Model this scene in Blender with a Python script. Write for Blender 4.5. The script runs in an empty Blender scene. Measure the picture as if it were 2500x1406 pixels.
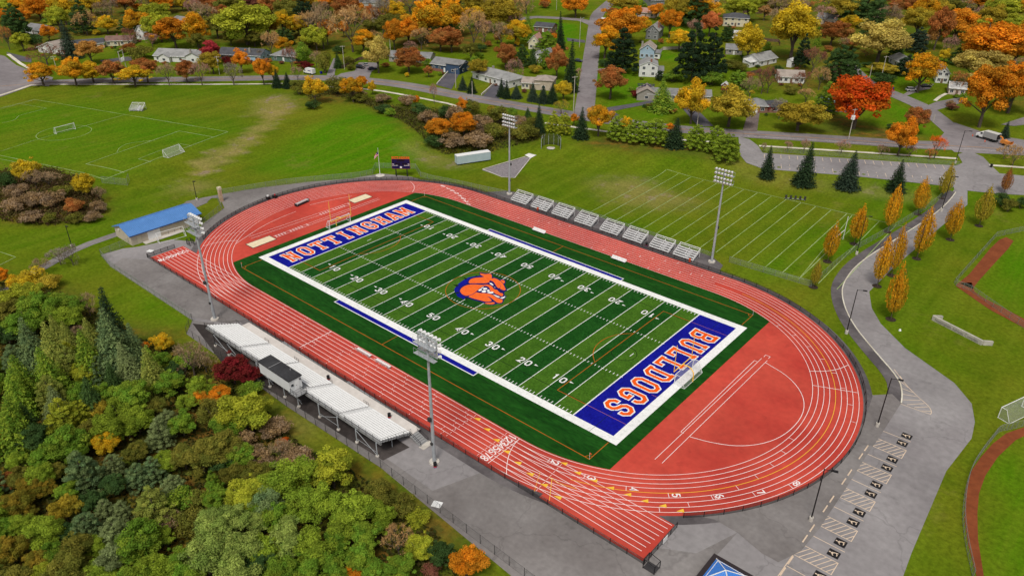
# Autumn high-school stadium seen from the air: everything is built in metres on the ground plane.
# x runs along the football field (0 = one goal line, 91.44 = the other), y across it, z up.
import bpy, bmesh, math, random
import numpy as np
from mathutils import Vector, Matrix
SC = bpy.context.scene
COL = SC.collection
rnd = random.Random(7)
YD = .9144
FW = 53.333*YD
# ------------------------------------------------------------------ camera (solved from the field's known size)
CAM = np.array([156.439317, -93.231424, 90.380789])
RV = np.array([1.97412645, .73704612, -.42956669])
FPX = 1843.4265
def _rot(r):
    th = np.linalg.norm(r); k = r/th
    K = np.array([[0,-k[2],k[1]],[k[2],0,-k[0]],[-k[1],k[0],0]])
    return np.eye(3)+np.sin(th)*K+(1-np.cos(th))*K@K
R = _rot(RV)
cam = bpy.data.cameras.new('camera'); cam.sensor_width = 36; cam.lens = FPX/2500*36
cam.clip_start = 1; cam.clip_end = 6000
co = bpy.data.objects.new('camera', cam); COL.objects.link(co)
co.matrix_world = Matrix(((R[0][0],-R[1][0],-R[2][0],CAM[0]),(R[0][1],-R[1][1],-R[2][1],CAM[1]),(R[0][2],-R[1][2],-R[2][2],CAM[2]),(0,0,0,1)))
SC.camera = co
# ------------------------------------------------------------------ relief of the site
def ss(a, b, x):
    t = np.clip((x-a)/(b-a), 0, 1); return t*t*(3-2*t)
def H(x, y):
    x = np.asarray(x, float); y = np.asarray(y, float)
    u = -.4285*(x-59.9)+.9034*(y-150.5)
    a = 2.6*ss(-74, -104, x)
    b = 2.2*ss(-17, -1, u)
    m = 2.2*np.exp(-(((x+64)/20)**2+((y-84)/20)**2))*ss(-40, -50, x)
    far = 5*ss(40, 330, u)
    lm = 2.4*np.exp(-(((x+92)/15)**2+((y+22)/8)**2))
    return a+b-a*b/2.6+m+far+lm
def h(x, y): return float(H(x, y))
def at(px, py, z=None):
    """the place on the ground seen at a pixel of the 2500 x 1406 survey photograph (or on a level z)"""
    d = R.T@np.array([(px-1250)/FPX, (py-703)/FPX, 1])
    zz = 0 if z is None else z
    for _ in range(14):
        P = CAM+d*((zz-CAM[2])/d[2])
        if z is not None: break
        zz = .5*zz+.5*h(P[0], P[1])
    return P
def at2(px, py): P = at(px, py); return (float(P[0]), float(P[1]))
def ats(pts): return [at2(*q) for q in pts]
def crop(ox, oy, k, pts): return [at2(ox+k*a, oy+k*b) for a, b in pts]
def proj(P):
    q = R@(np.asarray(P, float)-CAM); return 1250+FPX*q[0]/q[2], 703+FPX*q[1]/q[2], q[2]
# ------------------------------------------------------------------ objects
def tag(o, label=None, cat=None, group=None, kind=None):
    if label: o['label'] = label
    if cat: o['category'] = cat
    if group: o['group'] = group
    if kind: o['kind'] = kind
    return o
def thing(name, label, cat, loc=(0,0,0), rz=0, group=None):
    o = bpy.data.objects.new(name, None); o.empty_display_size = .5
    o.location = loc; o.rotation_euler = (0,0,rz); COL.objects.link(o)
    return tag(o, label, cat, group)
class MB:
    """collects shapes, then links them as one mesh object"""
    def __init__(s): s.v = []; s.f = []; s.m = []; s.mi = 0
    def add(s, vs, fs):
        n = len(s.v); s.v += [tuple(map(float, p)) for p in vs]
        s.f += [tuple(n+i for i in f) for f in fs]; s.m += [s.mi]*len(fs); return s
    def box(s, x0, x1, y0, y1, z0, z1):
        return s.add([(x0,y0,z0),(x1,y0,z0),(x1,y1,z0),(x0,y1,z0),(x0,y0,z1),(x1,y0,z1),(x1,y1,z1),(x0,y1,z1)],
            [(0,3,2,1),(4,5,6,7),(0,1,5,4),(1,2,6,5),(2,3,7,6),(3,0,4,7)])
    def tube(s, p, q, r, r2=None, n=6, cap=True):
        p = Vector(p); q = Vector(q); d = q-p
        if d.length < 1e-6: return s
        r2 = r if r2 is None else r2
        u = d.orthogonal().normalized(); w = d.normalized().cross(u)
        vs = []
        for c, rr in ((p,r),(q,r2)):
            for i in range(n):
                a = 2*math.pi*(i+.5)/n; vs.append(c+(u*math.cos(a)+w*math.sin(a))*rr)
        fs = [(i,(i+1)%n,n+(i+1)%n,n+i) for i in range(n)]
        if cap: fs += [tuple(range(n-1,-1,-1)), tuple(range(n,2*n))]
        return s.add(vs, fs)
    def path(s, pts, r, n=6):
        for a, b in zip(pts, pts[1:]): s.tube(a, b, r, n=n)
        return s
    def prism(s, poly, z0, z1):
        n = len(poly)
        return s.add([(x,y,z0) for x,y in poly]+[(x,y,z1) for x,y in poly],
            [tuple(range(n-1,-1,-1)), tuple(range(n,2*n))]+[(i,(i+1)%n,n+(i+1)%n,n+i) for i in range(n)])
    def poly(s, pts): return s.add(pts, [tuple(range(len(pts)))])
    def flat(s, poly, z): return s.poly([(x,y,z) for x,y in poly])
    def ribbon(s, pts, w, z, closed=False, drape=False):
        """a flat strip of width w along a polyline, mitred"""
        P = [Vector((p[0],p[1])) for p in pts]; n = len(P); L = []; Rr = []
        for i in range(n):
            a = P[i-1] if (i or closed) else None; b = P[(i+1)%n] if (i < n-1 or closed) else None
            d1 = (P[i]-a).normalized() if a is not None else None; d2 = (b-P[i]).normalized() if b is not None else None
            if d1 is None: d1 = d2
            if d2 is None: d2 = d1
            nn = Vector((-d1.y,d1.x))+Vector((-d2.y,d2.x))
            if nn.length < 1e-4: nn = Vector((-d2.y,d2.x))
            nn.normalize(); c = max(.35, nn.dot(Vector((-d2.y,d2.x))))
            L.append(P[i]+nn*(w/2/c)); Rr.append(P[i]-nn*(w/2/c))
        zz = (lambda p: h(p.x,p.y)+z) if drape else (lambda p: z)
        vs = [(p.x,p.y,zz(p)) for p in L]+[(p.x,p.y,zz(p)) for p in Rr]
        m = n if closed else n-1
        return s.add(vs, [(n+i, n+(i+1)%n, (i+1)%n, i) for i in range(m)])
    def build(s, name, mats, parent=None, loc=None, rz=0, smooth=False):
        me = bpy.data.meshes.new(name); me.from_pydata(s.v, [], s.f)
        if not isinstance(mats, (list,tuple)): mats = [mats]
        for m in mats: me.materials.append(m)
        if len(mats) > 1: me.polygons.foreach_set('material_index', s.m)
        if smooth: me.polygons.foreach_set('use_smooth', [True]*len(me.polygons))
        me.update()
        o = bpy.data.objects.new(name, me); COL.objects.link(o)
        if parent is not None: o.parent = parent
        if loc is not None: o.location = loc
        if rz: o.rotation_euler = (0,0,rz)
        return o
KIDS = {}
def copy_tree(o, parent=None):
    c = o.copy(); COL.objects.link(c)
    if parent is not None: c.parent = parent
    for ch in list(o.children): copy_tree(ch, c)
    return c
def resample(pts, step):
    out = [pts[0]]
    for a, b in zip(pts, pts[1:]):
        d = math.dist(a, b); k = max(1, int(math.ceil(d/step)))
        out += [(a[0]+(b[0]-a[0])*i/k, a[1]+(b[1]-a[1])*i/k) for i in range(1, k+1)]
    return out
def smooth_line(pts, it=2):
    for _ in range(it):
        o = [pts[0]]
        for a, b in zip(pts, pts[1:]):
            o += [(.75*a[0]+.25*b[0], .75*a[1]+.25*b[1]), (.25*a[0]+.75*b[0], .25*a[1]+.75*b[1])]
        pts = o+[pts[-1]]
    return pts
def _clip(poly, ax, v, keep_gt):
    o = []
    for i in range(len(poly)):
        a = poly[i-1]; b = poly[i]
        ia = (a[ax] >= v) == keep_gt or a[ax] == v; ib = (b[ax] >= v) == keep_gt or b[ax] == v
        if ia != ib:
            t = (v-a[ax])/(b[ax]-a[ax]); o.append((a[0]+(b[0]-a[0])*t, a[1]+(b[1]-a[1])*t))
        if ib: o.append(b)
    return o
def drape(mb, poly, z, cell=4.0):
    """lay a polygon on the relief, cut along the ground's own 4 m grid"""
    xs = [p[0] for p in poly]; ys = [p[1] for p in poly]
    for i in range(math.floor(min(xs)/cell), math.ceil(max(xs)/cell)):
        sl = _clip(_clip(poly, 0, i*cell, True), 0, (i+1)*cell, False)
        if len(sl) < 3: continue
        y0 = min(p[1] for p in sl); y1 = max(p[1] for p in sl)
        for j in range(math.floor(y0/cell), math.ceil(y1/cell)):
            c = _clip(_clip(sl, 1, j*cell, True), 1, (j+1)*cell, False)
            if len(c) >= 3: mb.poly([(x,y,h(x,y)+z) for x,y in c])
    return mb
# ------------------------------------------------------------------ materials
def mat(name, col, rough=.85, col2=None, *_a, cracks=0, wear=0, **_k):
    m = _mat(name, col, rough, col2, *_a, **_k)
    if not (cracks or wear): return m
    nt = m.node_tree; N = nt.nodes; L = nt.links; b = N['Principled BSDF']; src = b.inputs['Base Color'].links[0].from_socket
    pos = N.new('ShaderNodeNewGeometry').outputs['Position']
    def scaled(src, fac):
        v = N.new('ShaderNodeVectorMath'); v.operation = 'SCALE'; L.new(src, v.inputs[0]); L.new(fac, v.inputs['Scale']); return v.outputs['Vector']
    def rng(f, a, b_, c, d):
        r = N.new('ShaderNodeMapRange'); r.inputs['From Min'].default_value = a; r.inputs['From Max'].default_value = b_; r.inputs['To Min'].default_value = c; r.inputs['To Max'].default_value = d; L.new(f, r.inputs['Value']); return r.outputs['Result']
    if wear:   # broad tonal drift and scattered darker stains
        for sc, lo, hi, amt in ((wear[0],.35,.68,wear[1]),(wear[0]*7,.60,.74,wear[1]*.9)):
            n = N.new('ShaderNodeTexNoise'); n.inputs['Scale'].default_value = sc; n.inputs['Detail'].default_value = 6; n.inputs['Roughness'].default_value = .65; L.new(pos, n.inputs['Vector']); src = scaled(src, rng(n.outputs['Fac'], lo, hi, 1+amt*.35, 1-amt))
    if cracks: # wandering cracks between irregular slabs
        n = N.new('ShaderNodeTexNoise'); n.inputs['Scale'].default_value = .35; n.inputs['Detail'].default_value = 4; L.new(pos, n.inputs['Vector'])
        a = N.new('ShaderNodeVectorMath'); a.operation = 'MULTIPLY_ADD'; L.new(n.outputs['Color'], a.inputs[0]); a.inputs[1].default_value = (5,5,0); L.new(pos, a.inputs[2])
        vo = N.new('ShaderNodeTexVoronoi'); vo.feature = 'DISTANCE_TO_EDGE'; vo.inputs['Scale'].default_value = cracks[0]; L.new(a.outputs['Vector'], vo.inputs['Vector']); src = scaled(src, rng(vo.outputs['Distance'], 0, cracks[1], .80, 1))
    L.new(src, b.inputs['Base Color']); return m
def _mat(name, col, rough=.85, col2=None, scale=.5, lo=.4, hi=.65, fine=0, bump=0, metal=0, spec=.3, obj=False, stretch=None, extra=None):
    """procedural paint: col mottled with col2 by noise laid in world (or object) space"""
    m = bpy.data.materials.new(name); m.use_nodes = True
    nt = m.node_tree; N = nt.nodes; L = nt.links; b = N['Principled BSDF']
    b.inputs['Roughness'].default_value = rough; b.inputs['Metallic'].default_value = metal
    b.inputs['Specular IOR Level'].default_value = spec
    c4 = lambda c: (c[0],c[1],c[2],1)
    b.inputs['Base Color'].default_value = c4(col); m.diffuse_color = c4(col)
    if obj:
        src = N.new('ShaderNodeTexCoord').outputs['Object']
    else:
        src = N.new('ShaderNodeNewGeometry').outputs['Position']
    if stretch:
        mp = N.new('ShaderNodeMapping'); mp.inputs['Scale'].default_value = stretch[:3]
        if len(stretch) > 3: mp.inputs['Rotation'].default_value = (0,0,stretch[3])
        L.new(src, mp.inputs['Vector']); src = mp.outputs['Vector']
    out = None
    if col2:
        n = N.new('ShaderNodeTexNoise'); n.inputs['Scale'].default_value = scale; n.inputs['Detail'].default_value = 5
        n.inputs['Roughness'].default_value = .6
        L.new(src, n.inputs['Vector'])
        r = N.new('ShaderNodeMapRange'); r.inputs['From Min'].default_value = lo; r.inputs['From Max'].default_value = hi
        L.new(n.outputs['Fac'], r.inputs['Value'])
        x = N.new('ShaderNodeMix'); x.data_type = 'RGBA'
        x.inputs['A'].default_value = c4(col); x.inputs['B'].default_value = c4(col2)
        L.new(r.outputs['Result'], x.inputs['Factor']); out = x.outputs['Result']
    if fine:
        n2 = N.new('ShaderNodeTexNoise'); n2.inputs['Scale'].default_value = fine[0]; n2.inputs['Detail'].default_value = 3
        L.new(src, n2.inputs['Vector'])
        r2 = N.new('ShaderNodeMapRange'); r2.inputs['From Min'].default_value = .25; r2.inputs['From Max'].default_value = .75
        r2.inputs['To Min'].default_value = 1-fine[1]; r2.inputs['To Max'].default_value = 1+fine[1]
        L.new(n2.outputs['Fac'], r2.inputs['Value'])
        v = N.new('ShaderNodeVectorMath'); v.operation = 'SCALE'
        if out: L.new(out, v.inputs[0])
        else: v.inputs[0].default_value = col
        L.new(r2.outputs['Result'], v.inputs['Scale']); out = v.outputs['Vector']
    if out: L.new(out, b.inputs['Base Color'])
    if bump:
        n3 = N.new('ShaderNodeTexNoise'); n3.inputs['Scale'].default_value = bump[0]; L.new(src, n3.inputs['Vector'])
        bp = N.new('ShaderNodeBump'); bp.inputs['Strength'].default_value = bump[1]; bp.inputs['Distance'].default_value = bump[2]
        L.new(n3.outputs['Fac'], bp.inputs['Height']); L.new(bp.outputs['Normal'], b.inputs['Normal'])
    return m
def mesh_mat(name, col, cover):
    """woven wire or netting: most of it is air"""
    m = bpy.data.materials.new(name); m.use_nodes = True; nt = m.node_tree; N = nt.nodes; L = nt.links
    b = N['Principled BSDF']; b.inputs['Base Color'].default_value = (*col,1); b.inputs['Roughness'].default_value = .6
    t = N.new('ShaderNodeBsdfTransparent'); x = N.new('ShaderNodeMixShader')
    n = N.new('ShaderNodeTexNoise'); n.inputs['Scale'].default_value = 2.5
    r = N.new('ShaderNodeMapRange'); r.inputs['To Min'].default_value = cover*.7; r.inputs['To Max'].default_value = cover*1.3
    L.new(N.new('ShaderNodeTexCoord').outputs['Object'], n.inputs['Vector']); L.new(n.outputs['Fac'], r.inputs['Value'])
    L.new(r.outputs['Result'], x.inputs['Fac']); L.new(t.outputs[0], x.inputs[1]); L.new(b.outputs[0], x.inputs[2])
    L.new(x.outputs[0], N['Material Output'].inputs['Surface']); return m
MT = {}
MT['asphalt'] = mat('asphalt', (.165,.148,.146), .9, (.25,.232,.23), .07, .35, .65, fine=(1.2,.12), bump=(6,.3,.02), cracks=(.07,.012), wear=(.03,.25))
MT['asphalt_dark'] = mat('asphalt_dark', (.085,.075,.08), .9, (.15,.135,.14), .12, .4, .6, fine=(1.2,.15))
MT['asphalt_lot'] = mat('asphalt_lot', (.225,.207,.215), .9, (.295,.278,.285), .05, .35, .65, fine=(.9,.12), cracks=(.055,.010), wear=(.03,.24))
MT['asphalt_road'] = mat('asphalt_road', (.185,.163,.172), .9, (.245,.222,.232), .06, .35, .65, fine=(.6,.12), cracks=(.06,.012), wear=(.04,.18))
MT['drive_dark'] = mat('drive_dark', (.085,.082,.10), .85, (.12,.11,.13), .2, fine=(1,.15))
MT['drive_brown'] = mat('drive_brown', (.14,.105,.10), .9, (.2,.16,.15), .3, fine=(1.5,.2))
MT['concrete'] = mat('concrete', (.62,.58,.53), .9, (.46,.42,.38), .35, fine=(2,.1))
MT['concrete_walk'] = mat('concrete_walk', (.70,.66,.56), .9, (.52,.47,.38), .12, fine=(1,.12))
MT['track'] = mat('track', (.56,.072,.047), .8, (.46,.045,.032), .07, .38, .66, fine=(.8,.10), spec=.2, wear=(.045,.20))
MT['turf'] = mat('turf', (.0065,.052,.0045), .95, (.011,.074,.007), .35, .4, .6, fine=(2.6,.38), spec=.1, stretch=(.25,1,1))
MT['turf_dark'] = mat('turf_dark', (.0085,.060,.0075), .95, (.013,.076,.010), .3, .4, .6, fine=(2.6,.40), spec=.05, wear=(.05,.16))
MT['turf_light'] = mat('turf_light', (.044,.118,.010), .95, (.058,.142,.013), .3, .4, .6, fine=(2.6,.34), spec=.05, wear=(.05,.14))
MT['turf_white'] = mat('turf_white', (.84,.84,.84), .9, (.66,.67,.66), 1.1, .5, .72, fine=(3,.08), spec=.05, wear=(.12,.10))
MT['turf_blue'] = mat('turf_blue', (.006,.007,.235), .95, (.009,.012,.29), .4, fine=(2.4,.25), spec=.05, wear=(.1,.15))
MT['turf_navy'] = mat('turf_navy', (.012,.010,.12), .95, fine=(2,.1), spec=.1)
MT['turf_orange'] = mat('turf_orange', (.88,.115,.008), .95, (.80,.095,.008), .8, fine=(2,.1), spec=.1)
MT['turf_coral'] = mat('turf_coral', (.88,.16,.03), .95, (.85,.125,.02), .8, fine=(2,.1), spec=.1)
MT['line_orange'] = mat('line_orange', (.50,.13,.015), .95, (.36,.11,.02), .3, spec=.1)
MT['line_black'] = mat('line_black', (.006,.018,.006), .95, spec=.1)
MT['paint_white'] = mat('paint_white', (.90,.83,.83), .8, (.84,.74,.74), .5, spec=.2)
MT['paint_field'] = mat('paint_field', (.44,.54,.28), .9, (.27,.38,.11), .25, .35, .65, spec=.1)
MT['paint_yellow'] = mat('paint_yellow', (.85,.50,.05), .8, spec=.2)
MT['paint_cream'] = mat('paint_cream', (.74,.58,.44), .85, (.60,.47,.36), .6, .4, .7, spec=.2)
MT['road_yellow'] = mat('road_yellow', (.62,.33,.12), .85, (.45,.25,.12), .3, spec=.2)
MT['sand'] = mat('sand', (.80,.68,.48), .95, (.74,.60,.40), .8, fine=(3,.06))
MT['infield'] = mat('infield', (.235,.060,.018), .95, (.18,.042,.012), .35, fine=(1.2,.14))
MT['gravel'] = mat('gravel', (.20,.18,.19), .95, (.28,.25,.27), 1.2, fine=(4,.25))
MT['mulch'] = mat('mulch', (.028,.020,.014), .95, (.05,.032,.02), 2)
MT['white'] = mat('white_metal', (.80,.80,.81), .5, fine=(1.2,.05), obj=True)
MT['alu'] = mat('aluminium', (.86,.86,.87), .45, fine=(1.5,.06), obj=True, spec=.5)
MT['alu_grey'] = mat('grey_aluminium', (.30,.30,.31), .5, fine=(1.5,.08), obj=True, spec=.5)
MT['galv'] = mat('galvanised', (.33,.35,.38), .5, (.42,.44,.47), .6, fine=(3,.1), obj=True, spec=.5)
MT['steel_dark'] = mat('dark_steel', (.045,.042,.045), .6, fine=(3,.15), obj=True)
MT['black'] = mat('black_paint', (.012,.011,.013), .55, obj=True)
MT['yellow_paint'] = mat('yellow_paint', (.90,.55,.07), .5, obj=True)
MT['wood_pole'] = mat('weathered_pole', (.46,.42,.37), .9, (.58,.53,.47), 1.2, fine=(6,.15), obj=True)
MT['wood_brown'] = mat('brown_wood', (.11,.07,.045), .9, (.17,.11,.07), 1.4, fine=(6,.2), obj=True)
MT['wall_tan'] = mat('tan_block', (.48,.42,.34), .9, (.54,.47,.39), .5, fine=(2.5,.05), obj=True)
MT['roof_blue'] = mat('blue_metal', (.085,.225,.52), .45, (.10,.25,.57), .4, obj=True, spec=.5)
MT['roof_navy'] = mat('navy_trim', (.02,.04,.16), .5, obj=True)
MT['roof_black'] = mat('black_membrane', (.028,.028,.032), .9, (.05,.05,.055), .3, fine=(2,.2), obj=True)
MT['pale_blue'] = mat('pale_blue_panel', (.40,.50,.56), .6, (.46,.55,.60), .4, fine=(3,.05), obj=True)
MT['glass'] = mat('window_glass', (.02,.025,.035), .15, (.05,.06,.08), 1.2, obj=True, spec=.6)
MT['score_navy'] = mat('scoreboard_face', (.010,.008,.075), .5, (.006,.005,.05), .6, obj=True)
MT['score_black'] = mat('scoreboard_digits', (.004,.004,.012), .4, obj=True)
MT['orange_paint'] = mat('orange_paint', (.85,.11,.02), .5, obj=True)
MT['red'] = mat('red_paint', (.50,.02,.03), .5, obj=True)
MT['brick'] = mat('brick', (.24,.10,.075), .9, (.30,.14,.10), 2, fine=(5,.15), obj=True)
MT['tyre'] = mat('rubber', (.012,.012,.012), .9, obj=True)
MT['lawnnet'] = mesh_mat('goal_netting', (.75,.78,.80), .17)
MT['link'] = mesh_mat('galvanised_chain_link', (.30,.35,.28), .20)
MT['link_thin'] = mesh_mat('thin_chain_link', (.20,.20,.19), .12)
MT['galv_rail'] = mat('fence_rail', (.20,.22,.20), .6, obj=True)
MT['link_black'] = mesh_mat('black_chain_link', (.015,.014,.016), .42)
# ------------------------------------------------------------------ light: a bright overcast afternoon
w = bpy.data.worlds.new('World'); SC.world = w; w.use_nodes = True
nt = w.node_tree; bg = nt.nodes['Background']
SUN_EL, SUN_AZ = math.radians(58), math.radians(-62)      # azimuth of the sun measured from +x
sky = nt.nodes.new('ShaderNodeTexSky'); sky.sky_type = 'NISHITA'; sky.sun_disc = False
sky.sun_elevation = SUN_EL; sky.sun_rotation = math.pi/2-SUN_AZ; sky.dust_density = 4; sky.air_density = 1; sky.altitude = 150
hs = nt.nodes.new('ShaderNodeHueSaturation'); hs.inputs['Saturation'].default_value = .10   # cloud cover greys the sky
nt.links.new(sky.outputs[0], hs.inputs['Color']); nt.links.new(hs.outputs[0], bg.inputs['Color'])
bg.inputs['Strength'].default_value = .078
sl = bpy.data.lights.new('sun', 'SUN'); sl.energy = 1.5; sl.angle = math.radians(14); sl.color = (1,.935,.81)
so = bpy.data.objects.new('sun', sl); COL.objects.link(so)
sd = Vector((math.cos(SUN_EL)*math.cos(SUN_AZ), math.cos(SUN_EL)*math.sin(SUN_AZ), math.sin(SUN_EL)))
so.rotation_euler = sd.to_track_quat('Z','Y').to_euler(); so.location = (0,0,120)
SC.view_settings.view_transform = 'Standard'; SC.view_settings.look = 'None'; SC.view_settings.gamma = 1
SC.view_settings.exposure = .36
cy = SC.cycles; cy.max_bounces = 5; cy.diffuse_bounces = 2; cy.glossy_bounces = 2; cy.transmission_bounces = 2; cy.transparent_max_bounces = 10
cy.caustics_reflective = False; cy.caustics_refractive = False; cy.sample_clamp_indirect = 4
# ------------------------------------------------------------------ the ground sheet
def in_poly(X, Y, poly):
    c = np.zeros(X.shape, bool); n = len(poly)
    for i in range(n):
        x0,y0 = poly[i-1]; x1,y1 = poly[i]
        if y0 == y1: continue
        c ^= ((y0 > Y) != (y1 > Y)) & (X < (x1-x0)*(Y-y0)/(y1-y0)+x0)
    return c
CELL = 4.0
gx = np.arange(-760, 440+CELL, CELL); gy = np.arange(-260, 900+CELL, CELL)
X, Yg = np.meshgrid(gx, gy); Z = H(X, Yg)
def soft(mask, it=2):
    a = mask.astype(float)
    for _ in range(it):
        p = np.pad(a, 1, mode='edge'); a = (p[:-2,1:-1]+p[2:,1:-1]+p[1:-1,:-2]+p[1:-1,2:]+p[1:-1,1:-1]*2)/6
    return a
LIT = np.zeros(X.shape)      # fallen leaves and bare woodland soil
DRY = np.zeros(X.shape)      # worn, yellowed grass
LUSH = np.zeros(X.shape)     # well watered grass
def paint(A, pts, v, it=2, world=False):
    p = pts if world else ats(pts)
    np.maximum(A, v*soft(in_poly(X, Yg, p), it), out=A)
# woods behind the houses
paint(LIT, [(-200,-60),(1290,-60),(1290,20),(1100,110),(870,110),(760,140),(640,115),(480,100),(330,75),(120,110),(-200,130)], .75, 3)
paint(LIT, [(1480,-60),(2700,-60),(2700,330),(2350,220),(2280,130),(2080,150),(2060,215),(1900,225),(1840,150),(1760,60),(1640,40)], .55, 3)
paint(LIT, [(2020,268),(2100,300),(2280,335),(2150,345),(1990,322)], .9, 1)
paint(LIT, [(940,45),(1190,70),(1180,130),(960,120)], .8, 2)
paint(LIT, [(-60,640),(60,690),(200,720),(300,800),(420,820),(470,860),(640,960),(760,1080),(880,1140),(1040,1235),(1150,1340),(1200,1480),(-60,1480)], .95, 1)
paint(LIT, [(710,195),(830,215),(960,258),(1050,262),(1120,275),(1290,290),(1330,340),(1200,372),(1080,378),(1030,345),(960,285),(880,252),(760,250)], .8, 2)
paint(LIT, [(1380,345),(1520,335),(1700,355),(1790,370),(1760,385),(1560,372)], .8, 1)
paint(LIT, [(0,420),(120,410),(255,490),(262,520),(200,545),(0,540)], .9, 1)
paint(DRY, [(630,245),(700,232),(712,262),(668,288),(625,280)], .9, 1)
paint(DRY, [(470,400),(600,326),(690,262),(716,262),(630,344),(490,432)], .8, 0)
paint(DRY, [(1440,430),(1560,440),(1700,490),(1640,515),(1500,490)], .6, 2)
paint(DRY, [(430,445),(520,443),(520,462),(430,470)], .6, 1)
paint(DRY, [(640,1000),(760,1020),(900,1120),(840,1100)], .6, 1)
paint(DRY, [(980,345),(1080,385),(1180,410),(1060,410)], .6, 1)
paint(DRY, [(1700,370),(1860,420),(2300,480),(2280,500),(1860,445)], .35, 1)
paint(LUSH, [(600,420),(750,320),(880,262),(960,285),(1040,360),(1020,400),(820,440)], .9, 3)
paint(LUSH, [(-60,270),(240,240),(560,320),(270,440),(-60,400)], .6, 3)
paint(LUSH, [(1300,50),(1420,60),(1425,110),(1300,90)], 1, 1)
paint(LUSH, [(1600,122),(1660,125),(1660,150),(1600,150)], 1, 1)
paint(LUSH, [(2150,245),(2230,270),(2310,330),(2190,330)], .9, 1)
paint(LUSH, [(1500,265),(1600,270),(1640,290),(1520,290)], 1, 1)
paint(LUSH, [(200,660),(300,700),(470,780),(440,800),(300,720)], 1, 1)
paint(LUSH, [(1700,700),(2030,560),(2300,470),(1960,690)], .5, 2)
paint(LUSH, [(2395,700),(2480,590),(2560,570),(2560,800)], .9, 1)
paint(LUSH, [(2400,1300),(2440,1130),(2560,1050),(2560,1480),(2420,1480)], .8, 1)
paint(LUSH, [(1450,180),(1560,170),(1580,260),(1470,270)], .7, 1)
g = MB()
ny, nx = X.shape
me = bpy.data.meshes.new('ground')
vs = np.stack([X.ravel(), Yg.ravel(), Z.ravel()], 1)
ii = (np.arange(ny-1)[:,None]*nx+np.arange(nx-1)[None,:]).ravel()
fs = np.stack([ii, ii+1, ii+1+nx, ii+nx], 1)
me.from_pydata(vs.tolist(), [], fs.tolist())
for nm, A in (('litter',LIT),('dry',DRY),('lush',LUSH)):
    a = me.attributes.new(nm, 'FLOAT', 'POINT'); a.data.foreach_set('value', A.ravel())
me.polygons.foreach_set('use_smooth', [True]*len(me.polygons)); me.update()
ground = bpy.data.objects.new('ground', me); COL.objects.link(ground)
tag(ground, 'mown grass and leaf-strewn ground of the school site and the gardens', kind='structure')
def grass_mat():
    m = bpy.data.materials.new('grass'); m.use_nodes = True; nt = m.node_tree; N = nt.nodes; L = nt.links
    b = N['Principled BSDF']; b.inputs['Roughness'].default_value = .95; b.inputs['Specular IOR Level'].default_value = .02
    pos = N.new('ShaderNodeNewGeometry').outputs['Position']
    def noise(scale, det=4, stretch=None, rough=.55):
        src = pos
        if stretch:
            mp = N.new('ShaderNodeMapping'); mp.inputs['Scale'].default_value = (stretch[0],stretch[1],1); mp.inputs['Rotation'].default_value = (0,0,stretch[2])
            L.new(pos, mp.inputs['Vector']); src = mp.outputs['Vector']
        n = N.new('ShaderNodeTexNoise'); n.inputs['Scale'].default_value = scale; n.inputs['Detail'].default_value = det; n.inputs['Roughness'].default_value = rough
        L.new(src, n.inputs['Vector']); return n.outputs['Fac']
    def rng(f, a, b_, c=0, d=1):
        r = N.new('ShaderNodeMapRange'); r.inputs['From Min'].default_value = a; r.inputs['From Max'].default_value = b_
        r.inputs['To Min'].default_value = c; r.inputs['To Max'].default_value = d; L.new(f, r.inputs['Value']); return r.outputs['Result']
    def mix(f, A, B):
        x = N.new('ShaderNodeMix'); x.data_type = 'RGBA'
        for s, v in (('A',A),('B',B)):
            if isinstance(v, tuple): x.inputs[s].default_value = (*v,1)
            else: L.new(v, x.inputs[s])
        L.new(f, x.inputs['Factor']); return x.outputs['Result']
    def mul(a, b_):
        x = N.new('ShaderNodeMath'); x.operation = 'MULTIPLY'; L.new(a, x.inputs[0])
        if isinstance(b_, float): x.inputs[1].default_value = b_
        else: L.new(b_, x.inputs[1])
        return x.outputs[0]
    def attr(nm):
        a = N.new('ShaderNodeAttribute'); a.attribute_name = nm; return a.outputs['Fac']
    c = mix(rng(noise(.022, 5), .36, .64), (.082,.155,.004), (.145,.158,.010))
    c = mix(rng(noise(.12, 4), .42, .72, 0, .55), c, (.052,.108,.003))
    c = mix(mul(attr('lush'), rng(noise(.05, 4), .3, .6, .45, 1)), c, (.062,.185,.002))
    c = mix(mul(rng(noise(.30, 3, (1,.08,.45)), .46, .62), .35), c, (.150,.200,.012))   # mower passes
    c = mix(mul(attr('dry'), rng(noise(.10, 5), .35, .6, .5, 1)), c, (.30,.235,.085))
    c = mix(mul(rng(noise(.035, 6, None, .7), .60, .72), .5), c, (.22,.18,.045))
    c = mix(mul(attr('dry'), rng(noise(.16, 6, None, .7), .55, .60)), c, (.27,.20,.15))   # bare soil
    lit = mix(rng(noise(.35, 5), .4, .6), (.085,.066,.018), (.20,.095,.022))
    lit = mix(rng(noise(.09, 3), .45, .6), lit, (.080,.100,.014))
    c = mix(mul(attr('litter'), rng(noise(.16, 5), .25, .55, .55, 1)), c, lit)
    v = N.new('ShaderNodeVectorMath'); v.operation = 'SCALE'; L.new(c, v.inputs[0]); L.new(rng(noise(1.1, 5, None, .75), .25, .75, .58, 1.42), v.inputs['Scale'])
    L.new(v.outputs['Vector'], b.inputs['Base Color'])
    bp = N.new('ShaderNodeBump'); bp.inputs['Strength'].default_value = .5; bp.inputs['Distance'].default_value = .25
    L.new(noise(1.1, 3), bp.inputs['Height']); L.new(bp.outputs['Normal'], b.inputs['Normal'])
    return m
MT['grass'] = grass_mat(); me.materials.append(MT['grass'])
def struct(o, label): return tag(o, label, kind='structure')
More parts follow.
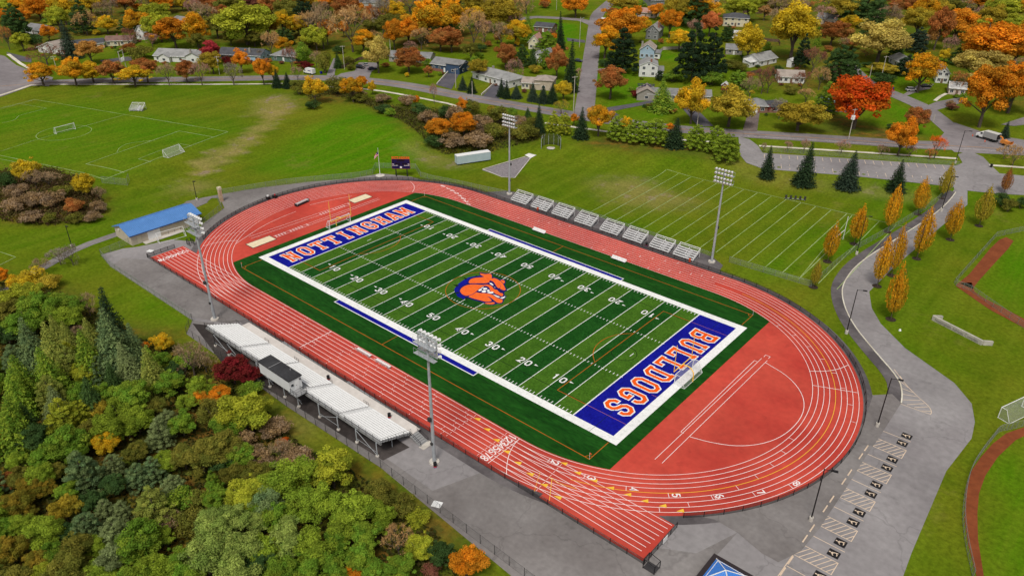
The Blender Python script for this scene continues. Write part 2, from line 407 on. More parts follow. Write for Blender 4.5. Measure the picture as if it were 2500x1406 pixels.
def sheet(name, label, m, polys, z=.05):
    mb = MB()
    for p in polys: drape(mb, p, z)
    return struct(mb.build(name, m), label)
def strip(mb, pts, w, z, step=3.0, sm=0):
    if sm: pts = smooth_line(pts, sm)
    if w <= 4.5: mb.ribbon(resample(pts, step), w, z, drape=True)
    else:   # wide roads: two lanes side by side so they follow the ground
        P = resample(pts, step); n = len(P); off = []
        for i in range(n):
            a = P[max(0,i-1)]; b = P[min(n-1,i+1)]; d = Vector((b[0]-a[0], b[1]-a[1])).normalized(); off.append(Vector((-d.y,d.x)))
        k = 4
        for j in range(k):
            o0 = -w/2+w*j/k; o1 = -w/2+w*(j+1)/k
            vs = []
            for o_ in (o0,o1):
                for p, q in zip(P, off): x, y = p[0]+q.x*o_, p[1]+q.y*o_; vs.append((x,y,h(x,y)+z))
            mb.add(vs, [(i, i+1, n+i+1, n+i) for i in range(n-1)])
    return mb
# ------------------------------------------------------------------ paved ground
apron = [(247,622),(300,607),(335,603),(420,585),(475,590),(520,640),(700,760),(1300,1120),(1700,1200),(1950,1000),(2060,880),(2131,965),(2176,962),(2198,975),(2190,930),(2120,855),(2065,785),(2042,730),(2045,690),(2090,635),(2190,577),(2280,520),(2318,482),(2330,462),(2362,462),(2362,500),(2290,560),(2180,655),(2122,712),(2128,752),(2150,790),(2210,850),(2330,935),(2372,985),(2380,1030),(2372,1070),(2310,1150),(2225,1350),(2150,1560),(1440,1560),(1280,1406),(930,1140),(700,990),(455,815),(470,782),(270,650)]
sheet('asphalt_apron', 'grey asphalt apron, plaza, car park and driveway around the lower track', MT['asphalt_lot'], [ats(apron)], .03)
worn = MB(); wz = .041
for pts in ([(470,782),(520,790),(720,985),(960,1130),(1130,1250),(1330,1406),(1420,1470),(1290,1440),(930,1142),(700,992),(458,815)], [(1290,1110),(1350,1180),(1560,1330),(1700,1350),(1800,1300),(1690,1420),(1300,1440),(1050,1200)],
            [(520,648),(640,770),(560,790),(470,775),(275,648),(300,630)]):
    drape(worn, ats(pts), wz); wz += .006
struct(worn.build('worn_asphalt', MT['asphalt']), 'older brownish asphalt in front of and below the grandstand')
w2 = MB(); wz = .062  # asphalt below the stand, its shade put into the dark colour
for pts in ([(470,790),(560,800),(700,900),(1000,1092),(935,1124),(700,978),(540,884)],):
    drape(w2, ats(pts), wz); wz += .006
struct(w2.build('stand_shade_asphalt', mat('stand_shade_asphalt', (.034,.027,.026), .9, (.085,.072,.07), .12, .45, .7, fine=(1.5,.2))), 'asphalt under the grandstand, coloured dark for the shade there')
sheet('brown_asphalt', 'older brown asphalt between the near bend and the wheel stops', MT['asphalt'], [ats([(2131,965),(2178,962),(2200,984),(2150,1062),(2110,1120),(2060,1200),(2000,1290),(1955,1345),(1900,1372),(1860,1350),(1800,1300),(1745,1268),(1690,1256),(1900,1215),(2040,1110),(2110,1030)])], .062)
west = [(480,570),(497,545),(548,508),(537,484),(517,484),(500,497),(470,505),(440,505),(455,492),(500,482),(545,474),(600,464),(690,452),(760,444),(860,436),(930,424),(1005,432),(1060,450),(900,480),(700,520),(560,600),(520,640),(475,598)]
sheet('asphalt_yard', 'asphalt beyond the far bend, by the storage building and scoreboard', MT['asphalt'], [ats(west)], .035)
sheet('bleacher_strip', 'dark asphalt strip under the row of small bleachers', MT['asphalt_dark'], [ats([(1180,470),(1238,466),(1300,476),(1480,535),(1740,628),(1765,648),(1752,668),(1700,672),(1480,590),(1200,500)])], .035)
mb = MB(); strip(mb, ats([(500,492),(455,512),(430,527),(300,567),(190,605),(120,645),(40,690),(-40,730)]), 3.0, .05, sm=1)
struct(mb.build('footpath', MT['asphalt']), 'grey asphalt footpath running behind the blue-roofed storage building')
# driveway edge: dark walkway, pale kerb
kerb = smooth_line(ats([(2333,470),(2326,480),(2285,522),(2195,580),(2097,640),(2056,692),(2056,735),(2080,790),(2130,852),(2195,925),(2203,960),(2200,985)]), 2)
side = []
for i, p in enumerate(kerb):
    a = kerb[max(0,i-1)]; b = kerb[min(len(kerb)-1,i+1)]; d = Vector((b[0]-a[0],b[1]-a[1])).normalized(); side.append((p[0]+d.y*1.35, p[1]-d.x*1.35))
mb = MB(); strip(mb, side, 2.4, .05); struct(mb.build('walkway', MT['asphalt_dark']), 'dark asphalt walkway along the curving driveway')
mb = MB(); kk = resample(kerb, 3)
for a, b in zip(kk, kk[1:]):
    d = Vector((b[0]-a[0], b[1]-a[1])).normalized(); n = Vector((-d.y,d.x))*.13
    z0, z1 = h(*a), h(*b)
    mb.add([(a[0]-n.x,a[1]-n.y,z0),(b[0]-n.x,b[1]-n.y,z1),(b[0]+n.x,b[1]+n.y,z1),(a[0]+n.x,a[1]+n.y,z0),(a[0]-n.x,a[1]-n.y,z0+.17),(b[0]-n.x,b[1]-n.y,z1+.17),(b[0]+n.x,b[1]+n.y,z1+.17),(a[0]+n.x,a[1]+n.y,z0+.17)],
           [(4,5,6,7),(0,1,5,4),(2,3,7,6)])
struct(mb.build('driveway_kerb', MT['concrete_walk']), 'pale concrete kerb between driveway and walkway')
# roads
mainr = ats([(-60,215),(0,212),(100,203),(256,197),(407,195),(614,192),(697,190),(800,191),(876,195),(950,203),(1004,211),(1132,236),(1260,258),(1342,272),(1450,290),(1560,304),(1675,318),(1829,328),(1937,334),(2090,344),(2218,353),(2330,357),(2420,362),(2560,376)])
mb = MB(); strip(mb, mainr, 9.5, .06, sm=1); road = struct(mb.build('main_road', MT['asphalt_road']), 'two-lane asphalt road crossing the whole view in front of the houses')
def offset_line(pts, o):
    out = []
    for i, p in enumerate(pts):
        a = pts[max(0,i-1)]; b = pts[min(len(pts)-1,i+1)]; d = Vector((b[0]-a[0],b[1]-a[1])).normalized(); out.append((p[0]-d.y*o, p[1]+d.x*o))
    return out
cl = resample(smooth_line(mainr,1), 3); mb = MB()
for o in (-.16,.16): mb.ribbon(offset_line(cl, o), .14, .10, drape=True)
mb.build('centre_line', MT['road_yellow'], road)
mb = MB(); seg = [p for p in cl if 40 < p[0] < 125]
mb.ribbon(offset_line(seg, -2.9), .14, .10, drape=True); mb.build('edge_line', MT['paint_white'], road)
mb = MB(); strip(mb, ats([(1424,285),(1428,262),(1433,225),(1438,180),(1443,140),(1449,95),(1453,60),(1458,35),(1475,20),(1510,-10)]), 8.2, .075, sm=1)
strip(mb, ats([(1452,62),(1425,50),(1390,47),(1345,44),(1300,42),(1270,50)]), 7, .07, sm=1)
struct(mb.build('side_street', MT['asphalt_road']), 'side street climbing between the houses to a junction')
mb = MB(); strip(mb, ats([(2360,352),(2310,305),(2255,262),(2205,240),(2160,222),(2120,205),(2092,182),(2070,160)]), 8.0, .075, sm=1)
drape(mb, ats([(2290,340),(2330,300),(2420,330),(2500,342),(2600,350),(2600,385),(2330,372)]), .07)
struct(mb.build('back_street', MT['asphalt_road']), 'street running back past the red maple on the right')
mb = MB(); drape(mb, ats([(-60,120),(12,138),(40,160),(80,176),(130,190),(120,212),(85,208),(0,238),(-80,262)]), .08)
struct(mb.build('junction', MT['asphalt_road']), 'wide asphalt junction at the far left')
C3 = (1240,0,.256); B2 = (620,0,.256); D4 = (1860,0,.256); A1 = (0,0,.256)
mb = MB()
for cp, pts in ((B2,[(780,735),(830,705),(960,680),(1000,600),(1180,600),(1195,630),(1120,690),(1100,745)]), (B2,[(690,735),(700,700),(760,560),(800,560),(770,700),(770,740)])):
    drape(mb, crop(*cp, pts), .085)
drape(mb, crop(*D4, [(1340,910),(1480,820),(1640,805),(1600,850),(1500,870),(1360,925)]), .085)
drape(mb, crop(*D4, [(1580,1010),(1660,975),(1890,930),(1960,925),(1900,985),(1680,1050),(1640,1060)]), .085)
drape(mb, crop(*D4, [(2280,1190),(2500,1120),(2620,1120),(2620,1180),(2400,1205)]), .085)
drape(mb, crop(*C3, [(830,660),(930,655),(930,680),(830,685)]), .085)
struct(mb.build('grey_driveway', MT['asphalt_road']), 'grey asphalt drives of the houses along the streets')
mb = MB()
for cp, pts in ((B2,[(1735,812),(1850,705),(1960,700),(1930,760),(1885,855)]), (B2,[(2180,918),(2285,812),(2400,830),(2335,945)]),
                (C3,[(945,1030),(1380,960),(1400,985),(1110,1040),(1000,1065),(1060,1100),(1050,1120),(960,1110)]), (C3,[(1700,1000),(1745,985),(1960,1205),(1820,1215),(1640,1010)]), (A1,[(60,500),(300,560),(300,600),(120,580)]), (A1,[(950,580),(1250,540),(1260,580),(1000,610)]), (C3,[(560,365),(735,388),(735,412),(570,395)])):
    drape(mb, crop(*cp, pts), .09)
struct(mb.build('dark_driveway', MT['drive_dark']), 'freshly sealed dark drives of the houses')
sheet('brown_driveway', 'brown drive in front of the garage with the white door', MT['drive_brown'], [crop(*C3, [(2238,1250),(2290,1080),(2400,1080),(2375,1258)])], .09)
# school car park by the road
lot = [(1803,334),(1830,341),(1850,356),(1862,374),(2080,388),(2334,405),(2350,398),(2338,378),(2365,368),(2400,384),(2420,405),(2440,424),(2560,436),(2560,480),(2440,474),(2362,466),(2330,464),(2328,457),(2090,431),(1862,413),(1822,398),(1806,378)]
lp = sheet('parking_lot', 'pale grey school car park with faded stall lines beyond the spruces', MT['asphalt_lot'], [ats(lot)], .075)
mb = MB()
up0, up1 = at2(1866,377), at2(2300,404); lo0, lo1 = at2(1866,409), at2(2322,448)
for i in range(22):
    t = i/21
    for a, b, s in ((up0,up1,-1),(lo0,lo1,1)):
        x, y = a[0]+(b[0]-a[0])*t, a[1]+(b[1]-a[1])*t
        mb.ribbon([(x,y),(x-s*.4285*3.9,y+s*.9034*3.9)], .16, .10, drape=True)
mb.build('stall_line', MT['paint_cream'], lp)
# sidewalks
mb = MB()
for pts in ([(-60,252),(0,234),(40,221),(75,209),(110,207),(300,207),(500,207),(640,206),(690,205)], [(795,212),(870,216),(930,223),(1040,243),(1090,253),(1150,270)], [(1330,301),(1400,311),(1480,322),(1580,334),(1660,342),(1750,348)],
            [(1853,357),(2000,366),(2170,377),(2336,388)], [(2416,404),(2500,410),(2580,416)], [(20,133),(50,156),(75,170)], [(0+2400*.256,1085*.256),(690,280)][:0]):
    if pts: strip(mb, ats(pts), 1.7, .115)
strip(mb, crop(*D4, [(1650,965),(1700,925),(1760,895)]), 1.5, .12)
strip(mb, crop(*D4, [(1850,890),(1910,925)]), 1.2, .12)
struct(mb.build('pavement', MT['concrete_walk']), 'pale concrete pavements along the road')
# bare earth, ball fields, throwing sector
mb = MB()
drape(mb, crop(1860,340,.256, [(2330,935),(2265,960),(2180,1040),(2090,1150),(1975,1290),(1875,1372),(2010,1430),(2060,1360),(2145,1265),(2245,1155),(2350,1045),(2400,970)]), .05)
drape(mb, crop(1860,690,.256, [(1868,5),(2000,0),(2030,90),(2120,150),(2300,240),(2500,345),(2700,450),(2700,565),(2500,432),(2190,268),(2070,188),(1850,34)]), .05)
drape(mb, crop(1860,1046,.256, [(2640,-60),(2330,45),(2200,145),(2090,270),(2000,400),(1945,560),(1930,850),(1965,1100),(2050,1420),(2120,1430),(2060,1050),(2055,800),(2070,620),(2130,450),(2250,270),(2420,110),(2660,0)]), .05)
struct(mb.build('infield_dirt', MT['infield']), 'red-brown clay warning tracks of the two ball fields on the right')
sect = MB(); drape(sect, crop(1240,340,.256, [(0,215),(165,170),(215,180),(65,368),(-60,360),(-250,295),(-230,285)]), .05)
ds = struct(sect.build('throwing_sector', MT['gravel']), 'grey gravel shot-put sector beside the far light tower')
e = MB(); e.ribbon(crop(1240,340,.256, [(165,168),(-240,287),(-60,362),(65,370),(215,182)]), .28, .09, drape=True); e.build('sector_edge', MT['concrete_walk'], ds)
e = MB(); drape(e, crop(1240,340,.256, [(160,155),(200,138),(272,155),(215,185)]), .12); e.build('throwing_pad', mat('pad_white', (.72,.70,.68), .8, obj=True), ds)
# ------------------------------------------------------------------ running track
XL, XR, YC, RI = 2.5, 88.9, FW/2, 36.15
LANE = 1.067
def oval(r, n=72):
    out = []
    for i in range(n+1):
        a = -math.pi/2+math.pi*i/n; out.append((XR+r*math.cos(a), YC+r*math.sin(a)))
    for i in range(n+1):
        a = math.pi/2+math.pi*i/n; out.append((XL+r*math.cos(a), YC+r*math.sin(a)))
    return out
def arc_pts(r, a0, a1, cx, n=24): return [(cx+r*math.cos(a0+(a1-a0)*i/n), YC+r*math.sin(a0+(a1-a0)*i/n)) for i in range(n+1)]
YO = YC-RI-8*LANE            # outermost line of the near straight
mb = MB(); mb.flat(oval(RI+8*LANE+.75), .07)
mb.flat([(119.9,YO-.45),(119.9,-11.4),(100,-11.4),(100,YO-.45)], .066); mb.flat([(-32.4,YO-.45),(0,YO-.45),(0,-11.4),(-32.4,-11.4)], .066)
track = struct(mb.build('running_track', MT['track']), 'red eight-lane running track with two sprint chutes')
mb = MB(); mb.flat(oval(RI+8*LANE+2.6), .05); struct(mb.build('track_apron', MT['asphalt_dark']), 'dark asphalt rim just outside the track')
LW = .095
mb = MB()
for k in range(9):
    if k == 4: # one bend line is yellow
        mb.ribbon(arc_pts(RI+k*LANE, math.pi/2, math.pi*1.5, XL, 72)+[(98,YC-RI-k*LANE)], LW, .085)
        mb.ribbon([(XR-2,YC+RI+k*LANE),(0,YC+RI+k*LANE)], LW, .085)
    else: mb.ribbon(oval(RI+k*LANE), LW, .085, closed=True)
    y = YC-RI-k*LANE
    mb.ribbon([(86.5 if k else 97,y),(119.6-.12*k,y)], LW, .0895); mb.ribbon([(-31.8,y),(4,y)], LW, .0895)
mb.ribbon([(33.2,YC-RI),(33.2,YO)], LW*1.4, .094)                 # common finish
mb.ribbon([(88.2,YC-RI),(88.2,YO)], LW*1.2, .094)
mb.ribbon([(88.2+4.3*(i/14)**1.8, YC-RI-8*LANE*i/14) for i in range(15)], LW*1.1, .098)   # waterfall start
for i in range(8):                                               # dashed break lines
    y = YC-RI-(i+.5)*LANE; mb.ribbon([(85.4,y-.28),(85.4,y+.28)], LW*.7, .094); mb.ribbon([(98+.1*i,y-.28),(98+.1*i,y+.28)], LW*.7, .094)
    mb.ribbon([(77.6,y-.2),(77.6,y+.2)], LW*.7, .094)
for a, cx, off in ((math.radians(32),XR,0),(math.radians(24),XR,.5),(math.radians(118),XL,0),(math.radians(222),XL,0)):
    mb.ribbon([(cx+(RI+8*LANE*i/10)*math.cos(a+.004*i*i*(.2 if off == 0 else 0)), YC+(RI+8*LANE*i/10)*math.sin(a+.004*i*i*(.2 if off == 0 else 0))) for i in range(11)], LW*1.2, .094)
for k in range(8):                                               # staggered marks
    for a, cx in ((math.radians(60-7*k),XR),(math.radians(-6-6.5*k),XR),(math.radians(98-3*k),XL),(math.radians(212+1.2*k),XL)):
        mb.ribbon([(cx+(RI+k*LANE)*math.cos(a), YC+(RI+k*LANE)*math.sin(a)), (cx+(RI+(k+1)*LANE)*math.cos(a), YC+(RI+(k+1)*LANE)*math.sin(a))], LW*.8, .0935)
    for x in np.arange(16+.9*(k%3), 84, 8.5):                  # hurdle ticks on the straights
        y = YC-RI-(k+.5)*LANE
        for yy in (y-LANE*.5+.2, y+LANE*.5-.2): mb.ribbon([(x,yy-.14),(x,yy+.14)], LW*.9, .0935)
    for x in (18+3*k, 52+3.2*k, 70+2.5*k): mb.ribbon([(x,YC+RI+k*LANE),(x,YC+RI+(k+1)*LANE)], LW, .0935)
mb.build('lane_line', MT['paint_white'], track)
mb = MB()
mb.ribbon(arc_pts(RI+4*LANE, math.radians(-72), math.radians(82), XR, 64), LW*1.1, .092)
mb.ribbon([(98.3,YC-RI-3.9*LANE),(100.2,YC-RI-4.1*LANE),(103.5,YC-RI-3.2*LANE)], LW, .0985)
mb.ribbon([(98.9,YC-RI-3.9*LANE),(101.8,YC-RI-8*LANE)], LW, .0965)
mb.ribbon([(96.4,YC-RI-4*LANE),(98.6,YC-RI-8*LANE)], LW*.6, .0965)
TRI = [(78.5,-12.6),(81.9,-13.6),(85.2,-14.7),(88.6,-15.8),(92,-16.7),(95.4,-17.4),(98.8,-17.9),(102.3,-18.6),(98.2,-11.6),(101.4,-11.9),(104.6,-11.6),(107.7,-11.2),(110.7,-10.6),(113.6,-10),(116.4,-9),(119.1,-8.1)]
for i, (x,y) in enumerate(TRI):
    if i < 8: mb.flat([(x-.7,y-.36),(x+.7,y-.36),(x+.5,y+.5)], .099)
    else:
        a = math.atan2(y-YC, x-XR) if x > XR else -math.pi/2
        t = Vector((-math.sin(a),math.cos(a))); n = Vector((math.cos(a),math.sin(a))); c = Vector((x,y))
        mb.flat([tuple(c-t*.75+n*.1), tuple(c+t*.5+n*.42), tuple(c+t*.5-n*.42)], .099)
mb.build('exchange_mark', MT['paint_yellow'], track)
# --- runways, arcs and sand pits inside the bends
mb = MB()
for pts in ([(110.1,41.4),(109.55,-.4)], [(111.35,41.4),(111.0,-.4)], [(109.3,39.6),(109.25,9.1),(109.9,9.1)], [(109.3,39.6),(110.1,39.6)], [(110.2,42.2),(110.2,43.1),(111.2,43.1),(111.2,42.2)]): mb.ribbon(pts, LW, .0855)
mb.ribbon(smooth_line([(111.2,9.0),(115,10.1),(119.2,12.4),(122.6,16.6),(124.3,22),(124.3,29),(122.0,34.6),(117.3,38.8),(111.3,40.4)],2), LW*1.2, .0885)
for pts in ([(-23.4,1.2),(-21.0,45.6)][:0], [(-24.2,3.6),(-22.6,37.6)], [(-22.7,3.4),(-21.2,36.8)], [(-19.3,8.2),(-18.7,45.9)], [(-18.1,8.4),(-17.7,45.8)]):
    if pts: mb.ribbon(pts, LW, .0855)
for r0 in range(2):
    x0 = -21.9 if r0 else -18.75; ys = (26.4,37) if r0 else (8.8,19.6)
    for j, y in enumerate(np.arange(ys[0], ys[1], .95)):
        if j % 6 == 4: continue
        mb.ribbon([(x0-.62,y),(x0+.62,y+.02)], .2, .0895)
mb.ribbon(smooth_line([(-22.8,-1.5),(-25.3,4.5),(-27.6,10.4),(-28.9,17),(-29.2,22.7)],2), LW*1.1, .0925)
mb.ribbon(smooth_line([(-30.2,28.5),(-29.0,34),(-26.3,41.5)],2), LW*1.1, .0925)
mb.build('runway_line', MT['paint_white'], track)
for p in ([(-20.5,.2),(-20.4,7.8),(-16.9,7.8),(-16.8,.2)], [(-24.5,38.5),(-24.4,45.5),(-20.8,45.4),(-20.9,38.3)]):
    cx = sum(a for a,b in p)/4; cyy = sum(b for a,b in p)/4
    pit = thing('sand_pit', 'pale sand long-jump pit '+('nearest the sprint chute' if cyy < 10 else 'beyond the goal posts, near the far bend'), 'sand pit', (cx,cyy,.07), group='long-jump pits')
    q = [(a-cx,b-cyy) for a,b in p]
    mb = MB()
    for i in range(4):
        a = q[i]; b = q[(i+1)%4]; mb.prism([a,b,(b[0]*.93,b[1]*.96),(a[0]*.93,a[1]*.96)] if 1 else 0, 0, .10)
    mb.build('kerb', MT['steel_dark'], pit); mb = MB(); mb.flat([(a*.945,b*.97) for a,b in q], .07); mb.build('sand', MT['sand'], pit)
# ------------------------------------------------------------------ lettering: bold strokes laid flat
def strokes(mb, lines, fx, w, z, ext=0, closed_flags=None):
    for i, ln in enumerate(lines):
        cl = ln[0] == ln[-1]; P = [fx(*p) for p in (ln[:-1] if cl else ln)]
        if not cl and ext:
            for e0, e1, k in ((0,1,0),(-1,-2,-1)):
                d = (Vector(P[e0])-Vector(P[e1])).normalized(); P[k] = tuple(Vector(P[e0])+d*ext)
        mb.ribbon(P, w, z+i*.0012, closed=cl)
# slab-serif capitals on a 4 x 6 grid
OCT = [(.6,1.2),(.6,4.8),(1.4,5.7),(2.6,5.7),(3.4,4.8),(3.4,1.2),(2.6,.3),(1.4,.3),(.6,1.2)]
SLAB = {
 'N': [[(.75,0),(.75,6)],[(.75,5.4),(3.25,.6)],[(3.25,0),(3.25,6)],[(0,.35),(1.5,.35)],[(0,5.65),(1.0,5.65)],[(2.5,5.65),(4,5.65)]],
 'O': [OCT],
 'T': [[(2,.3),(2,5.6)],[(0,5.55),(4,5.55)],[(.35,4.3),(.35,5.9)],[(3.65,4.3),(3.65,5.9)],[(1.0,.35),(3.0,.35)]],
 'I': [[(2,.3),(2,5.7)],[(1,.35),(3,.35)],[(1,5.65),(3,5.65)]],
 'G': [[(3.4,4.1),(3.4,4.8),(2.6,5.7),(1.4,5.7),(.6,4.8),(.6,1.2),(1.4,.3),(2.6,.3),(3.4,1.2),(3.4,2.6),(2.0,2.6)]],
 'H': [[(.75,0),(.75,6)],[(3.25,0),(3.25,6)],[(.75,3),(3.25,3)],[(0,.35),(1.5,.35)],[(0,5.65),(1.5,5.65)],[(2.5,.35),(4,.35)],[(2.5,5.65),(4,5.65)]],
 'A': [[(.6,.2),(1.75,5.7),(2.25,5.7),(3.4,.2)],[(1.2,2.1),(2.8,2.1)],[(-.1,.35),(1.4,.35)],[(2.6,.35),(4.1,.35)]],
 'M': [[(.5,0),(.5,6)],[(.5,5.5),(2,2.0),(3.5,5.5)],[(3.5,0),(3.5,6)],[(-.2,.35),(1.2,.35)],[(-.2,5.65),(.9,5.65)],[(2.8,.35),(4.2,.35)],[(3.1,5.65),(4.2,5.65)]],
 'B': [[(.7,.3),(.7,5.7)],[(0,5.7),(2.7,5.7),(3.3,5.0),(3.3,3.8),(2.7,3.1),(.9,3.1)],[(2.7,3.05),(3.4,2.4),(3.4,1.0),(2.7,.3),(0,.3)]],
 'U': [[(.7,5.8),(.7,1.2),(1.5,.3),(2.5,.3),(3.3,1.2),(3.3,5.8)],[(0,5.65),(1.5,5.65)],[(2.5,5.65),(4,5.65)]],
 'L': [[(1,5.8),(1,.3),(3.6,.3),(3.6,1.9)],[(.2,5.65),(2,5.65)],[(.2,.3),(1,.3)]],
 'D': [[(.8,.3),(.8,5.7)],[(0,5.7),(2.5,5.7),(3.4,4.8),(3.4,1.2),(2.5,.3),(0,.3)]],
 'S': [[(3.4,4.1),(3.4,4.9),(2.6,5.7),(1.4,5.7),(.6,4.9),(.6,3.9),(1.3,3.2),(2.7,2.8),(3.4,2.1),(3.4,1.1),(2.6,.3),(1.4,.3),(.6,1.1),(.6,1.9)]],
}
PLAIN = {
 '0': [[(.5,1.5),(.5,4.5),(1.2,5.6),(2.8,5.6),(3.5,4.5),(3.5,1.5),(2.8,.4),(1.2,.4),(.5,1.5)]],
 '1': [[(.9,4.6),(2.1,5.7),(2.1,.2)]],
 '2': [[(.5,4.3),(1.2,5.6),(2.8,5.6),(3.5,4.5),(3.2,3.2),(.6,.45),(3.6,.45)]],
 '3': [[(.5,4.6),(1.3,5.6),(2.7,5.6),(3.4,4.7),(3.2,3.6),(2.0,3.1)],[(2.0,3.05),(3.2,2.6),(3.5,1.5),(2.7,.4),(1.3,.4),(.5,1.4)]],
 '4': [[(2.8,.2),(2.8,5.6),(.4,2.0),(3.7,2.0)]],
 '5': [[(3.4,5.5),(.9,5.5),(.7,3.3),(2.4,3.6),(3.4,2.6),(3.3,1.4),(2.4,.4),(1.2,.4),(.4,1.3)]],
 '6': [[(3.2,5.3),(2.0,5.6),(.9,4.4),(.5,1.7),(1.3,.4),(2.7,.4),(3.5,1.6),(2.8,3.0),(1.3,3.0),(.6,2.2)]],
 '7': [[(.5,5.5),(3.5,5.5),(1.7,.2)]],
 '8': [[(2,3.1),(1,3.6),(.7,4.6),(1.4,5.6),(2.6,5.6),(3.3,4.6),(3,3.6),(2,3.1)],[(2,3.05),(.8,2.4),(.5,1.4),(1.3,.4),(2.7,.4),(3.5,1.4),(3.2,2.4),(2,3.05)]],
}
def word(mb, txt, font, origin, dx, dy, adv, w, z, ext=0, sx=1, sy=1, shear=0):
    """origin of the first glyph, dx = reading direction, dy = up direction (unit vectors)"""
    for i, ch in enumerate(txt):
        if ch not in font: continue
        bx = origin[0]+dx[0]*adv*i; by = origin[1]+dx[1]*adv*i
        fx = lambda a, b: (bx+dx[0]*(a*sx+shear*b*sy)+dy[0]*b*sy, by+dx[1]*(a*sx+shear*b*sy)+dy[1]*b*sy)
        strokes(mb, font[ch], fx, w, z, ext)
mb = MB()
for i, x in enumerate('12345678'):
    y = YC-RI-(i+.5)*LANE
    word(mb, x, PLAIN, (86.0,y+.45), (0,-1), (1,0), 1, .22, .10, sx=.22, sy=.29)
    word(mb, x, PLAIN, (-29.6,y+.45), (0,-1), (1,0), 1, .26, .10, sx=.22, sy=.24)
for k, ch in enumerate('2345678'):
    i = k+1; a = math.radians([-78,-67.5,-57,-47.2,-37.5,-28,-19][k])
    c = Vector((XR+(RI+(i+.5)*LANE)*math.cos(a), YC+(RI+(i+.5)*LANE)*math.sin(a))); t = (-math.sin(a), math.cos(a)); n = (math.cos(a), math.sin(a))
    up = t; rd = n
    o = c-Vector(rd)*.42-Vector(up)*.6
    word(mb, ch, PLAIN, tuple(o), rd, up, 1, .22, .10, sx=.21, sy=.24)
    for da in (-.028,): mb.ribbon([(XR+(RI+i*LANE)*math.cos(a+da), YC+(RI+i*LANE)*math.sin(a+da)), (XR+(RI+(i+1)*LANE)*math.cos(a+da), YC+(RI+(i+1)*LANE)*math.sin(a+da))], LW, .0945)
for k in range(8):
    a = math.radians(108-3.2*k); c = Vector((XL+(RI+(7.5-k)*LANE)*math.cos(a), YC+(RI+(7.5-k)*LANE)*math.sin(a)))
    word(mb, str(8-k), PLAIN, (c.x-.6,c.y+.4), (0,-1), (1,0), 1, .26, .10, sx=.2, sy=.3)
mb.build('lane_number', MT['paint_white'], track)
# ------------------------------------------------------------------ artificial turf field
xl, xr = -13.45, 105.05
rin = RI-.25
def yedge(x):
    dx = max(0, XL-x, x-XR); return math.sqrt(max(0, rin*rin-dx*dx))
edge = []
for i in range(121):
    x = xl+(xr-xl)*i/120; edge.append((x, YC-yedge(x)))
for i in range(121):
    x = xr-(xr-xl)*i/120; edge.append((x, YC+yedge(x)))
mb = MB(); mb.flat(edge, .10); field = struct(mb.build('football_field', MT['turf']), 'green artificial-turf football field inside the running track')
ma = MB(); ml = MB()
for i in range(20):
    light = (i % 2 == 0) if i < 10 else (i % 2 == 1)
    (ml if light else ma).flat([(i*5*YD,0),((i+1)*5*YD,0),((i+1)*5*YD,FW),(i*5*YD,FW)], .108)
ma.build('dark_stripe', MT['turf_dark'], field); ml.build('light_stripe', MT['turf_light'], field)
BW = 1.83; L1 = 110*YD; L0 = -10*YD
mb = MB()
mb.flat([(L0-BW,-BW),(L1+BW,-BW),(L1+BW,0),(L0-BW,0)], .112); mb.flat([(L0-BW,FW),(L1+BW,FW),(L1+BW,FW+BW),(L0-BW,FW+BW)], .112)
mb.flat([(L0-BW,0),(L0,0),(L0,FW),(L0-BW,FW)], .112); mb.flat([(L1,0),(L1+BW,0),(L1+BW,FW),(L1,FW)], .112)
mb.build('white_border', MT['turf_white'], field)
mb = MB()
for x0, x1 in ((L0,0),(100*YD,L1)): mb.flat([(x0,0),(x1,0),(x1,FW),(x0,FW)], .112)
for y0, y1 in ((-BW-1.35,-BW),(FW+BW,FW+BW+1.2)): mb.flat([(23.2,y0),(68.4,y0),(68.4,y1),(23.2,y1)], .112)
mb.build('blue_zone', MT['turf_blue'], field)
mb = MB()
for y, s in ((-BW-1.35,-1),(FW+BW+1.2,1)):
    mb.ribbon([(23.1,y-s*1.3),(23.1,y),(68.5,y),(68.5,y-s*1.3)], .22, .116)
for i in range(21): mb.ribbon([(i*5*YD,0),(i*5*YD,FW)], .15 if 0 < i < 20 else .26, .116)
for i in range(101):
    if i % 5 == 0: continue
    x = i*YD
    for y0, y1 in ((.15,.85),(FW-.85,FW-.15),(53.33*YD/3-.3,53.33*YD/3+.3),(2*FW/3-.3,2*FW/3+.3)): mb.ribbon([(x,y0),(x,y1)], .15, .116)
for i in range(0,101,5):
    for y in (FW/3, 2*FW/3): mb.ribbon([(i*YD-.32,y),(i*YD+.32,y)], .15, .121)
for x in (3*YD, 97*YD): mb.ribbon([(x,FW/2-.75),(x,FW/2+.75)], .16, .116)
mb.build('yard_line', MT['turf_white'], field)
